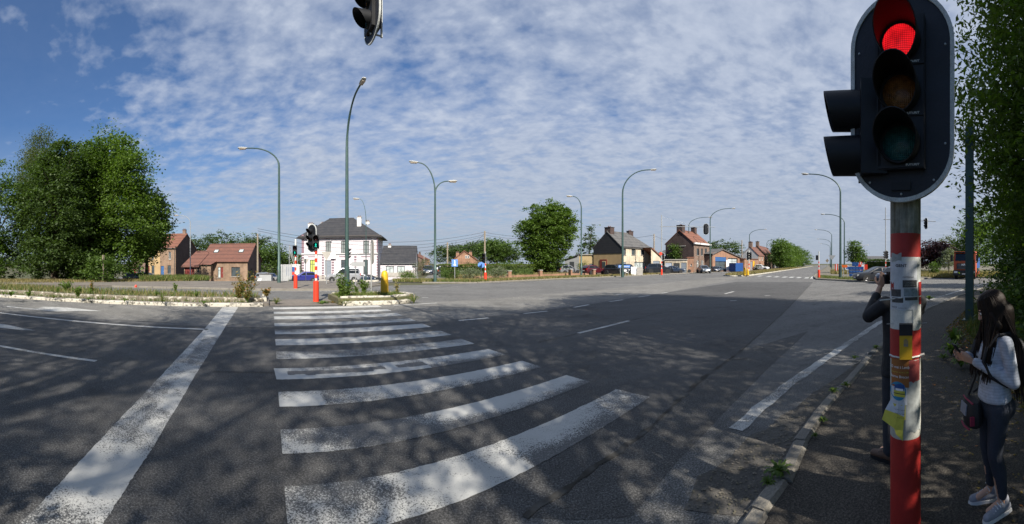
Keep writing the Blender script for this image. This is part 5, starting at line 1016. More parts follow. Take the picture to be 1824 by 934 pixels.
# ---- traffic signals
EM = dict(red_on=mat('lit_red_lens', (0.30, 0.006, 0.010), 0.35, 0.2, 60, emit=(1.0, 0.012, 0.02), es=0.6), red_off=mat('unlit_red_lens', (0.045, 0.006, 0.006), 0.25, 0.3, 40), amber_off=mat('unlit_amber_lens', (0.20, 0.075, 0.012), 0.22, 0.5, 30), green_off=mat('unlit_green_lens', (0.010, 0.085, 0.080), 0.22, 0.5, 30), green_on=mat('lit_green_lens', (0.0, 0.30, 0.25), 0.4, 0.1, 30, emit=(0.02, 1.0, 0.72), es=0.75))
def lens_pattern(m):
    t = NT(m.node_tree); b = t.n['Principled BSDF']; tc_ = t.new('ShaderNodeTexCoord'); v_ = tc_.outputs['Object']
    w1 = t.new('ShaderNodeTexWave'); w1.bands_direction = 'Z'; w1.inputs['Scale'].default_value = 26; t.link(v_, w1.inputs['Vector']); w2 = t.new('ShaderNodeTexWave'); w2.bands_direction = 'X'; w2.inputs['Scale'].default_value = 26; t.link(v_, w2.inputs['Vector'])
    g = t.math('MULTIPLY', t.ramp(w1.outputs['Fac'], [(0.1, 0.45), (0.6, 1.0)]), t.ramp(w2.outputs['Fac'], [(0.1, 0.45), (0.6, 1.0)])); n = t.noise(v_, 9, 2); e = b.inputs['Emission Strength'].default_value
    if e > 0 and b.inputs['Emission Color'].default_value[0] + b.inputs['Emission Color'].default_value[1] < 1.9: t.link(t.math('MULTIPLY', g, t.math('MULTIPLY', t.ramp(n, [(0.3, 0.55), (0.7, 1.5)]), e)), b.inputs['Emission Strength'])
    bn = t.new('ShaderNodeBump'); bn.inputs['Strength'].default_value = 0.8; bn.inputs['Distance'].default_value = 0.004; t.link(g, bn.inputs['Height']); t.link(bn.outputs[0], b.inputs['Normal'])
for k_ in ('red_on', 'red_off', 'amber_off', 'green_off'): lens_pattern(EM[k_])
def hood(parent, c, r, L, m='black', full=True, n=26, bot=0.10):
    mb = MB(); vs = []; N_ = n
    for rr_ in (r, r-0.006):
        for k in range(N_+1):
            t = -math.pi*0.5 + 2*math.pi*k/N_; l = L*(bot + (1-bot)*(0.5+0.5*math.sin(t))**0.8)
            vs += [(c[0]+rr_*math.cos(t), c[1], c[2]+rr_*math.sin(t)), (c[0]+rr_*math.cos(t)*0.97, c[1]-l, c[2]+rr_*math.sin(t)*0.97 - 0.03*l)]
    o_ = 2*(N_+1); fs = []
    for k in range(N_): fs += [(2*k, 2*k+1, 2*k+3, 2*k+2), (o_+2*k, o_+2*k+2, o_+2*k+3, o_+2*k+1), (2*k+1, o_+2*k+1, o_+2*k+3, 2*k+3)]
    mb.add(vs, fs, m); return mb.build('hood', parent, smooth=True, normals=False)
def walker(parent, c, s, m, stand=False):
    mb = MB(); y = c[1]
    def poly(pts): mb.prism([(c[0]+p[0]*s, c[2]+p[1]*s) for p in pts], y, y-0.004, m)
    mb.prism([(c[0]+s*0.13*math.cos(k*math.pi/6), c[2]+s*(0.80+0.13*math.sin(k*math.pi/6))) for k in range(12)], y, y-0.004, m)
    poly([(-.16, .62), (.16, .62), (.13, .1), (-.13, .1)])
    if stand: poly([(-.14, .1), (-.01, .1), (-.02, -.8), (-.14, -.8)]); poly([(.01, .1), (.14, .1), (.14, -.8), (.02, -.8)]); poly([(-.28, .6), (-.18, .6), (-.2, -.05), (-.28, -.05)]); poly([(.18, .6), (.28, .6), (.28, -.05), (.2, -.05)])
    else: poly([(-.13, .1), (.05, .1), (-.28, -.8), (-.42, -.72)]); poly([(0, .1), (.14, .1), (.36, -.75), (.22, -.8)]); poly([(-.16, .6), (-.1, .5), (-.36, .02), (-.44, .08)]); poly([(.16, .6), (.1, .5), (.36, .05), (.44, .12)])
    return mb.build('walking_figure', parent)
def signal_head(root, loc, n_az, lenses, sc=1.0, board=False, sp=0.316, rl=0.105, detail=False, hoods=True, bot=0.10):
    """lenses listed from the top; loc = centre of the head face"""
    n = len(lenses); H_ = n*sp*sc; w = 0.29*sc if not board else 0.30*sc; rz = -R(n_az-180); mb = MB()
    mb.box((0, 0.05*sc, 0), (w, 0.16*sc, H_), 'black')
    if detail:
        for k in range(n): mb.box((0, -0.032*sc, H_/2 - (k+1)*sp*sc + 0.012), (w*0.98, 0.012, 0.012), 'black'); mb.box((-w/2+0.012, -0.034, H_/2-(k+.5)*sp*sc), (0.012, 0.01, sp*sc*0.96), 'black'); mb.box((w/2-0.012, -0.034, H_/2-(k+.5)*sp*sc), (0.012, 0.01, sp*sc*0.96), 'black')
    hd = mb.build('signal_head', root, loc=loc, rz=rz)
    if board:
        bw, bh = 0.325*sc, (0.65 + (n-3)*0.15)*sc; cy = 0.03*sc
        def stad(rw, rh, k=24):
            out = []
            for i in range(k):
                t = math.pi*i/(k-1); out.append((rw*math.cos(t), rh-rw + rw*math.sin(t)))
            for i in range(k):
                t = math.pi + math.pi*i/(k-1); out.append((rw*math.cos(t), -(rh-rw) + rw*math.sin(t)))
            return out
        mb = MB(); mb.prism(stad(bw-0.022, bh-0.022), cy-0.006, cy+0.012, 'board'); mb.build('backboard', hd)
        mb = MB(); A = stad(bw, bh); B = stad(bw-0.026, bh-0.026); m_ = len(A); vs = [(p[0], cy-0.014, p[1]) for p in A] + [(p[0], cy-0.014, p[1]) for p in B] + [(p[0], cy+0.022, p[1]) for p in A] + [(p[0], cy+0.022, p[1]) for p in B]
        fs = []
        for i in range(m_):
            j = (i+1) % m_; fs += [(i, j, m_+j, m_+i), (2*m_+i, 3*m_+i, 3*m_+j, 2*m_+j), (i, 2*m_+i, 2*m_+j, j), (m_+i, m_+j, 3*m_+j, 3*m_+i)]
        mb.add(vs, fs, 'rim'); mb.build('board_rim', hd)
        if detail:
            for (u_, w_) in ((-.27, .30), (.27, .30), (-.27, -.30), (.27, -.30), (0, -.60), (-.2, -.52), (.2, -.52)):
                mb = MB(); mb.lathe([(0, -.006), (.006, -.005), (.008, 0)], 'galv', 8, (u_, cy-0.006, w_), 'y'); mb.build('screw', hd)
    for k, ln in enumerate(lenses):
        z = H_/2 - (k+0.5)*sp*sc; f = -0.032*sc; mb = MB()
        lm = {'R': 'red_on', 'r': 'red_off', 'a': 'amber_off', 'g': 'green_off', 'G': 'green_on', 'm': 'red_off', 'M': 'green_off'}[ln]
        mb.lathe([(0.0, -0.028*sc), (rl*sc*0.5, -0.022*sc), (rl*sc*0.85, -0.010*sc), (rl*sc, 0.0), (rl*sc, 0.02)], EM[lm], 24, (0, f, z), 'y'); mb.build('lens', hd, smooth=True)
        if ln in 'mM': walker(hd, (0, f-0.030*sc, z-0.005), rl*sc*0.92, EM['green_on'] if ln == 'M' else EM['red_off'], ln == 'm')
        if hoods: hood(hd, (0, f, z), rl*sc*1.22, (0.25 if ln not in 'mM' else 0.23)*sc, bot=bot)
        if detail:
            vs, fs = text_geo('FUTURIT', 0.018, 0.0006); mb = MB(); mb.add([(v[0]*1.15 + w*0.27, f-0.012, v[1] + z - sp*sc*0.44) for v in vs], fs, 'rim'); mb.build('lettering', hd, normals=False)
    return hd
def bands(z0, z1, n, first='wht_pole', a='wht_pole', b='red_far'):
    out = []; cur = first
    for k in range(n): out.append((z0+(z1-z0)*k/n, z0+(z1-z0)*(k+1)/n, cur)); cur = b if cur == a else a
    return out
def pole(root, segs, r, n=16, name='pole', sleeve=None):
    mb = MB()
    for z0, z1, m in segs: mb.tube([(0, 0, z0), (0, 0, z1)], r, m, n)
    o = mb.build(name, root, smooth=True)
    if sleeve:
        mb = MB(); mb.lathe([(sleeve[1], -0.1), (sleeve[1], 0.05), (sleeve[1]*0.96, sleeve[0]-0.06), (r*1.05, sleeve[0]), (r, sleeve[0])], sleeve[2], n); mb.build('base_sleeve', root, smooth=True)
    return o
def signal(label, x, d, z=0.02, **kw):
    p = at(x, d); p.z = zt(p.x, p.y) + z; return thing('traffic_signal', label, 'traffic signal', p, 0, 'traffic signals at the junction')
# the signal next to the camera, with its gantry arm over the road
SP = at(1613, 2.35); SD = 2.35
t = near = thing('traffic_signal', 'large red light on a red and white pole covered in posters, right foreground', 'traffic signal', (SP.x, SP.y, 0.03), 0, 'traffic signals at the junction')
def nz(y, dd=2.25): return CH + (Y0-y)/F*dd - 0.03
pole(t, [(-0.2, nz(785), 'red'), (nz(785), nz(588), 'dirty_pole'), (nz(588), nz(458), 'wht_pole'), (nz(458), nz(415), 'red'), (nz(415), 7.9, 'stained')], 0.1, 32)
mb = MB(); mb.tube([(0, 0, nz(643)), (0, 0, nz(588)-0.001)], 0.1012, 'red', 32, cap=False); mb.build('red_band', t, smooth=True)
nrm = Vector((math.sin(R(253)), math.cos(R(253)), 0))
hd = signal_head(t, tuple(nrm*0.17 + Vector((0, 0, nz(171, 2.2)))), 253, 'Rag', 1.0, True, detail=True, sp=0.306)
nl = Vector((math.sin(R(322)), math.cos(R(322)), 0)); signal_head(t, tuple(nl*0.27 + Vector((0, 0, nz(242, 2.35)))), 322, 'mM', 1.0, False, sp=0.287, bot=0.72)
mb = MB(); mb.box(tuple(nl*0.13 + Vector((0, 0, nz(320)))), (0.1, 0.22, 0.09), 'black', rz=-R(322)); mb.box(tuple(nl*0.13 + Vector((0, 0, nz(160)))), (0.1, 0.22, 0.09), 'black', rz=-R(322)); mb.box(tuple(nrm*0.11 + Vector((0, 0, nz(335)))), (0.12, 0.1, 0.05), 'black', rz=-R(253)); mb.build('bracket', t)
an = Vector((-ST_N.y, ST_N.x, 0)); adir = ST_N
mb = MB(); mb.tube([(0, 0, 7.72), tuple(adir*9.0 + Vector((0, 0, 7.78)))], [0.07, 0.05], 'galv', 10); mb.tube([(0, 0, 8.6), tuple(adir*4.5 + Vector((0, 0, 7.78)))], 0.02, 'galv', 6); mb.tube([(0, 0, 7.85), (0, 0, 8.7)], 0.07, 'galv', 10); mb.build('gantry_arm', t, smooth=True)
oh = adir*8.24; oh.z = 7.66; signal_head(t, tuple(oh), 226, 'rag', 1.45, True)
bk = Vector((math.sin(R(46)), math.cos(R(46)), 0)); mb = MB()
for dz in (-0.75, 0.75): mb.tube([tuple(oh + Vector((0, 0, dz))), tuple(oh + bk*0.28 + Vector((0, 0, dz)))], 0.02, 'rim', 6)
mb.tube([tuple(oh + bk*0.28 + Vector((0, 0, -0.78))), tuple(oh + bk*0.28 + Vector((0, 0, 0.8)))], 0.028, 'rim', 6); mb.build('bracket', t)
# posters, wrapped round the pole
CA = math.atan2(-SP.y, -SP.x)      # direction from the pole to the camera
def wrapP(x, y, r=0.103):
    dx = (x-1613)*2.25/F; a_ = math.asin(max(-0.99, min(0.99, dx/0.1))); return Vector((math.cos(CA + a_)*r, math.sin(CA + a_)*r, nz(y)))
def wrap_patch(mb, xs, ytop, ybot, m, r=0.103, n=10):
    """xs: column range; ytop / ybot: row lists interpolated across"""
    def lerp(l, u):
        if isinstance(l, (int, float)): return l
        k = u*(len(l)-1); i = min(int(k), len(l)-2); return l[i] + (l[i+1]-l[i])*(k-i)
    vs = []
    for k in range(n+1):
        u = k/n; x = xs[0] + (xs[1]-xs[0])*u; vs += [wrapP(x, lerp(ytop, u), r), wrapP(x, lerp(ybot, u), r)]
    mb.add(vs, [(2*k, 2*k+1, 2*k+3, 2*k+2) for k in range(n)], m)
def wrap_text(s, x, y, px_h, m, r=0.1055, wpx=None, bold=0.0):
    vs, fs = text_geo(s, 1.0, bold); w = max(v[0] for v in vs) - min(v[0] for v in vs); hh = max(v[1] for v in vs) - min(v[1] for v in vs)
    sy = px_h/hh; sx = (wpx/w) if wpx else sy; mb = MB(); mb.add([wrapP(x + v[0]*sx, y - v[1]*sy, r) for v in vs], fs, m); return mb
paper = mat('poster_paper', (0.50, 0.52, 0.55), 0.85, 0.16, 14, fine=0.1); pb = mat('poster_photo_dark', (0.055, 0.055, 0.055), 0.7, 0.5, 60); pcx = mat('poster_photo_pale', (0.22, 0.27, 0.30), 0.7, 0.5, 45); po = mat('poster_orange', (0.30, 0.11, 0.025), 0.7, 0.15, 20); pblue = mat('poster_blue', (0.03, 0.22, 0.38), 0.7, 0.2, 30); pyel = mat('poster_yellow', (0.55, 0.50, 0.07), 0.7, 0.15, 20); pink = mat('poster_pink_red', (0.32, 0.06, 0.055), 0.7, 0.2, 20); ink = mat('ink', (0.03, 0.03, 0.035), 0.8); glue = mat('glue_remains', (0.33, 0.35, 0.34), 0.9, 0.3, 22, fine=0.12)
jg = lambda n, y, a_, sd: [y + random.Random(sd+i).uniform(-a_, a_) for i in range(n)]
mb = MB(); wrap_patch(mb, (1586, 1633), jg(9, 466, 4, 1), jg(9, 553, 2, 2), paper); wrap_patch(mb, (1588, 1606), jg(6, 452, 3, 3), 466, glue, 0.1025); wrap_patch(mb, (1633, 1639.5), jg(4, 470, 4, 4), jg(4, 500, 3, 5), glue); wrap_patch(mb, (1626, 1638), 538, 590, 'wht_pole', 0.1022)
ps = mb.build('poster', near, normals=False)
tag(ps, 'torn white poster with photographs and the word GENT')
mb = MB(); wrap_patch(mb, (1608, 1632.5), 499.5, 512.5, pb, 0.104); wrap_patch(mb, (1588, 1605), 516, 529, pb, 0.104); wrap_patch(mb, (1589.5, 1609), 531, 539.8, pb, 0.104); wrap_patch(mb, (1610, 1634), 514, 528, pcx, 0.104); wrap_patch(mb, (1612, 1634), 530, 535.5, pb, 0.104); wrap_patch(mb, (1587.5, 1592.5), [502, 507, 503], [520, 512, 519], 'red', 0.1045); wrap_patch(mb, (1636, 1641), 503, 528, 'red', 0.104, 4); wrap_patch(mb, (1636.5, 1640.5), 530, 544, 'red', 0.104, 4)
mb.build('photographs', ps, normals=False)
wrap_text('GENT', 1605.4, 473.6, 5.2, ink, wpx=19, bold=0.02).build('lettering', ps, normals=False)
for s_, x_, y_, h_, w_ in [('continue', 1617.5, 493.6, 3.2, 19), ('WE B', 1589.5+4, 548, 3.2, 9), ('nouveau lieu', 1608, 549, 1.6, 15)]:
    wrap_text(s_, x_, y_, h_, ink, wpx=w_).build('lettering', ps, normals=False)
for y_, w_ in ((503, 12), (506, 16), (509, 18)):
    wrap_text('nnomnonm', 1620.5, y_, 1.3, glue, 0.1052, wpx=w_).build('lettering', ps, normals=False)
mb = MB(); wrap_patch(mb, (1588, 1619), jg(7, 641, 1, 11), 691, po); wrap_patch(mb, (1588, 1616), 691, 722, paper); wrap_patch(mb, (1588, 1613), 722, 748, pyel)
# the loose lower end curling off the pole
def loose(x, y, out, side): p = wrapP(x, y, 0.104 + out); e = Vector((-math.sin(CA), math.cos(CA), 0)); return p + e*side
V_ = [wrapP(1588, 715), wrapP(1600, 716), wrapP(1612, 718), loose(1588, 735, .012, -.028), loose(1600, 738, .006, 0), loose(1611, 742, 0.004, 0), loose(1588, 753, .02, -.042), loose(1598, 764, .012, -.01), loose(1609, 766, .006, 0), loose(1607, 784, .014, 0.008), loose(1599, 774, .016, 0)]
mb.add(V_, [(0, 1, 4, 3), (1, 2, 5, 4), (3, 4, 7, 6), (4, 5, 8, 7), (7, 8, 9, 10)], pyel)
mb.add([v + Vector((math.cos(CA), math.sin(CA), 0))*0.001 for v in V_[:6]], [(0, 1, 4, 3), (1, 2, 5, 4)], paper)
pr = mb.build('poster', near, normals=False); tag(pr, 'orange, white and yellow flea market poster hanging torn off the pole')
mb = MB(); wrap_patch(mb, (1619, 1638), jg(6, 644, 1, 12), jg(6, 682, 2, 13), pink, 0.1025); wrap_patch(mb, (1613, 1639), jg(8, 681, 2, 14), jg(8, 771, 3, 15), glue, 0.1022); mb.build('poster_remains', near, normals=False)
mb = MB(); cv = [wrapP(1600 + 14*math.cos(k*math.pi/12), 698 - 17*math.sin(k*math.pi/12), 0.1042) for k in range(24)]; mb.add(cv + [wrapP(1600, 698, 0.1042)], [(k, (k+1) % 24, 24) for k in range(24)], pblue)
wrap_patch(mb, (1593, 1612), 697, 708, pyel, 0.1050, 5); wrap_patch(mb, (1594, 1611), [688, 684, 686], [697, 696, 696], 'sign_blue', 0.1052, 5); wrap_patch(mb, (1596, 1609), 693, 697, 'sign_white', 0.1056, 5); wrap_patch(mb, (1593, 1612), 701.5, 703, ink, 0.1054, 5); mb.build('printed_picture', pr, normals=False)
for s_, x_, y_, h_, w_, m_ in [('20 mai à Lamb', 1603, 655, 5.0, 33, 'sign_white'), ('dimanche de 6h à 18h', 1603, 664, 2.2, 30, pyel), ('3ème Brocan', 1603, 672, 4.6, 31, 'sign_white'), ('rue de la gare', 1603, 730, 2.0, 17, ink), ('info au bar', 1604, 737, 2.0, 15, ink), ('entrée gratuite', 1603, 744, 2.0, 17, ink)]:
    wrap_text(s_, x_, y_, h_, m_, 0.1058 if y_ < 700 else 0.112, wpx=w_).build('lettering', pr, normals=False)
mb = MB(); mb.tube([wrapP(1586 + k*5.4, 637 + (k % 2)*0.6, 0.106) for k in range(11)], 0.006, 'wht_pole', 6); mb.tube([loose(1588, 637, .0, -.012), wrapP(1588, 637, .106)], 0.006, 'wht_pole', 6); mb.tube([wrapP(1638, 637, .106), loose(1638, 635, .0, .03)], 0.009, 'wht_pole', 6)
mb.tube([loose(1588, 537, .01, -.065), wrapP(1590, 534, 0.107), wrapP(1608, 530, 0.108)], 0.0045, 'wht_pole', 6); mb.tube([loose(1588, 580, 0, -.03), wrapP(1590, 579, .104), wrapP(1613, 577.5, .105), wrapP(1636, 578, .104), loose(1638, 578, 0, .045)], 0.0018, 'galv', 6); mb.build('cable_tie', near)
bc = wrapP(1613.5, 609, 0.122); mb = MB(); rzb = CA + math.pi/2; mb.box(tuple(bc), (0.078, 0.05, 0.202), 'yellow', rz=rzb); mb.box(tuple(bc + Vector((0, 0, 0.082)) + Vector((math.cos(CA), math.sin(CA), 0))*0.003), (0.082, 0.056, 0.068), 'black', rz=rzb); bx_ = mb.build('push_button_box', near)
mb = MB(); hc = bc + Vector((math.cos(CA), math.sin(CA), 0))*0.0265; e = Vector((-math.sin(CA), math.cos(CA), 0))
for k, (u, v0, v1) in enumerate([(-.010, -.005, .022), (-.003, -.005, .028), (.004, -.005, .026), (.011, -.005, .018)]): mb.add([hc + e*(u-.0022) + Vector((0, 0, v0)), hc + e*(u+.0022) + Vector((0, 0, v0)), hc + e*(u+.0022) + Vector((0, 0, v1)), hc + e*(u-.0022) + Vector((0, 0, v1))], [(0, 1, 2, 3)], 'wood_pole')
mb.add([hc + e*-.013 + Vector((0, 0, -.02)), hc + e*.013 + Vector((0, 0, -.02)), hc + e*.014 + Vector((0, 0, -.004)), hc + e*-.014 + Vector((0, 0, -.004))], [(0, 1, 2, 3)], 'wood_pole'); mb.build('hand_symbol', bx_, normals=False)

# crossing signals beside the refuge
t = signal('red and white signal pole on the crossing refuge with a green walking man lit', 563, 16.4); zz = lambda y, d: ht(y, d) - 0.02
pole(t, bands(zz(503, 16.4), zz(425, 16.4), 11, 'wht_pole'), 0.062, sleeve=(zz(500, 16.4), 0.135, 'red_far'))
signal_head(t, (-0.24, -0.02, zz(424, 16.3)), 200, 'rag', 1.0, True); signal_head(t, (0.08, -0.15, zz(431, 16.3)), 152, 'mM', 1.0, False)
mb = MB(); mb.box((-0.1, 0, zz(448, 16.4)), (0.26, 0.06, 0.05), 'black'); mb.box((-0.1, 0, zz(402, 16.4)), (0.26, 0.06, 0.05), 'black'); mb.build('bracket', t)
t = signal('red and white signal pole with a green man behind the first crossing pole', 526.5, 23.8, 0.12)
pole(t, bands(zz(491, 23.8), zz(455, 23.8), 6, 'wht_pole') + [(zz(455, 23.8), zz(429, 23.8), 'wht_pole')], 0.06, sleeve=(zz(490, 23.8)-0.1, 0.135, 'red_far')); signal_head(t, (0.02, -0.12, zz(446, 23.7)-0.1), 150, 'mM', 1.0, False)
t = signal('black signal head seen from the side behind the tall green lamp post', 616, 34, 0.12); pole(t, [(-.1, 3.3, 'galv')], 0.055); signal_head(t, (0.25, 0.05, zz(452, 34)-0.1), 78, 'rag', 1.0, True)
t = signal('striped signal pole in the weeds straight across the junction, before the hedge', 864.5, 34.5, 0.06); pole(t, bands(zz(487, 34.5), zz(466, 34.5), 5) + [(zz(466, 34.5), zz(449, 34.5), 'galv')], 0.06, sleeve=(0.85, 0.14, 'red_far')); signal_head(t, (-0.12, -0.05, zz(459, 34.4)-0.1), 205, 'rag', 0.95, False)
t = signal('tall gantry mast with an arm carrying an oval signal over the far road', 1178.5, 56, 0.08); pole(t, bands(zz(481, 56), zz(463, 56), 5) + [(zz(463, 56), zz(384, 56), 'galv')], 0.075, sleeve=(0.85, 0.15, 'red_far'))
signal_head(t, (0.2, 0.0, zz(457, 56)-.1), 170, 'rag', 1.0, True); a_ = R(122); dv = Vector((math.sin(a_), math.cos(a_), 0)); mb = MB(); mb.tube([tuple(dv*-0.3 + Vector((0, 0, zz(404.5, 56)))), tuple(dv*8.3 + Vector((0, 0, zz(404.5, 56)-0.15)))], 0.045, 'galv', 8); mb.tube([tuple(Vector((0, 0, zz(387, 56)))), tuple(dv*5 + Vector((0, 0, zz(404, 56))))], 0.012, 'rim', 5); mb.build('gantry_arm', t, smooth=True)
q = dv*6.9; signal_head(t, (q.x, q.y, zz(404, 52)-.1), 28, 'rag', 1.35, True); mb = MB(); mb.lathe([(0.0, 0), (0.24, 0), (0.24, .03), (0, .03)], 'red_far', 16, (-0.2, -0.15, zz(453, 56)), 'y'); mb.build('no_entry_plate', t)
t = signal('black twin signal heads on the island tip near the yellow bollards', 1334, 48.5, 0.12); pole(t, bands(zz(484, 48.5), zz(468, 48.5), 5) + [(zz(468, 48.5), zz(447, 48.5), 'wht_pole')], 0.06); signal_head(t, (-0.15, 0, zz(456, 48.5)-.1), 165, 'rag', 1.0, True); signal_head(t, (0.22, 0, zz(456, 48.5)-.1), 245, 'rag', 1.0, False)
t = signal('red and white signal pole at the near tip of the right corner island', 1458.5, 42, 0.1); pole(t, bands(zz(481, 42), zz(464, 42), 5) + [(zz(464, 42), zz(449, 42), 'wht_pole')], 0.06, sleeve=(0.95, 0.15, 'red_far')); signal_head(t, (-0.2, 0.1, zz(459, 42)-.1), 60, 'ra', 0.9, False)
t = signal('gantry mast with twin signal heads behind the black car, arm passing behind the near pole', 1577.5, 49, 0.1); pole(t, bands(zz(482, 49), zz(464, 49), 5) + [(zz(464, 49), zz(371, 49), 'galv')], 0.065, sleeve=(0.9, 0.15, 'red_far'))
signal_head(t, (-0.25, -.05, zz(454, 49)-.1), 300, 'rag', 1.0, False); signal_head(t, (0.22, -0.05, zz(454, 49)-.1), 190, 'rag', 1.0, True); a_ = R(150); dv = Vector((math.sin(a_), math.cos(a_), 0)); mb = MB(); mb.tube([tuple(dv*-0.3 + Vector((0, 0, zz(392, 49)))), tuple(dv*6.9 + Vector((0, 0, zz(392, 49)-0.25)))], 0.045, 'galv', 8); mb.build('gantry_arm', t, smooth=True); q = dv*5.5; signal_head(t, (q.x, q.y, zz(393, 46)-.1), 300, 'rag', 1.2, True)
# bollards
def bollard(label, x, d, z, hh, r):
    p = at(x, d); p.z = z; t = thing('bollard', label, 'bollard', p, 0, 'yellow bollards on the island tips'); mb = MB(); mb.lathe([(r*1.02, -0.05), (r*1.0, 0.05), (r*0.94, hh*0.5), (r*0.82, hh*0.82), (r*0.66, hh*0.93), (r*0.35, hh*0.99), (0.0, hh)], 'yellow', 20); mb.build('shell', t, smooth=True); mb = MB(); mb.tube([(0, 0, -0.02), (0, 0, 0.06)], r*1.1, 'trim_dark', 20); mb.build('foot', t)
bollard('yellow plastic bollard on the whitewashed island end beside the crossing', 685, 17.6, 0.27, 1.15, 0.20)
bollard('left one of the two far yellow bollards on the opposite island tip', 1326.5, 49, 0.12, 1.1, 0.2); bollard('right one of the two far yellow bollards, at the foot of the signal pole', 1332, 49.6, 0.12, 0.95, 0.18)
# signs
def sign(label, x, d, posts, plate, n_az, z=0.1, cat='road sign', name='road_sign', group=None):
    p = at(x, d); p.z = zt(p.x, p.y) + z; t = thing(name, label, cat, p, -R(n_az-180), group); mb = MB()
    for px_, h0 in posts: mb.tube([(px_, 0.05, -0.15), (px_, 0.05, h0)], 0.035, 'galv', 8)
    mb.build('post', t); plate(t); return t
def disc(m, z, r, sx=1.0, back='sign_back', edge=None):
    def f(t):
        mb = MB(); pts = [(r*sx*math.cos(k*math.pi/14), z + r*math.sin(k*math.pi/14)) for k in range(28)]; mb.prism(pts, -0.01, 0.01, m); mb.build('plate', t)
    return f
def polyplate(pts, m, y0=-0.012, y1=0.008):
    def f(t): mb = MB(); mb.prism(pts, y0, y1, m); mb.build('plate', t)
    return f
stad_ = [(0.32*math.cos(k*math.pi/12), 2.02+0.3*math.sin(k*math.pi/12)) for k in range(13)] + [(0.32*math.cos(math.pi+k*math.pi/12), 1.36+0.3*math.sin(math.pi+k*math.pi/12)) for k in range(13)]
sign('oval grey plate seen nearly edge-on on a beige post left of the yellow bollard', 659.5, 18.3, [(0, 2.55)], polyplate([(a_, b_+0.42) for a_, b_ in stad_], 'sign_back', 0.09, 0.12), 232, 0.25)
sign('grey arrow-shaped direction sign pointing left, seen in front of the station house', 640, 27, [(-0.28, 1.75), (0.32, 1.75)], polyplate([(-.72, 1.6), (-.5, 1.78), (0.42, 1.78), (0.42, 1.45), (-.5, 1.45)], 'grey_render'), 156)
sign('back of a give-way triangle on a thin post before the station door', 581.5, 29, [(0, 2.7)], polyplate([(-.42, 2.62), (.42, 2.62), (0, 1.9)], 'sign_back'), 150)
sign('small give-way triangle back beside the blue car', 544.5, 40, [(0, 2.4)], polyplate([(-.4, 2.4), (.4, 2.4), (0, 1.75)], 'sign_back'), 150)
def blue_sq(t): mb = MB(); mb.box((0, 0, 1.72), (0.62, 0.03, 0.72), 'sign_pale_blue'); pl = mb.build('plate', t); mb = MB(); mb.box((0, -0.02, 1.78), (0.10, 0.01, 0.42), 'sign_white'); mb.box((0, -0.02, 1.52), (0.24, 0.01, 0.1), 'sign_white'); mb.build('symbol', pl)
sign('square blue sign with a white symbol at the mouth of the narrow street', 810, 36, [(0, 1.7)], blue_sq, 172)
sign('round pale blue sign on a post left of the striped pole before the hedge', 857.5, 36, [(0, 1.6)], disc('sign_pale_blue', 1.52, 0.28, 1.3), 175)
def lamb(t): mb = MB(); mb.box((0, 0, 1.28), (1.62, 0.04, 0.36), 'sign_pale_blue'); pl = mb.build('plate', t); flat_text('Lambusart', 0.32, M['sign_white'], pl, (0, -0.026, 1.28))
sign('pale blue direction sign with white lettering in front of the corner house', 1112, 50, [(-.55, 1.2), (.55, 1.2)], lamb, 197)
sign('small white square notice below the pale blue direction sign', 1113.5, 49.5, [(0, 0.8)], polyplate([(-.2, .55), (.2, .55), (.2, .85), (-.2, .85)], 'sign_white'), 197, cat='notice', name='notice')
def big_blue(t):
    for i, (z0, z1, w0) in enumerate([(1.36, 1.82, .42), (0.95, 1.33, 1.0), (.60, .92, .95), (.25, .57, .88)]):
        mb = MB(); mb.box(((-0.02 if i else -0.1), -0.01*(i % 2), (z0+z1)/2), (w0*2*0.86, 0.04, z1-z0-0.02), 'sign_blue'); pl = mb.build('plate', t); mb = MB()
        for k in range(4 if i else 2): mb.box((-w0*0.55 + k*w0*0.33, -0.04, (z0+z1)/2), (w0*0.22, 0.01, 0.05), 'sign_pale_blue')
        mb.build('faded_lettering', pl)
sign('stacked dark blue direction panels on the right corner island', 1525, 40, [(-.62, .3), (.55, .3)], big_blue, 238)
sign('orange detour sign above the weeds beside the tall right lamp post', 1502.5, 43, [(0, 1.4)], polyplate([(-.42, 1.35), (-.3, 1.5), (.42, 1.5), (.5, 1.35), (.42, 1.2), (-.3, 1.2)], 'orange'), 236)
sign('round blue and white sign right of the orange detour sign', 1509.5, 43.5, [(0, 1.25)], lambda t: (disc('sign_white', 1.15, 0.30)(t), disc('sign_pale_blue', 1.15, 0.20)(t)), 236)
sign('square brown-orange diamond sign far along the road', 1473.5, 90, [(0, 2.9)], polyplate([(-.45, 2.4), (0, 2.9), (.45, 2.4), (0, 1.9)], 'wood_pole'), 232)
sign('big inverted triangle sign back between the far right lamp posts', 1482, 78, [(0, 3.4)], polyplate([(-.8, 3.45), (.8, 3.45), (0.1, 2.55), (-.1, 2.55)], 'grey_render'), 232)
for i, (x, d, w, z0, z1) in enumerate([(1537, 46, 1.2, 0.9, 1.55), (1490, 60, 0.5, 0.5, 1.6), (1533, 50, 0.4, 0.4, 1.9)]):
    t = thing('road_barrier', ['red roadworks barrier panel right of the blue panels', 'small red barrier board left of the tall right lamp post', 'narrow red roadworks beacon behind the blue panels'][i], 'barrier', at(x, d, 0.1), R(-55), 'roadworks barriers on the corner island'); mb = MB(); mb.box((0, 0, (z0+z1)/2), (w, 0.05, z1-z0), 'red_far'); mb.box((0, -0.03, (z0+z1)/2), (w*0.3, 0.02, (z1-z0)*0.96), 'sign_white'); mb.build('board', t); mb = MB()
    for k in (-1, 1): mb.box((k*w*0.4, 0, z0/2), (0.06, 0.3, z0), 'frame_dark')
    mb.build('foot', t)
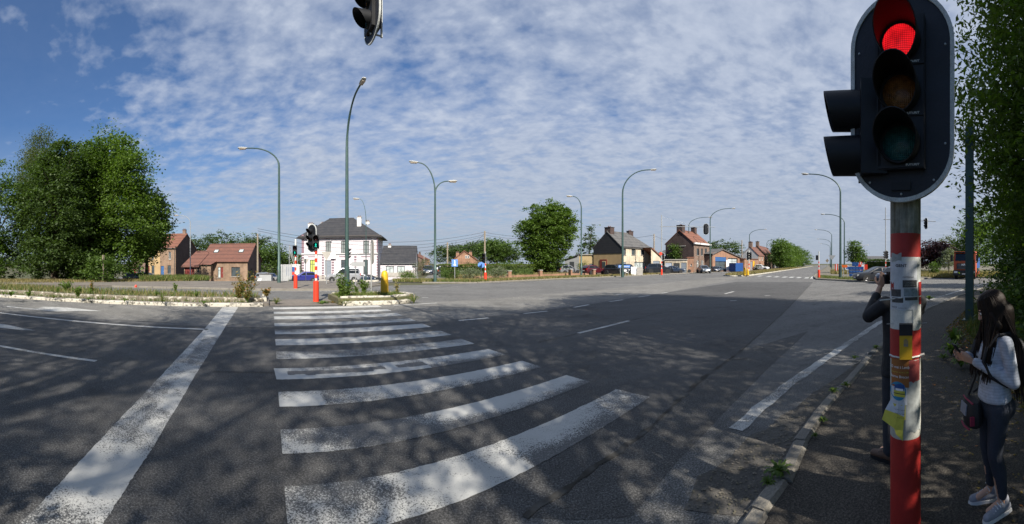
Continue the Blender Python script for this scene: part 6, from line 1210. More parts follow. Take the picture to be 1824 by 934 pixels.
# poles and wires
def upole(label, x, d, y_top, r=0.12, arm=True, m='wood_pole'):
    p = at(x, d); p.z = zt(p.x, p.y); t = thing('utility_pole', label, 'utility pole', p, 0, 'wooden utility poles'); hh = ht(y_top, d) - p.z; mb = MB(); mb.tube([(0, 0, -0.2), (0, 0, hh)], [r*1.25, r*0.8], m, 10); mb.build('pole', t, smooth=True); mb = MB()
    for k in range(4): mb.box((0, 0, hh-0.2-k*0.3), (0.5 if arm else 0.25, 0.08, 0.06), 'galv')
    mb.build('insulator_bracket', t); return p + Vector((0, 0, hh))
P1 = upole('leaning-grey wooden utility pole at the right gable of the bungalow', 459, 50, 416.5, 0.13, False); P2 = upole('wooden utility pole carrying the wires behind the striped pole before the hedge', 863.5, 62, 411.5, 0.16)
P3 = upole('short wooden pole with a lamp arm at the narrow street mouth', 797, 58, 432, 0.13); P4 = upole('dark utility pole between the corner house and the tall brick house', 1165, 64, 417, 0.13); P5 = upole('utility pole left of the small grey gable house', 1321.5, 96, 428, 0.14)
upole('distant utility pole in the narrow street', 755.5, 92, 454, 0.1)
def wire(a_, b_, sag, label, n=14):
    mb = MB(); pts = [a_.lerp(b_, k/n) - Vector((0, 0, sag*4*(k/n)*(1-k/n))) for k in range(n+1)]; o0 = pts[0].copy(); mb.tube([p - o0 for p in pts], 0.022, 'wire', 4); o = mb.build('overhead_wire', loc=o0); tag(o, label, 'wire', 'overhead wires'); return o
Z = lambda z: Vector((0, 0, z))
for i, (da, db) in enumerate([(-0.2, -0.2), (-0.5, -0.65), (-0.8, -0.9), (-1.3, -1.25)]): wire(P1 + Z(da) + Z(0.9 if i < 2 else .6), P2 + Z(db), 2.0 + 0.15*i, ['topmost overhead wire crossing the front of the station house', 'second overhead wire from the top crossing the station house', 'third overhead wire from the top crossing the station house', 'lowest overhead wire crossing the station house'][i])
wire(P2 + Z(-.3), P3 + Z(-.1), 1.6, 'slack wire from the tall wooden pole down to the short one'); wire(P2 + Z(-.25), at(960, 74, ht(420, 74)), 0.4, 'upper wire running from the wooden pole into the round tree'); wire(P2 + Z(-.7), at(955, 74, ht(424, 74)), 0.4, 'lower wire running from the wooden pole into the round tree')
wire(P4 + Z(-.2), at(1035, 68, ht(424, 68)), 0.5, 'wire from the dark pole across the roof of the corner house'); wire(P4 + Z(-.3), at(1186, 76, ht(427, 76)), 0.1, 'short wire from the dark pole to the tall brick house'); wire(P5 + Z(-.1), at(1266, 84, ht(436, 84)), 0.3, 'wire above the workshop roof')
# low brick wall with pillars, in front of the meadow
t = thing('low_wall', 'low brick garden wall along the meadow below the round tree', 'wall', at(812, 38, 0.06)); mb = MB(); o0 = at(812, 38)
Pw = [at(812, 38), at(907, 43), at(962, 48), at(1016, 53), at(1057, 55)]
for a_, b_ in zip(Pw, Pw[1:]):
    c = (a_+b_)/2 - o0; mb.box((c.x, c.y, 0.12), ((b_-a_).length, 0.22, 0.3), 'brick_orange', rz=math.atan2(b_.y-a_.y, b_.x-a_.x))
mb.build('coping', t)
for x, d, lb in ((907, 42.6, 'brick pillar right of the grey-green shrub'), (962.5, 47.6, 'brick pillar in front of the round tree'), (1016, 51, 'brick pillar beside the silver parked car'), (1057.5, 52.5, 'brick pillar beside the dark red parked car')):
    g = thing('brick_pillar', lb, 'pillar', at(x, d, 0.06), 0.5, 'brick gate pillars of the low wall'); mb = MB(); mb.box((0, 0, 0.38), (0.42, 0.42, 0.85), 'brick_orange'); mb.build('shaft', g); mb = MB(); mb.box((0, 0, 0.84), (0.52, 0.52, 0.08), 'concrete'); mb.build('cap', g)
t = thing('pallet_box', 'small stack of pale blocks in the weeds before the white annex', 'block stack', tz(724, 44), 0.2); mb = MB()
for k in range(3):
    for j in range(3): mb.box((-.5+k*0.5, 0, 0.15+j*0.27), (0.47, 0.5, 0.25), 'kerb', rz=0.03*(k-j))
mb.build('blocks', t)
t = thing('fence', 'pale grey slatted fence panel left of the tall green lamp post', 'fence', tz(509, 46), 0.3); mb = MB()
for k in range(5): mb.box((-.56+k*0.28, 0, 1.1), (0.24, 0.05, 2.3), 'grey_render')
mb.build('panel', t); mb = MB()
for k in (-1, 1): mb.box((k*.78, 0, 1.15), (0.12, 0.12, 2.4), 'concrete')
mb.build('post', t)
t = thing('kiosk', 'small white kiosk with a blue poster left of the station house', 'kiosk', tz(520, 62), 0.5); mb = MB(); mb.box((0, 0, 1.35), (2.7, 1.8, 2.7), 'white'); mb.build('shell', t); mb = MB(); mb.box((0, 0, 2.78), (2.9, 2.0, 0.16), 'pink' if 'pink' in M else 'sign_white'); mb.build('roof', t); mb = MB(); mb.box((-0.15, -0.93, 1.7), (1.8, 0.03, 1.5), 'sign_blue'); mb.box((0.5, -0.94, 1.35), (0.7, 0.03, 0.5), 'red_far'); mb.build('poster', t)
t = thing('yellow_board', 'yellow-green board leaning beside the kiosk and the blue car', 'board', tz(520, 52), 0.4); mb = MB(); mb.add([(-.7, 0, .1), (.75, 0, .1), (.55, .12, .95), (-.1, .12, 1.05), (-.7, .1, .6), (-.7, .04, .1), (.75, .04, .1), (.55, .16, .95), (-.1, .16, 1.05), (-.7, .14, .6)], [(0, 1, 2, 3, 4), (9, 8, 7, 6, 5), (0, 5, 6, 1), (1, 6, 7, 2), (2, 7, 8, 3), (3, 8, 9, 4)], 'yellow_green'); mb.build('panel', t)
t = thing('gas_cabinet', 'dark grey stone box beside the parked cars at the bungalow', 'cabinet', tz(474, 42), 0.3); mb = MB(); mb.box((0, 0, 0.4), (1.5, 0.6, 0.85), 'grey_render'); mb.build('body', t); mb = MB(); mb.box((0, 0, 0.86), (1.6, 0.7, 0.06), 'trim_dark'); mb.build('lid', t)
t = thing('wooden_post', 'thin weathered wooden post with a small box on top before the big left trees', 'post', gp(184, 503, 0.1)); mb = MB(); mb.tube([(0, 0, -.1), (0, 0, 2.0)], 0.055, 'wood_pole', 8); mb.build('shaft', t); mb = MB(); mb.box((0, 0, 2.15), (0.17, 0.14, 0.55), 'wood_pole'); mb.build('box', t)
t = thing('gate_panel', 'pale metal gate panel leaning in front of the cream corner house', 'gate', at(1133, 52, 0.06), R(-20)); mb = MB(); mb.box((-0.35, 0, .62), (0.75, 0.04, 1.25), 'sign_white'); mb.box((0.55, 0.05, 0.58), (0.85, 0.04, 1.15), 'concrete'); mb.build('panel', t)

# ---------------------------------------------------------------- vehicles
CARS = dict(
    hatch=dict(L=4.05, W=1.72, H=1.48, prof=[(-2.02, .55, .32), (-1.96, .80, .28), (-1.80, .98, .24)], hood=(0.98, .90, .86), ws=(0.72, 1.42, .10), roofend=-1.35, rear=(-1.95, .96), wb=(-1.22, 1.28), wr=.31),
    estate=dict(L=4.4, W=1.80, H=1.78, prof=[], hood=(1.25, .98, .92), ws=(0.85, 1.62, .25), roofend=-1.95, rear=(-2.15, 1.02), wb=(-1.35, 1.38), wr=.32),
    sedan=dict(L=4.5, W=1.78, H=1.45, prof=[], hood=(1.1, .92, .84), ws=(0.75, 1.40, .05), roofend=-0.95, rear=(-1.65, 1.0), wb=(-1.35, 1.38), wr=.32),
    suv=dict(L=4.7, W=1.88, H=1.74, prof=[], hood=(1.2, 1.12, 1.05), ws=(0.80, 1.68, .15), roofend=-1.75, rear=(-2.2, 1.14), wb=(-1.38, 1.42), wr=.37))
def paintm(name, c, metal=0.2): return mat(name, c, 0.28, 0.03, 1.5, metal=metal, coat=0.8)
def car(label, x, d, head, kind, pm, z=None, group='cars around the junction', sc=1.0):
    """head: azimuth the car points at"""
    k = CARS[kind]; p = at(x, d); p.z = (zt(p.x, p.y) + 0.015) if z is None else z
    t = thing('parked_car', label, 'car', p, R(90-head), group); t.scale = (sc,)*3
    L, W_, H = k['L']/2, k['W']/2, k['H']; hb, hz, nz_ = k['hood']; wb, wr = k['wb'], k['wr']; rb, rz_ = k['rear']; belt = (hz+rz_)/2+0.0
    xs = [(-L, .42, .62, .78), (-L+.05, .30, rz_-.16, .92), (-L+.16, .24, rz_-.02, .97), (rb+.25, .22, rz_, 1.0), (-.6, .20, rz_, 1.0), (.6, .20, hz+.02, 1.0), (hb, .20, hz, .99), (hb+.5, .21, (hz+nz_)/2+.01, .97), (L-.22, .22, nz_-.04, .92), (L-.06, .26, nz_-.16, .84), (L, .36, nz_-.30, .74)]
    rings = []
    for xx, zb, ztp, wf in xs:
        w = W_*wf; zm = zb + (ztp-zb)*0.55; half = [(w*0.86, zb), (w*0.97, zb+.10), (w, zm), (w*0.97, ztp-.07), (w*0.88, ztp)]
        rings.append([(xx, y, z_) for y, z_ in half] + [(xx, -y, z_) for y, z_ in half[::-1]])
    mb = MB(); mb.loft(rings, pm); body = mb.build('body', t, smooth=True)
    # cabin
    wx, wt, _ = k['ws']; re_ = k['roofend']; top = H; wtp = W_*0.74; wbl = W_*0.93
    cab = [(rb+.06, rz_-.04, wbl*.96, rz_-.03), (re_-.06, rz_-.04, wbl, top-.10), (re_+.22, rz_-.04, wbl, top-.02), (-.25, rz_-.04, wbl, top), (wx-.75, hz-.04, wbl, top-.03), (wx-.52 if kind != 'estate' else wx-.45, hz-.04, wbl, top-.09), (hb-.02, hz-.04, wbl*.97, hz-.01)]
    rings = []
    for xx, zb, w, ztp in cab:
        f = max(0.0, (ztp-zb)/(top-zb)); wt_ = w - (w-wtp)*f; half = [(w, zb), (w-(w-wt_)*.55, zb+(ztp-zb)*.6), (wt_, ztp-.05*f), (wt_*.86, ztp)]
        rings.append([(xx, y, z_) for y, z_ in half] + [(xx, -y, z_) for y, z_ in half[::-1]])
    mb = MB(); mb.loft(rings, pm); mb.build('cabin', t, smooth=True)
    # glass: side windows (two per side), windscreen, rear window
    z0 = rz_+.03; z1 = top-.14; xa = re_+.10; xb = -.30; xc = wx-.72; xd = hb-.42
    def side_pt(xx, z_, s_): f = (z_-(rz_-.04))/(top-(rz_-.04)); return (xx, s_*((wbl-(wbl-wtp)*f)+.008), z_)
    for s_ in (-1, 1):
        for q in ([(rb+.42 if kind != 'estate' else rb+.22, z0), (xb-.05, z0), (xb-.05, z1), (xa-.05, z1)], [(xb+.05, z0), (xd, max(z0, hz+.03)), (xc, z1-.01), (xb+.05, z1)]):
            mb = MB(); mb.add([side_pt(a_, b_, s_) for a_, b_ in q], [(0, 1, 2, 3)], 'carglass'); mb.build('side_window', t, normals=False)
    f2 = (wx-.52 if kind != 'estate' else wx-.45)
    mb = MB(); mb.add([(hb-.0+.012, -wbl*.80, hz+.015), (hb+.012, wbl*.80, hz+.015), (f2+.03, wtp*.86, top-.105), (f2+.03, -wtp*.86, top-.105)], [(0, 1, 2, 3)], 'carglass'); mb.build('windscreen', t, normals=False)
    mb = MB(); mb.add([(rb+.02, -wbl*.78, rz_+.08), (rb+.02, wbl*.78, rz_+.08), (re_-.06, wtp*.86, top-.15), (re_-.06, -wtp*.86, top-.15)], [(0, 1, 2, 3)], 'carglass'); mb.build('rear_window', t, normals=False)
    for s_ in (-1, 1):
        for xw in wb:
            mb = MB(); y0 = s_*(W_-.20); mb.lathe([(wr*.6, -.1), (wr*.95, -.1), (wr, -.07), (wr, .07), (wr*.95, .1), (wr*.6, .1)], 'tyre', 20, (xw, y0+s_*.1, wr), 'y'); wo_ = mb.build('wheel', t, smooth=True)
            mb = MB(); mb.lathe([(0.0, 0), (wr*.16, s_*.012), (wr*.3, -s_*.01), (wr*.58, 0.0), (wr*.64, s_*.01), (wr*.64, -s_*.03)], 'rimw', 16, (xw, y0+s_*.195, wr), 'y'); mb.build('rim', wo_, smooth=True)
            mb = MB(); mb.lathe([(wr*1.14, -.16), (wr*1.14, 0.012)][:2], 'rubber', 20, (xw, s_*W_*.985 if s_ > 0 else s_*W_*.985+.0, wr), 'y'); 
            mb.build('wheel_arch', t)
        mb = MB(); mb.box((L-.14, s_*W_*.66, nz_-.20), (.22, W_*.34, .14), 'headl', rz=-s_*.35); mb.build('headlight', t)
        mb = MB(); mb.box((-L+.07, s_*W_*.76, rz_-.12), (.14, W_*.22, .26), 'tail'); mb.build('tail_light', t)
        mb = MB(); mb.box((hb-.45, s_*(W_+.07), hz+.10), (.12, .16, .12), pm); mb.build('wing_mirror', t)
    mb = MB(); mb.box((L-.02, 0, .40), (.10, W_*1.2, .16), 'rubber'); mb.box((-L+.02, 0, .38), (.10, W_*1.5, .14), 'rubber'); mb.box((0, W_*.99, .24), (L*1.2, .03, .08), 'rubber'); mb.box((0, -W_*.99, .24), (L*1.2, .03, .08), 'rubber'); mb.build('bumper_trim', t)
    mb = MB(); mb.box((L+.04, 0, .42), (.02, .5, .11), 'plate'); mb.box((-L-.02, 0, .62), (.02, .5, .11), 'plate'); mb.build('number_plate', t)
    return t
c_dk = mat('charcoal_paint', (0.022, 0.025, 0.032), 0.4, 0.03, 1.5, coat=0.25); c_blue = paintm('dark_blue_paint', (0.025, 0.03, 0.20)); c_sil = paintm('silver_paint', (0.42, 0.43, 0.46), .5); c_blk = paintm('black_paint', (0.02, 0.024, 0.032)); c_grey = paintm('grey_paint', (0.12, 0.15, 0.19), .4); c_wht = paintm('white_car_paint', (0.7, 0.7, 0.7), 0); c_red = paintm('dark_red_car_paint', (0.08, 0.012, 0.02)); c_lg = paintm('light_grey_paint', (0.25, 0.26, 0.28), .4); c_navy = paintm('navy_paint', (0.02, 0.035, 0.07))
car('dark blue hatchback parked left of the striped crossing pole, facing left', 541, 48.5, -128, 'hatch', c_blue, sc=0.98)
car('silver people carrier parked in front of the station door, facing left', 611, 45, -118, 'estate', c_sil, sc=1.0)
car('dark hatchback parked behind the arrow sign, before the station house', 646, 52, 68, 'hatch', c_navy, sc=0.9)
car('black car right behind the dark hatchback at the station', 660, 55, 62, 'sedan', c_blk, sc=0.8)
car('silver car parked behind the stone box near the bungalow', 471, 50, -20, 'hatch', c_lg, sc=0.95); car('grey-blue car parked beyond the silver one near the bungalow', 482, 58, -20, 'hatch', c_grey)
car('dark car half hidden below the left trees', 263, 52, 60, 'hatch', c_navy); car('black car at the left before the yellow row house', 243, 54, 60, 'hatch', c_blk)
car('dark car parked at the left kerb of the narrow street', 763, 58, 170, 'hatch', c_navy); car('black car parked at the right kerb of the narrow street', 787, 55, -12, 'hatch', c_blk, sc=0.85); car('small white van far down the narrow street', 779.5, 85, 172, 'estate', c_wht, sc=0.9)
car('light silver car parked beside the grey shed', 1011, 57, 60, 'hatch', c_lg, 0.08); car('dark red car parked before the ochre extension', 1056.5, 56, 60, 'hatch', c_red, 0.08)
car('black off-roader parked left of the pale blue direction sign', 1098, 54.5, 150, 'suv', c_blk, 0.07, sc=0.9); car('dark blue van behind the pale blue direction sign', 1117, 56.5, 150, 'estate', c_navy, 0.07, sc=0.95)
car('large black estate car parked before the side annex', 1174, 61, 112, 'suv', c_blk, 0.07); car('dark grey car parked in front of the garages', 1200, 67, 110, 'sedan', c_navy, 0.07, sc=0.9); car('light grey car parked right of the dark grey one at the garages', 1215, 69, 110, 'sedan', c_grey, 0.07, sc=0.9)
car('dark blue-grey car coming forward at the edge of the junction', 1253.5, 67, 196, 'sedan', c_grey, 0.02); car('dark car parked in front of the workshop door', 1272.5, 77, 190, 'hatch', c_navy, 0.02, sc=0.8); car('grey car beside the workshop door', 1283, 80, 120, 'hatch', c_grey, 0.02, sc=0.8); car('small white car parked before the low weathered shed', 1356.5, 96, 150, 'hatch', c_wht, 0.06)
car('dark grey car waiting at the right corner island, facing left', 1561, 35.3, -56, 'sedan', c_dk, 0.02); car('dark car half hidden behind the poster pole', 1592, 32.8, -88, 'hatch', c_navy, 0.02)
# the lorry
t = thing('lorry', 'orange tipper lorry with black bumper coming along the side road at the right', 'lorry', at(1718, 40, 0.015), R(90-258), None); orange = mat('lorry_orange', (0.50, 0.085, 0.02), 0.35, 0.1, 3)
mb = MB(); mb.prism([(0, .75), (-0.05, 1.5), (-.12, 2.2), (-.35, 3.0), (-.6, 3.12), (-2.1, 3.12), (-2.1, .75)], -1.22, 1.22, orange); mb.build('cab', t)
mb = MB(); mb.add([(-.10+.03, -1.05, 2.05), (-.10+.03, 1.05, 2.05), (-.33+.03, 1.0, 2.88), (-.33+.03, -1.0, 2.88)], [(0, 1, 2, 3)], 'carglass'); mb.build('windscreen', t, normals=False)
for s_ in (-1, 1): mb = MB(); mb.box((-.95, s_*1.225, 2.4), (1.0, 0.02, .75), 'carglass'); mb.build('side_window', t)
mb = MB(); mb.box((0.03, 0, 1.45), (.08, 1.75, .62), 'black')
for k in range(4): mb.box((0.08, 0, 1.22+k*.15), (.03, 1.6, .03), 'galv')
gr = mb.build('grille', t); vs, fs = text_geo('MAN', 0.30, 0.015); mb = MB(); mb.add([(0.10, v[0], v[1]+1.62) for v in vs], fs, 'sign_white'); mb.build('lettering', gr, normals=False)
mb = MB(); mb.box((0.05, 0, .72), (.35, 2.5, .55), 'rubber'); mb.box((-.9, 0, .62), (1.8, 2.3, .35), 'rubber'); mb.build('bumper', t)
for s_ in (-1, 1): mb = MB(); mb.box((.20, s_*.95, .80), (.08, .38, .2), 'headl'); mb.build('headlight', t); mb = MB(); mb.box((.12, s_*1.42, 2.35), (.14, .24, .7), 'rubber'); mb.build('wing_mirror', t)
mb = MB(); mb.box((0.24, 0, .60), (.02, .52, .12), 'plate'); mb.build('number_plate', t); mb = MB(); mb.box((-.3, 0, 3.02), (.5, 2.3, .14), 'black'); mb.build('sun_visor', t)
mb = MB(); mb.box((-5.0, 0, .85), (6.2, .9, .3), 'rubber'); mb.build('chassis', t); mb = MB(); mb.prism([(-2.5, 1.2), (-8.0, 1.2), (-8.4, 2.5), (-2.3, 2.5)], -1.22, 1.22, 'sign_blue')
for k in range(6): mb.box((-3.0-k*.95, -1.25, 1.85), (.1, .08, 1.2), 'frame_dark')
mb.build('tipper_body', t)
for s_ in (-1, 1):
    for xw in (-.95, -4.6, -6.0, -7.3): mb = MB(); mb.lathe([(.3, -.15), (.5, -.15), (.52, -.1), (.52, .1), (.5, .15), (.3, .15)], 'tyre', 20, (xw, s_*1.05, .52), 'y'); wo_ = mb.build('wheel', t, smooth=True); mb = MB(); mb.lathe([(0.0, 0), (.3, 0), (.3, .02)], orange, 14, (xw, s_*1.19, .52), 'y'); mb.build('rim', wo_)
# ---------------------------------------------------------------- people
def caps(mb, p0, r0, p1, r1, m='skin', k=14, sq=1.0):
    """closed tapered limb with rounded ends"""
    p0, p1 = Vector(p0), Vector(p1); d = (p1-p0); L = d.length; d.normalize()
    up = Vector((0, 1, 0)) if abs(d.y) < 0.9 else Vector((1, 0, 0)); a = d.cross(up).normalized(); b = a.cross(d).normalized(); rings = []
    for i in range(5):
        t = math.pi/2*(1-i/4.0); rings.append((p0 - d*r0*math.sin(t), r0*math.cos(t)+1e-4))
    for i in range(1, 6): rings.append((p0 + d*L*i/6, r0 + (r1-r0)*i/6))
    for i in range(5):
        t = math.pi/2*(i/4.0); rings.append((p1 + d*r1*math.sin(t), r1*math.cos(t)+1e-4))
    mb.loft([[c + a*r*math.cos(2*math.pi*j/k)*sq + b*r*math.sin(2*math.pi*j/k) for j in range(k)] for c, r in rings], m)
def ell(mb, c, r, m='skin', rot=None, k=16):
    c = Vector(c); rings = []
    for i in range(11):
        t = -math.pi/2 + math.pi*i/10; rr = max(1e-4, math.cos(t)); ring = []
        for j in range(k):
            v = Vector((r[0]*rr*math.cos(2*math.pi*j/k), r[1]*rr*math.sin(2*math.pi*j/k), r[2]*math.sin(t)))
            ring.append(c + (rot @ v if rot else v))
        rings.append(ring)
    mb.loft(rings, m)
def torso(mb, secs, m='cloth', k=20):
    """secs: (x, y, z, rx, ry) stacked ellipses"""
    mb.loft([[Vector((x + rx*math.cos(2*math.pi*j/k), y + ry*math.sin(2*math.pi*j/k), z)) for j in range(k)] for x, y, z, rx, ry in secs], m)
def fuse(mb, name, parent, voxel, it, m, mfun=None, keep=None):
    o = mb.build(name, None); md = o.modifiers.new('r', 'REMESH'); md.mode = 'VOXEL'; md.voxel_size = voxel; md.use_smooth_shade = True
    dg = bpy.context.evaluated_depsgraph_get(); me = bpy.data.meshes.new_from_object(o.evaluated_get(dg)); old = o.data; o.modifiers.clear(); o.data = me; bpy.data.meshes.remove(old)
    bm = bmesh.new(); bm.from_mesh(me)
    for _ in range(it): bmesh.ops.smooth_vert(bm, verts=bm.verts, factor=0.5, use_axis_x=True, use_axis_y=True, use_axis_z=True)
    bm.to_mesh(me); bm.free(); me.materials.clear()
    for q in (m if isinstance(m, (list, tuple)) else [m]): me.materials.append(M[q] if isinstance(q, str) else q)
    if mfun:
        for p in me.polygons: p.material_index = mfun(p.center)
    me.polygons.foreach_set('use_smooth', [True]*len(me.polygons)); me.name = name; o.parent = parent; return o
def f_knit(t, b, vec):
    sp = t.new('ShaderNodeSeparateXYZ'); t.link(vec, sp.inputs[0]); s_ = t.math('SINE', t.math('MULTIPLY', sp.outputs[2], 330)); n = t.noise(vec, 22, 4)
    c = t.mix(t.ramp(s_, [(0.55, 0.0), (0.9, 0.75)]), (0.50, 0.53, 0.60), (0.37, 0.40, 0.47)); t.link(t.mix(1.0, c, t.ramp(n, [(0.3, 0.75), (0.7, 1.15)]), 'MULTIPLY'), b.inputs['Base Color']); b.inputs['Roughness'].default_value = 0.95
M['skin'] = mat('skin', (0.50, 0.29, 0.20), 0.55, 0.06, 8); M['lips'] = mat('lips', (0.40, 0.14, 0.12), 0.5, 0.05); M['eye'] = mat('eye', (0.6, 0.58, 0.55), 0.2, 0.02); M['iris'] = mat('iris', (0.03, 0.02, 0.015), 0.2, 0.02)
M['knit'] = mat('striped_knit', fn=f_knit, bump=0.3, bscale=160); M['denim'] = mat('dark_denim', (0.030, 0.036, 0.052), 0.9, 0.3, 7, bump=0.3, bscale=200, fine=0.15); M['jeans'] = mat('blue_jeans', (0.026, 0.030, 0.040), 0.9, 0.3, 6, bump=0.3, bscale=200, fine=0.15)
M['jacket'] = mat('dark_jacket', (0.012, 0.013, 0.017), 0.75, 0.3, 9, bump=0.6, bscale=14); M['hair'] = mat('dark_hair', (0.016, 0.009, 0.006), 0.62, 0.4, 30, spec=0.25); M['shoe'] = mat('grey_canvas', (0.26, 0.27, 0.31), 0.9, 0.15, 30); M['sole'] = mat('white_rubber', (0.62, 0.62, 0.62), 0.7, 0.1, 20); M['leather'] = mat('brown_leather', (0.10, 0.055, 0.035), 0.6, 0.2, 20); M['bagm'] = mat('black_nylon', (0.012, 0.012, 0.015), 0.7, 0.2, 20); M['magenta'] = mat('magenta_trim', (0.24, 0.015, 0.05), 0.6, 0.1, 20)
def hand(mb, w, fwd, up, side, s=1.0, curl=0.9, thumb=1):
    """w wrist; fwd along the palm, side towards the index finger; fingers curl towards -up"""
    w, fwd, up, side = Vector(w), Vector(fwd).normalized(), Vector(up).normalized(), Vector(side).normalized()
    for k in range(4): caps(mb, w + fwd*.012 + side*(.022-.015*k)*s*.7, .013*s, w + fwd*.078*s + side*(.027-.018*k)*s, .0115*s)
    for k, l in enumerate((.068, .076, .072, .056)):
        p = w + fwd*.082*s + side*(.028-.0185*k)*s; d = fwd.copy(); c = curl*(0.8 + .1*k)
        for j, (ll, rr_) in enumerate(((.44, .0092), (.31, .0084), (.25, .0074))):
            ang = c*(.45 + .35*j); d2 = (fwd*math.cos(ang) - up*math.sin(ang)).normalized(); q = p + d2*l*ll*s; caps(mb, p, rr_*s, q, rr_*.9*s, k=10); p = q
    p = w + fwd*.02*s + side*.022*s; q = p + (fwd*.6 + side*.7 - up*.35).normalized()*.042*s; caps(mb, p, .0125*s, q, .011*s, k=10); r_ = q + (fwd*.95 + side*.1 - up*.5).normalized()*.032*s; caps(mb, q, .0105*s, r_, .0095*s, k=10); caps(mb, r_, .0095*s, r_ + (fwd - up*.6 - side*.2).normalized()*.024*s, .008*s, k=10)
def head(mb, c, f, tilt, s=1.0):
    """skull, jaw, nose, ears; f yaw of the face in local terms, tilt nodding down"""
    rot = Matrix.Rotation(f, 3, 'Z') @ Matrix.Rotation(tilt, 3, 'Y'); c = Vector(c); P = lambda x, y, z: c + rot @ Vector((x, y, z))*s
    ell(mb, P(-.012, 0, .030), (.098*s, .076*s, .092*s), rot=rot); ell(mb, P(.030, 0, -.035), (.060*s, .056*s, .078*s), rot=rot); ell(mb, P(.062, 0, -.088), (.024*s, .026*s, .022*s), rot=rot)
    caps(mb, P(.088, 0, .012), .008*s, P(.107, 0, -.030), .0125*s, k=10); ell(mb, P(.100, 0, -.034), (.014*s, .018*s, .010*s), rot=rot); caps(mb, P(.080, -.03, .025), .010*s, P(.080, .03, .025), .010*s, k=10); ell(mb, P(.083, 0, -.062), (.014*s, .024*s, .010*s), rot=rot)
    for y in (-1, 1): ell(mb, P(-.005, y*.078, -.012), (.020*s, .008*s, .032*s), rot=rot); ell(mb, P(.062, y*.034, -.030), (.022*s, .020*s, .022*s), rot=rot)
    return P, rot
def face(parent, P, rot, s=1.0):
    mb = MB()
    for y in (-1, 1): ell(mb, P(.0835, y*.031, .003), (.012*s, .014*s, .010*s), 'eye', rot)
    o = mb.build('eye', parent, smooth=True); mb = MB()
    for y in (-1, 1): ell(mb, P(.0925, y*.031, .002), (.0045*s, .006*s, .006*s), 'iris', rot)
    mb.build('iris', o, smooth=True); mb = MB(); caps(mb, P(.096, -.018, -.062), .005*s, P(.096, .018, -.062), .005*s, 'lips', 8); mb.build('mouth', parent, smooth=True); mb = MB()
    for y in (-1, 1): caps(mb, P(.091, y*.018, .024), .004*s, P(.084, y*.046, .024), .003*s, 'hair', 8)
    mb.build('eyebrow', parent, smooth=True)

# ---- the woman with the phone: local +x is where she faces, +y her left
WX, WD, WF = 1772, 2.53, 322; wp = at(WX, WD, 0.03); W = thing('person', 'long-haired woman in striped grey top and dark jeans looking at her phone', 'person', wp, R(90-WF))
mb = MB(); hc = Vector((.030, .005, 1.405)); P_, rt = head(mb, hc, R(-14), R(24), 0.96)
caps(mb, (-.015, 0, 1.20), .050, (.012, 0, 1.34), .046)
torso(mb, [(-.01, 0, .74, .085, .125), (0, 0, .82, .085, .125), (0, 0, .93, .078, .105), (-.005, 0, 1.04, .085, .115), (-.01, 0, 1.15, .085, .135), (-.015, 0, 1.215, .055, .10)], 'skin')
SHL, SHR = Vector((-.015, .145, 1.185)), Vector((-.015, -.145, 1.185)); ELL, ELR = Vector((-.055, .185, .925)), Vector((-.02, -.19, .930)); WRL, WRR = Vector((.175, .065, 1.065)), Vector((.18, -.085, 1.075))
for a_, b_, c_ in ((SHL, ELL, WRL), (SHR, ELR, WRR)): caps(mb, a_, .036, b_, .029, k=12); caps(mb, b_, .030, c_, .021, k=12)
HPL, HPR, KNL, KNR, ANL, ANR = Vector((0, .075, .75)), Vector((0, -.07, .75)), Vector((.035, .075, .42)), Vector((.03, -.07, .42)), Vector((-.02, .075, .085)), Vector((-.01, -.09, .085))
for a_, b_, c_ in ((HPL, KNL, ANL), (HPR, KNR, ANR)): caps(mb, a_, .070, b_, .042); caps(mb, b_, .044, c_, .028); caps(mb, c_, .028, c_ + Vector((.10, 0, -.04)), .022)
hand(mb, WRL + Vector((.012, -.002, .004)), (.78, -.45, .35), (.1, .8, .6), (.3, .0, .9), .92, 1.15); hand(mb, WRR + Vector((.012, .002, .004)), (.80, .42, .30), (.1, -.8, .6), (.3, .0, .9), .92, 1.0)
fuse(mb, 'body', W, 0.0045, 2, 'skin'); face(W, P_, rt, .96)
mb = MB(); torso(mb, [(0, 0, .775, .112, .150), (.002, 0, .80, .114, .152), (.004, 0, .86, .103, .136), (.006, 0, .95, .094, .120), (.006, 0, 1.03, .108, .128), (.004, 0, 1.09, .112, .140), (-.008, 0, 1.16, .100, .152), (-.014, 0, 1.205, .078, .135), (-.014, 0, 1.235, .056, .078)], 'knit')
ell(mb, (.060, .058, 1.075), (.062, .062, .062)); ell(mb, (.060, -.058, 1.075), (.062, .062, .062)); ell(mb, (-.01, 0, 1.20), (.06, .125, .035))
for a_, b_, c_ in ((SHL, ELL, WRL), (SHR, ELR, WRR)): caps(mb, a_, .052, b_, .043); caps(mb, b_, .044, c_ - (c_-b_).normalized()*.008, .031)
fuse(mb, 'sweater', W, .007, 3, 'knit')
mb = MB(); torso(mb, [(-.005, 0, .66, .10, .14), (-.012, 0, .72, .118, .158), (-.008, 0, .78, .108, .147), (0, 0, .83, .100, .134)], 'denim'); ell(mb, (-.055, .06, .72), (.075, .075, .085)); ell(mb, (-.055, -.06, .72), (.075, .075, .085))
for a_, b_, c_ in ((HPL, KNL, ANL), (HPR, KNR, ANR)): caps(mb, a_ + Vector((0, 0, -.03)), .086, a_.lerp(b_, .55), .068); caps(mb, a_.lerp(b_, .5), .070, b_, .053); caps(mb, b_, .053, b_.lerp(c_, .4) + Vector((-.014, 0, 0)), .052); caps(mb, b_.lerp(c_, .4) + Vector((-.014, 0, 0)), .051, c_ + Vector((0, 0, .045)), .037)
fuse(mb, 'jeans', W, .007, 2, 'denim')
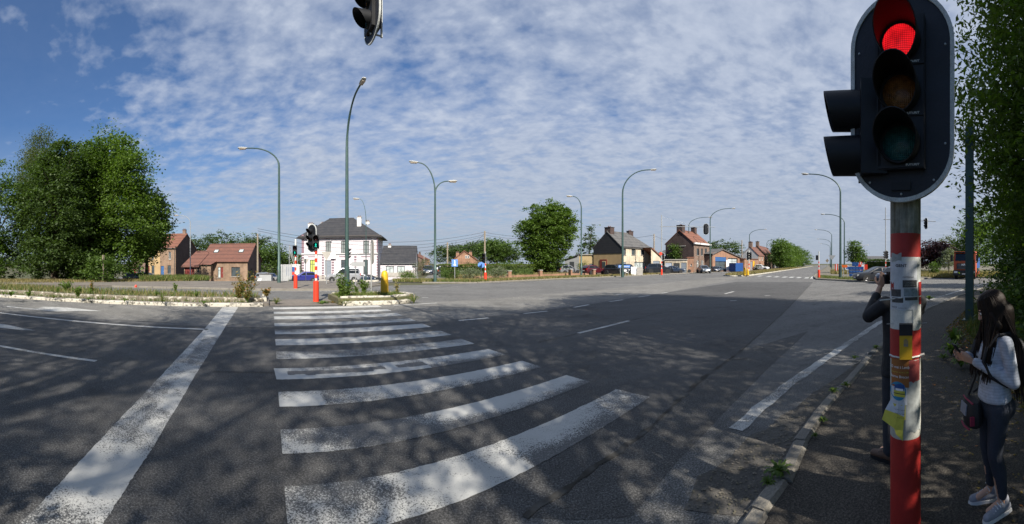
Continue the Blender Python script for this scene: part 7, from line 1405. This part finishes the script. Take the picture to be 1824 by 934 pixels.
def shoe(parent, a_, yaw, s=1.0, up='shoe', so='sole', lace=True):
    rot = Matrix.Rotation(yaw, 3, 'Z'); Q = lambda x, y, z: Vector((a_.x, a_.y, 0)) + rot @ Vector((x, y, z))*s; mb = MB()
    caps(mb, Q(-.045, 0, .045), .036*s, Q(.05, 0, .045), .038*s); caps(mb, Q(.05, 0, .042), .040*s, Q(.145, .004, .032), .032*s); caps(mb, Q(-.03, 0, .05), .036*s, Q(-.022, 0, .105), .037*s); caps(mb, Q(0, 0, .075), .032*s, Q(.07, 0, .055), .032*s); o = fuse(mb, 'shoe', parent, .006, 2, up)
    mb = MB(); prof = []
    for z in (0.001, .012, .024): prof.append([Q(x*(1.0 if z < .02 else .98), y*(1.0 if z < .02 else .97), z) for x, y in [(-.088, 0), (-.075, .030), (-.03, .038), (.05, .040), (.12, .043), (.165, .030), (.183, .004), (.168, -.022), (.12, -.036), (.05, -.035), (-.03, -.037), (-.075, -.030)]])
    mb.loft(prof, so); mb.build('sole', o, smooth=True)
    if lace:
        mb = MB()
        for k in range(5): mb.tube([Q(.02+k*.02, -.03, .092-k*.009), Q(.028+k*.02, 0, .112-k*.011), Q(.02+k*.02, .03, .092-k*.009)], .0035, so, 6)
        for s_ in (-1, 1): mb.tube([Q(.02, 0, .116), Q(.035, s_*.028, .125), Q(.02, s_*.045, .100), Q(.02, 0, .116), Q(.04, s_*.035, .08)], .0032, so, 6)
        mb.build('lace', o)
    return o
shoe(W, ANL, R(14), .92); shoe(W, ANR, R(-10), .92)
# hair: a cap plus many fine strands down the back and over both shoulders
mb = MB(); ell(mb, P_(-.020, 0, .038), (.108, .088, .096), rot=rt); ell(mb, P_(-.055, 0, -.03), (.075, .086, .105), rot=rt); caps(mb, P_(-.07, 0, -.06), .082, (-.085, 0, 1.20), .075); caps(mb, P_(.02, .075, -.02), .025, P_(.015, .088, -.12), .030); caps(mb, P_(.02, -.075, -.02), .024, P_(.015, -.085, -.12), .028); caps(mb, (-.085, 0, 1.2), .074, (-.120, 0, 1.00), .058); cap_ = fuse(mb, 'hair', W, .007, 2, 'hair')
rr = random.Random(5); mb = MB()
for k in range(520):
    a_ = rr.uniform(-math.pi*.86, math.pi*.86) + math.pi; top = P_(-.015 + .098*math.cos(a_)*.9, .086*math.sin(a_)*.95, rr.uniform(.05, .10)); side = math.sin(a_); back = -math.cos(a_)
    p1 = P_(-.015 + .112*math.cos(a_), .096*math.sin(a_), rr.uniform(-.06, -.02)); L_ = rr.uniform(.22, .42)
    if back < .35: base = Vector((.075 + rr.uniform(-.03, .035), side*rr.uniform(.075, .125), 1.17)); p2 = base; p3 = base + Vector((rr.uniform(0, .05), side*rr.uniform(-.03, .03), -L_*.62))
    else: base = Vector((-.10 - rr.uniform(0, .035), side*.14 + rr.uniform(-.02, .02), 1.17)); p2 = base; p3 = base + Vector((rr.uniform(-.06, .0), side*.06 + rr.uniform(-.03, .03), -L_))
    ctr = P_(-.03 + rr.uniform(-.02, .02), rr.uniform(-.012, .012), .130); mb.tube([ctr, P_(-.02 + .062*math.cos(a_), .056*math.sin(a_), .116), top, p1, p1.lerp(p2, .5) + Vector((rr.uniform(-.01, .01), rr.uniform(-.01, .01), 0)), p2, p2.lerp(p3, .5), p3], [.0035, .005, .006, .0058, .0055, .005, .004, .0015], 'hair', 5)
mb.build('strands', cap_, smooth=True)
# what she carries
ph = thing('phone', 'small pale phone held in the woman\'s hands', 'phone', wp, R(90-WF)); mb = MB(); mc = Vector((.268, -.008, 1.125)); mb.box(tuple(mc), (.010, .068, .130), 'black', ry=R(35)); mb.build('case', ph); mb = MB(); mb.box(tuple(mc + Vector((-.0055, 0, .004))), (.002, .060, .115), 'glass', ry=R(35)); mb.build('screen', ph)
bp = thing('backpack', 'small black backpack on the woman\'s back, cut by the right frame edge', 'backpack', wp, R(90-WF)); mb = MB(); torso(mb, [(-.165, 0, .86, .04, .10), (-.18, 0, .89, .065, .135), (-.185, 0, 1.0, .07, .14), (-.175, 0, 1.12, .06, .13), (-.155, 0, 1.18, .035, .09)], 'bagm'); mb.build('pack', bp, smooth=True); mb = MB(); ell(mb, (-.235, 0, .96), (.03, .10, .07), 'bagm'); mb.build('pocket', bp, smooth=True)
for s_ in (-1, 1): mb = MB(); pts = [(-.12, s_*.085, 1.17), (-.06, s_*.100, 1.245), (.03, s_*.105, 1.236), (.105, s_*.100, 1.16), (.132, s_*.105, 1.07), (.09, s_*.135, .97), (-.02, s_*.150, .90), (-.13, s_*.12, .90)]; mb.tube(pts, .013, 'bagm', 8, sx=1.6); mb.build('strap', bp, smooth=True)
sb = thing('shoulder_bag', 'small black and magenta bag hanging at the woman\'s hip', 'bag', wp, R(90-WF)); mb = MB(); rg = []
for z, w, h_ in ((.60, .050, .085), (.62, .060, .105), (.70, .058, .110), (.76, .042, .100), (.775, .028, .090)): rg.append([Vector((.150 + w*math.cos(2*math.pi*j/16), -.045 + h_*math.sin(2*math.pi*j/16), z)) for j in range(16)])
mb.loft(rg, 'bagm'); mb.build('pouch', sb, smooth=True); mb = MB(); mb.tube([(.185, -.13, .775), (.200, -.05, .785), (.185, .05, .775)], .006, 'magenta', 6); mb.tube([(.205, -.115, .60), (.214, -.045, .598), (.205, .03, .60)], .007, 'magenta', 6); mb.box((.190, .05, .66), (.03, .012, .06), 'magenta'); mb.build('piping', sb); mb = MB(); mb.box((.207, -.07, .71), (.008, .10, .075), 'shoe', ry=R(-6)); mb.build('flap', sb); mb = MB(); mb.tube([(.15, -.12, .78), (.125, -.07, .90), (.128, .02, 1.03), (.108, .085, 1.15), (.02, .12, 1.245), (-.07, .07, 1.19), (-.12, -.05, 1.02), (-.07, -.14, .88), (.11, -.14, .785)], .008, 'bagm', 6); mb.build('strap', sb, smooth=True)

# ---- the man taking a photograph behind the signal pole
MX, MD, MF = 1607, 3.22, 28; mp = at(MX, MD, 0.03); A_ = thing('person', 'man in dark jacket raising a camera, mostly hidden behind the poster-covered pole', 'person', mp, R(90-MF)); s_ = 1.0
mb = MB(); P_, rt = head(mb, (.055, 0, 1.565), 0, R(4), .97); caps(mb, (-.01, 0, 1.36), .06, (.02, 0, 1.49), .055)
torso(mb, [(0, 0, .84, .10, .15), (0, 0, .95, .10, .15), (0, 0, 1.10, .11, .155), (-.005, 0, 1.25, .115, .17), (-.01, 0, 1.37, .09, .16), (-.01, 0, 1.42, .06, .08)], 'skin')
J = dict(sl=(-.01, .185, 1.37), el=(.10, .285, 1.20+.06), wl=(.20, .115, 1.495), sr=(-.01, -.185, 1.37), er=(.12, -.275, 1.27), wr=(.20, -.10, 1.495))
J = {k: Vector(v) for k, v in J.items()}
for a_, b_, c_ in ((J['sl'], J['el'], J['wl']), (J['sr'], J['er'], J['wr'])): caps(mb, a_, .045, b_, .036); caps(mb, b_, .037, c_, .027)
HL, HR, KL, KR, AL, AR = [Vector(v) for v in ((0, .10, .86), (0, -.10, .86), (.02, .12, .48), (.03, -.11, .48), (-.02, .15, .09), (-.02, -.12, .09))]
for a_, b_, c_ in ((HL, KL, AL), (HR, KR, AR)): caps(mb, a_, .08, b_, .05); caps(mb, b_, .052, c_, .035); caps(mb, c_, .03, c_ + Vector((.12, 0, -.04)), .026)
hand(mb, J['wl'] + Vector((.0, -.01, .012)), (.1, -.35, .9), (-.9, 0, .1), (.2, .9, .1), 1.02, .9); hand(mb, J['wr'] + Vector((.0, .01, .012)), (.1, .35, .9), (-.9, 0, .1), (.2, -.9, .1), 1.02, .9)
fuse(mb, 'body', A_, .005, 2, 'skin'); face(A_, P_, rt, .97)
mb = MB(); torso(mb, [(0, 0, .74, .145, .205), (0, 0, .78, .148, .205), (0, 0, .92, .138, .190), (0, 0, 1.08, .138, .185), (-.005, 0, 1.22, .142, .195), (-.01, 0, 1.33, .125, .200), (-.012, 0, 1.405, .095, .155), (-.012, 0, 1.44, .075, .085)], 'jacket')
for a_, b_, c_ in ((J['sl'], J['el'], J['wl']), (J['sr'], J['er'], J['wr'])): caps(mb, a_, .070, b_, .058); caps(mb, b_, .060, b_.lerp(c_, .68), .045)
fuse(mb, 'jacket', A_, .008, 2, 'jacket')
mb = MB(); torso(mb, [(0, 0, .74, .12, .17), (0, 0, .86, .125, .175), (0, 0, .93, .12, .165)], 'jeans')
for a_, b_, c_ in ((HL, KL, AL), (HR, KR, AR)): caps(mb, a_ + Vector((0, 0, -.04)), .098, b_, .068); caps(mb, b_, .068, c_ + Vector((-.01, 0, .02)), .060)
fuse(mb, 'jeans', A_, .008, 2, 'jeans'); shoe(A_, AL, R(25), 1.08, 'leather', 'black', True); shoe(A_, AR, R(-12), 1.08, 'leather', 'black', True)
mb = MB(); ell(mb, P_(-.018, 0, .042), (.106, .084, .090), rot=rt); ell(mb, P_(-.05, 0, -.02), (.066, .080, .075), rot=rt); fuse(mb, 'hair', A_, .007, 2, 'hair')
cm = thing('camera', 'black camera the man holds up to his eye', 'camera', mp, R(90-MF)); mb = MB(); mb.box((.205, 0, 1.575), (.06, .14, .09), 'black'); mb.box((.205, 0, 1.63), (.05, .05, .03), 'black'); mb.build('housing', cm); mb = MB(); mb.lathe([(.036, 0), (.038, .06), (.034, .075), (0, .07)], 'black', 20, (.235, 0, 1.572), 'x'); mb.build('lens', cm, smooth=True)
cmr = None
# ---- a worker in bright clothes far beyond the corner island
# ---------------------------------------------------------------- grass, weeds and ground litter
def blade_field(name, label, poly, n, h, w, m, cat='grass', dz=0.0, zf=None, lean=0.35):
    P = scatter([(p[0], p[1]) for p in poly], n, dz, zf); o = blades(name, P, h, w, m, None, lean); return stuff(o, label, cat)
z0 = lambda x, y: 0.0
ilp = [st(-34, 13.9), st(-12.1, 15.0), st(-0.4, 15.7), st(-0.4, 17.2), st(-15, 19.0), st(-34, 19.2)]
blade_field('grass', 'dry and green grass on the long traffic island', ilp, 3800, 0.24, 0.03, 'grass_dry', dz=0.27, zf=z0)
blade_field('grass', 'green grass tufts on the long traffic island', ilp, 6000, 0.22, 0.04, 'grass', dz=0.27, zf=z0)
blade_field('grass', 'weeds sprouting between the two kerb rows', [st(-34, 13.35), st(-12.1, 14.15), st(-0.5, 14.9), st(-0.5, 15.25), st(-12.1, 14.6), st(-34, 13.8)], 2600, 0.16, 0.03, 'grass', dz=0.12, zf=z0)
blade_field('grass', 'grass on the whitewashed island end', [st(3.2, 15.4), st(6.2, 15.3), st(6.4, 17), st(3.2, 17.2)], 1800, 0.16, 0.03, 'grass', dz=0.27, zf=z0)
blade_field('grass', 'grass verge below the big left trees', [at(-100, 29), at(12, 30.5), at(200, 32), at(350, 34), at(365, 44), at(200, 44), at(-100, 40)], 16000, 0.22, 0.06, 'grass_dry', dz=0.08)
blade_field('grass', 'dark tall grass in front of the brick row house', [at(250, 33), at(350, 34.5), at(372, 40), at(366, 46), at(250, 46)], 11000, 0.6, 0.07, 'grass', dz=0.05)
blade_field('grass', 'rough grass and weeds on the far verge', [at(700, 34), at(752, 33), at(800, 33.4), at(850, 33), at(900, 35.6), at(1000, 41.6), at(1100, 48.6), at(1180, 58), at(1180, 60), at(1100, 52), at(1000, 45), at(900, 39), at(800, 37), at(700, 37)], 15000, 0.24, 0.06, 'grass_dry', dz=0.06)
blade_field('grass', 'greener grass at the kerb of the far verge', [at(700, 34), at(752, 33), at(850, 33), at(900, 36), at(1000, 42), at(1100, 49), at(1000, 43.5), at(850, 34.5), at(700, 36)], 6000, 0.26, 0.06, 'grass', dz=0.05)
blade_field('grass', 'yellowing meadow between the hedge and the low wall', [at(800, 38), at(905, 44), at(1005, 52), at(1030, 58), at(1000, 75), at(800, 44.5)], 16000, 0.4, 0.08, 'grass_dry', dz=0.07)
blade_field('grass', 'green grass bank behind the round tree', [at(960, 62), at(1010, 66), at(1008, 84), at(960, 84)], 5000, 0.8, 0.2, 'grass', dz=0.07)
blade_field('grass', 'weeds on the central reservation of the far road', [tuple(st(49, 12)), tuple(st(49, 15)), tuple(st(55, 15.8)), tuple(st(150, 16)), tuple(st(150, 12)), tuple(st(60, 11.9))], 16000, 0.3, 0.1, 'grass_dry', dz=0.12, zf=z0)
blade_field('grass', 'meadow beyond the right corner island', [gp(1480, 489.3), gp(1560, 491), at(1600, 52), at(1660, 44), at(1700, 43), at(1790, 47), at(1790, 60), at(1480, 75)], 26000, 0.45, 0.09, 'grass_dry', dz=0.11, zf=z0)
blade_field('grass', 'low weeds on the right corner island', [gp(1456, 497), gp(1580, 504), gp(1590, 500), gp(1460, 492)], 4000, 0.12, 0.05, 'grass', dz=0.1, zf=z0)
vr_ = [Vector(p) for p in [(1.5, -1.6, 0), (3.6, 0.0, 0), (6, 1.2, 0), (8.75, 2.8, 0), (12, 3.8, 0), (15.3, 4.2, 0), (24, 4.6, 0), (24, 1, 0), (12, 0.5, 0), (6, -1.8, 0), (1.5, -4, 0)]]
blade_field('grass', 'tall grass and weeds along the bushes right of the pavement', vr_, 15000, 0.28, 0.022, 'grass', dz=0.0, zf=z0)
blade_field('leaf_litter', 'dead leaves and weeds lying along the pavement edge', [Vector(p) for p in [(2.2, -.7, 0), (3.6, .35, 0), (6, 1.75, 0), (8.75, 3.35, 0), (13, 4.1, 0), (13, 3.3, 0), (6, .8, 0), (2.4, -1.5, 0)]], 3500, 0.035, 0.05, 'weed_rust', cat='litter', dz=0.035, zf=z0, lean=1.3)
q = quads_mesh('leaf_litter', leaf_quads(np.array(scatter([(-1, -1.2), (2.2, .6), (5.8, 2.6), (9, 4.0), (9, 3.2), (5.9, 1.5), (2.6, -.3), (-.5, -2.2)], 900, 0.036, z0)), 0.035, 3.0), 'weed_rust'); stuff(q, 'fallen leaves scattered on the pavement', 'litter')
q = quads_mesh('gravel', leaf_quads(np.array(scatter([tuple(p)[:2] for p in gut], 900, 0.012, z0)), 0.022, 3.0, 0.8), 'gravel'); stuff(q, 'loose grit in the gutter', 'gravel')
def rosette(label, p, r, hh, m, n=26, name='weed_plant', group='weeds growing around the junction', leafn=5, wd=0.16, lean=1.0):
    """a weed: arched leaf blades from one root, each bent in three"""
    t = thing(name, label, 'weed', p, 0, group); V = []; rr = random.Random(int(p[0]*97 + p[1]*31))
    for k in range(n):
        a_ = rr.uniform(0, 2*math.pi); L = rr.uniform(.6, 1.1); w = r*wd*rr.uniform(.7, 1.3); d = Vector((math.cos(a_), math.sin(a_), 0)); s = Vector((-d.y, d.x, 0)); e = rr.uniform(.35, 1.0)*lean
        pts = [Vector((0, 0, 0)), d*r*L*.35*e + Vector((0, 0, hh*L*.6)), d*r*L*.8*e + Vector((0, 0, hh*L*(.95 if e < .6 else .75))), d*r*L*1.1*e + Vector((0, 0, hh*L*(1.05 if e < .6 else .5)))]; ws = [w*.25, w*.8, w, w*.1]
        for i in range(3): V.append([pts[i]-s*ws[i]/2, pts[i]+s*ws[i]/2, pts[i+1]+s*ws[i+1]/2, pts[i+1]-s*ws[i+1]/2])
    quads_mesh('foliage', np.array([[tuple(v) for v in q] for q in V]), m, t); return t
def tall_weed(label, p, hh, r, m, n=9, leaf=.07, flower=None):
    t = thing('weed_plant', label, 'weed', p, 0, 'weeds growing around the junction'); rr = random.Random(int(p[0]*53+p[1]*17)); mb = MB(); C = []
    for k in range(n):
        a_ = rr.uniform(0, 6.28); tip = Vector((math.cos(a_)*r*rr.uniform(.2, 1), math.sin(a_)*r*rr.uniform(.2, 1), hh*rr.uniform(.6, 1.05))); mid = tip*.5 + Vector((0, 0, hh*.08)); mb.tube([(0, 0, 0), mid, tip], [.008, .006, .003], 'weed', 5)
        for j in range(16): u = rr.uniform(.12, 1); q = (mid*2*u if u < .5 else mid.lerp(tip, (u-.5)*2)); C.append(tuple(q + Vector((rr.gauss(0, .035), rr.gauss(0, .035), rr.gauss(0, .02)))))
    mb.build('stem', t); quads_mesh('foliage', leaf_quads(np.array(C), leaf, .3, .45, -.4), m, t); return t
rw_ = random.Random(77)
for i, od in enumerate(['first', 'second', 'third', 'fourth', 'fifth', 'sixth', 'seventh', 'eighth', 'ninth', 'tenth', 'eleventh', 'twelfth', 'thirteenth', 'fourteenth']):
    s_ = -12.5 + i*0.85 + rw_.uniform(-.25, .25); t_ = [14.3, 15.5][i % 2] + s_*0.045
    rosette('small weed on the long island kerb, %s counting from the left edge' % od, st(s_, t_, .12 if i % 2 == 0 else .27), rw_.uniform(.18, .32), rw_.uniform(.14, .38), ['weed', 'grass', 'weed'][i % 3], 30, group='small weeds along the long island kerb', wd=.09)
# conspicuous plants at the island kerbs
for i, (x, y, hh, r, m, lb) in enumerate([(440, 541, 1.25, .75, 'weed_rust', 'tall yellow-green weed with rusty tips on the island left of the crossing'), (425, 539, .8, .45, 'weed_rust', 'thinner straggling weed just left of the tall rusty one'), (608, 538, 1.25, .34, 'weed', 'tall bushy weed right of the crossing pole'), (617, 537, .8, .36, 'weed', 'lower leafy weed leaning against the tall one right of the crossing pole'),
        (648, 527, .65, .32, 'weed', 'bright weed clump on the island end left of the yellow bollard'), (635, 527, .42, .2, 'weed', 'small pale weed behind the whitewashed kerb'), (707, 527, .55, .16, 'grass_dry', 'dry grass-like weed right of the yellow bollard'), (164, 526, .62, .12, 'weed_rust', 'reddish dock seed spike on the long island'), (139, 534, .42, .22, 'weed', 'leafy weed growing out of the island kerb at the left'), (118, 522, .5, .5, 'weed', 'sprawling light green weed on the long island at the left'), (475, 533, .35, .28, 'weed_rust', 'low spreading weed at the island end left of the crossing'), (312, 524, .4, .15, 'weed', 'upright thin weed behind the long kerb')]):
    d = F*(CH-.15)/(y-Y0) if y < 536 else F*CH/(y+4-Y0); tall_weed(lb, at(x, d, .16 if y > 536 else .27), hh*1.05, r, m, 26 if r > .3 else (14 if r > .2 else 7), .115)
for i, (x, y, r, hh, m, lb) in enumerate([(492, 543, .42, .30, 'grass', 'grassy tuft hanging over the left end of the crossing refuge'), (573, 541, .5, .10, 'weed', 'flat weeds around the foot of the crossing pole'), (590, 540, .35, .09, 'weed_rust', 'small flat weed in the refuge paving right of the pole'), (737, 541, .45, .42, 'grass', 'big grass tuft at the rounded tip of the island end'), (730, 537, .3, .35, 'grass_dry', 'dry tuft behind the big grass tuft at the island tip'), (616, 545, .45, .28, 'grass', 'green tuft at the left end of the whitewashed kerb'), (52, 527, .4, .25, 'weed', 'dark green weed clump on the kerb near the left edge'), (20, 528, .5, .25, 'weed', 'dock leaves on the kerb at the left edge'), (292, 542, .25, .14, 'weed', 'small weed at the kerb between long grass and shadow line'), (340, 527, .25, .22, 'grass', 'grass tuft at the middle of the long kerb'), (183, 536, .22, .28, 'grass', 'grass tuft left of the red litter')]):
    rosette(lb, gp(x, y) if y > 536 else at(x, F*(CH-.27)/(y-Y0), .27), r, hh, m, 60 if 'tuft' in lb else 30, wd=.05 if 'grass' in m else .16)
for i, (x, y, r, hh, lb) in enumerate([(1386, 846, .14, .09, 'bright green dandelion clump against the near kerb'), (1368, 862, .08, .04, 'few small leaves below the dandelion clump'), (1452, 779, .05, .04, 'tiny weed in the joint of the kerb stones'), (1485, 700, .10, .06, 'light green weed in the gutter further along the kerb'), (1507, 688, .09, .05, 'weed sprouting behind the kerb stone'), (1522, 640, .10, .06, 'weed clump at the kerb beside the man'), (1466, 752, .07, .05, 'small weed behind the second kerb stone'), (1560, 622, .12, .08, 'weed between kerb and the man\'s feet'), (1655, 535, .35, .2, 'grass clump at the kerb right of the poster pole'), (1722, 520, .4, .25, 'grass clump where the edge line meets the kerb'), (1695, 634, .25, .25, 'leafy weed at the pavement edge below the green mast'), (1712, 655, .22, .2, 'bright weed in front of the woman at the pavement edge'), (1680, 640, .14, .10, 'small weed on the pavement left of the woman'), (1700, 618, .3, .35, 'tall weeds at the foot of the green mast')]):
    rosette(lb, gp(x, y, .04), r, hh, 'weed', 44, wd=.17, name='weed_plant')
rc = thing('litter', 'small red plastic cap lying on the long traffic island', 'litter', at(242, 22, .3)); mb = MB(); mb.lathe([(.08, 0), (.085, .07), (.06, .13), (.015, .16), (0, .16)], 'red_far', 12); mb.build('cap', rc)
q = thing('litter_bag', 'crumpled white bag by the wooden pole near the bungalow', 'litter', at(462, 40, -.3)); mb = MB(); ell(mb, (0, 0, .15), (.28, .22, .2), 'sign_white'); ell(mb, (.15, .05, .3), (.12, .12, .14), 'sign_white'); mb.build('bag', q)
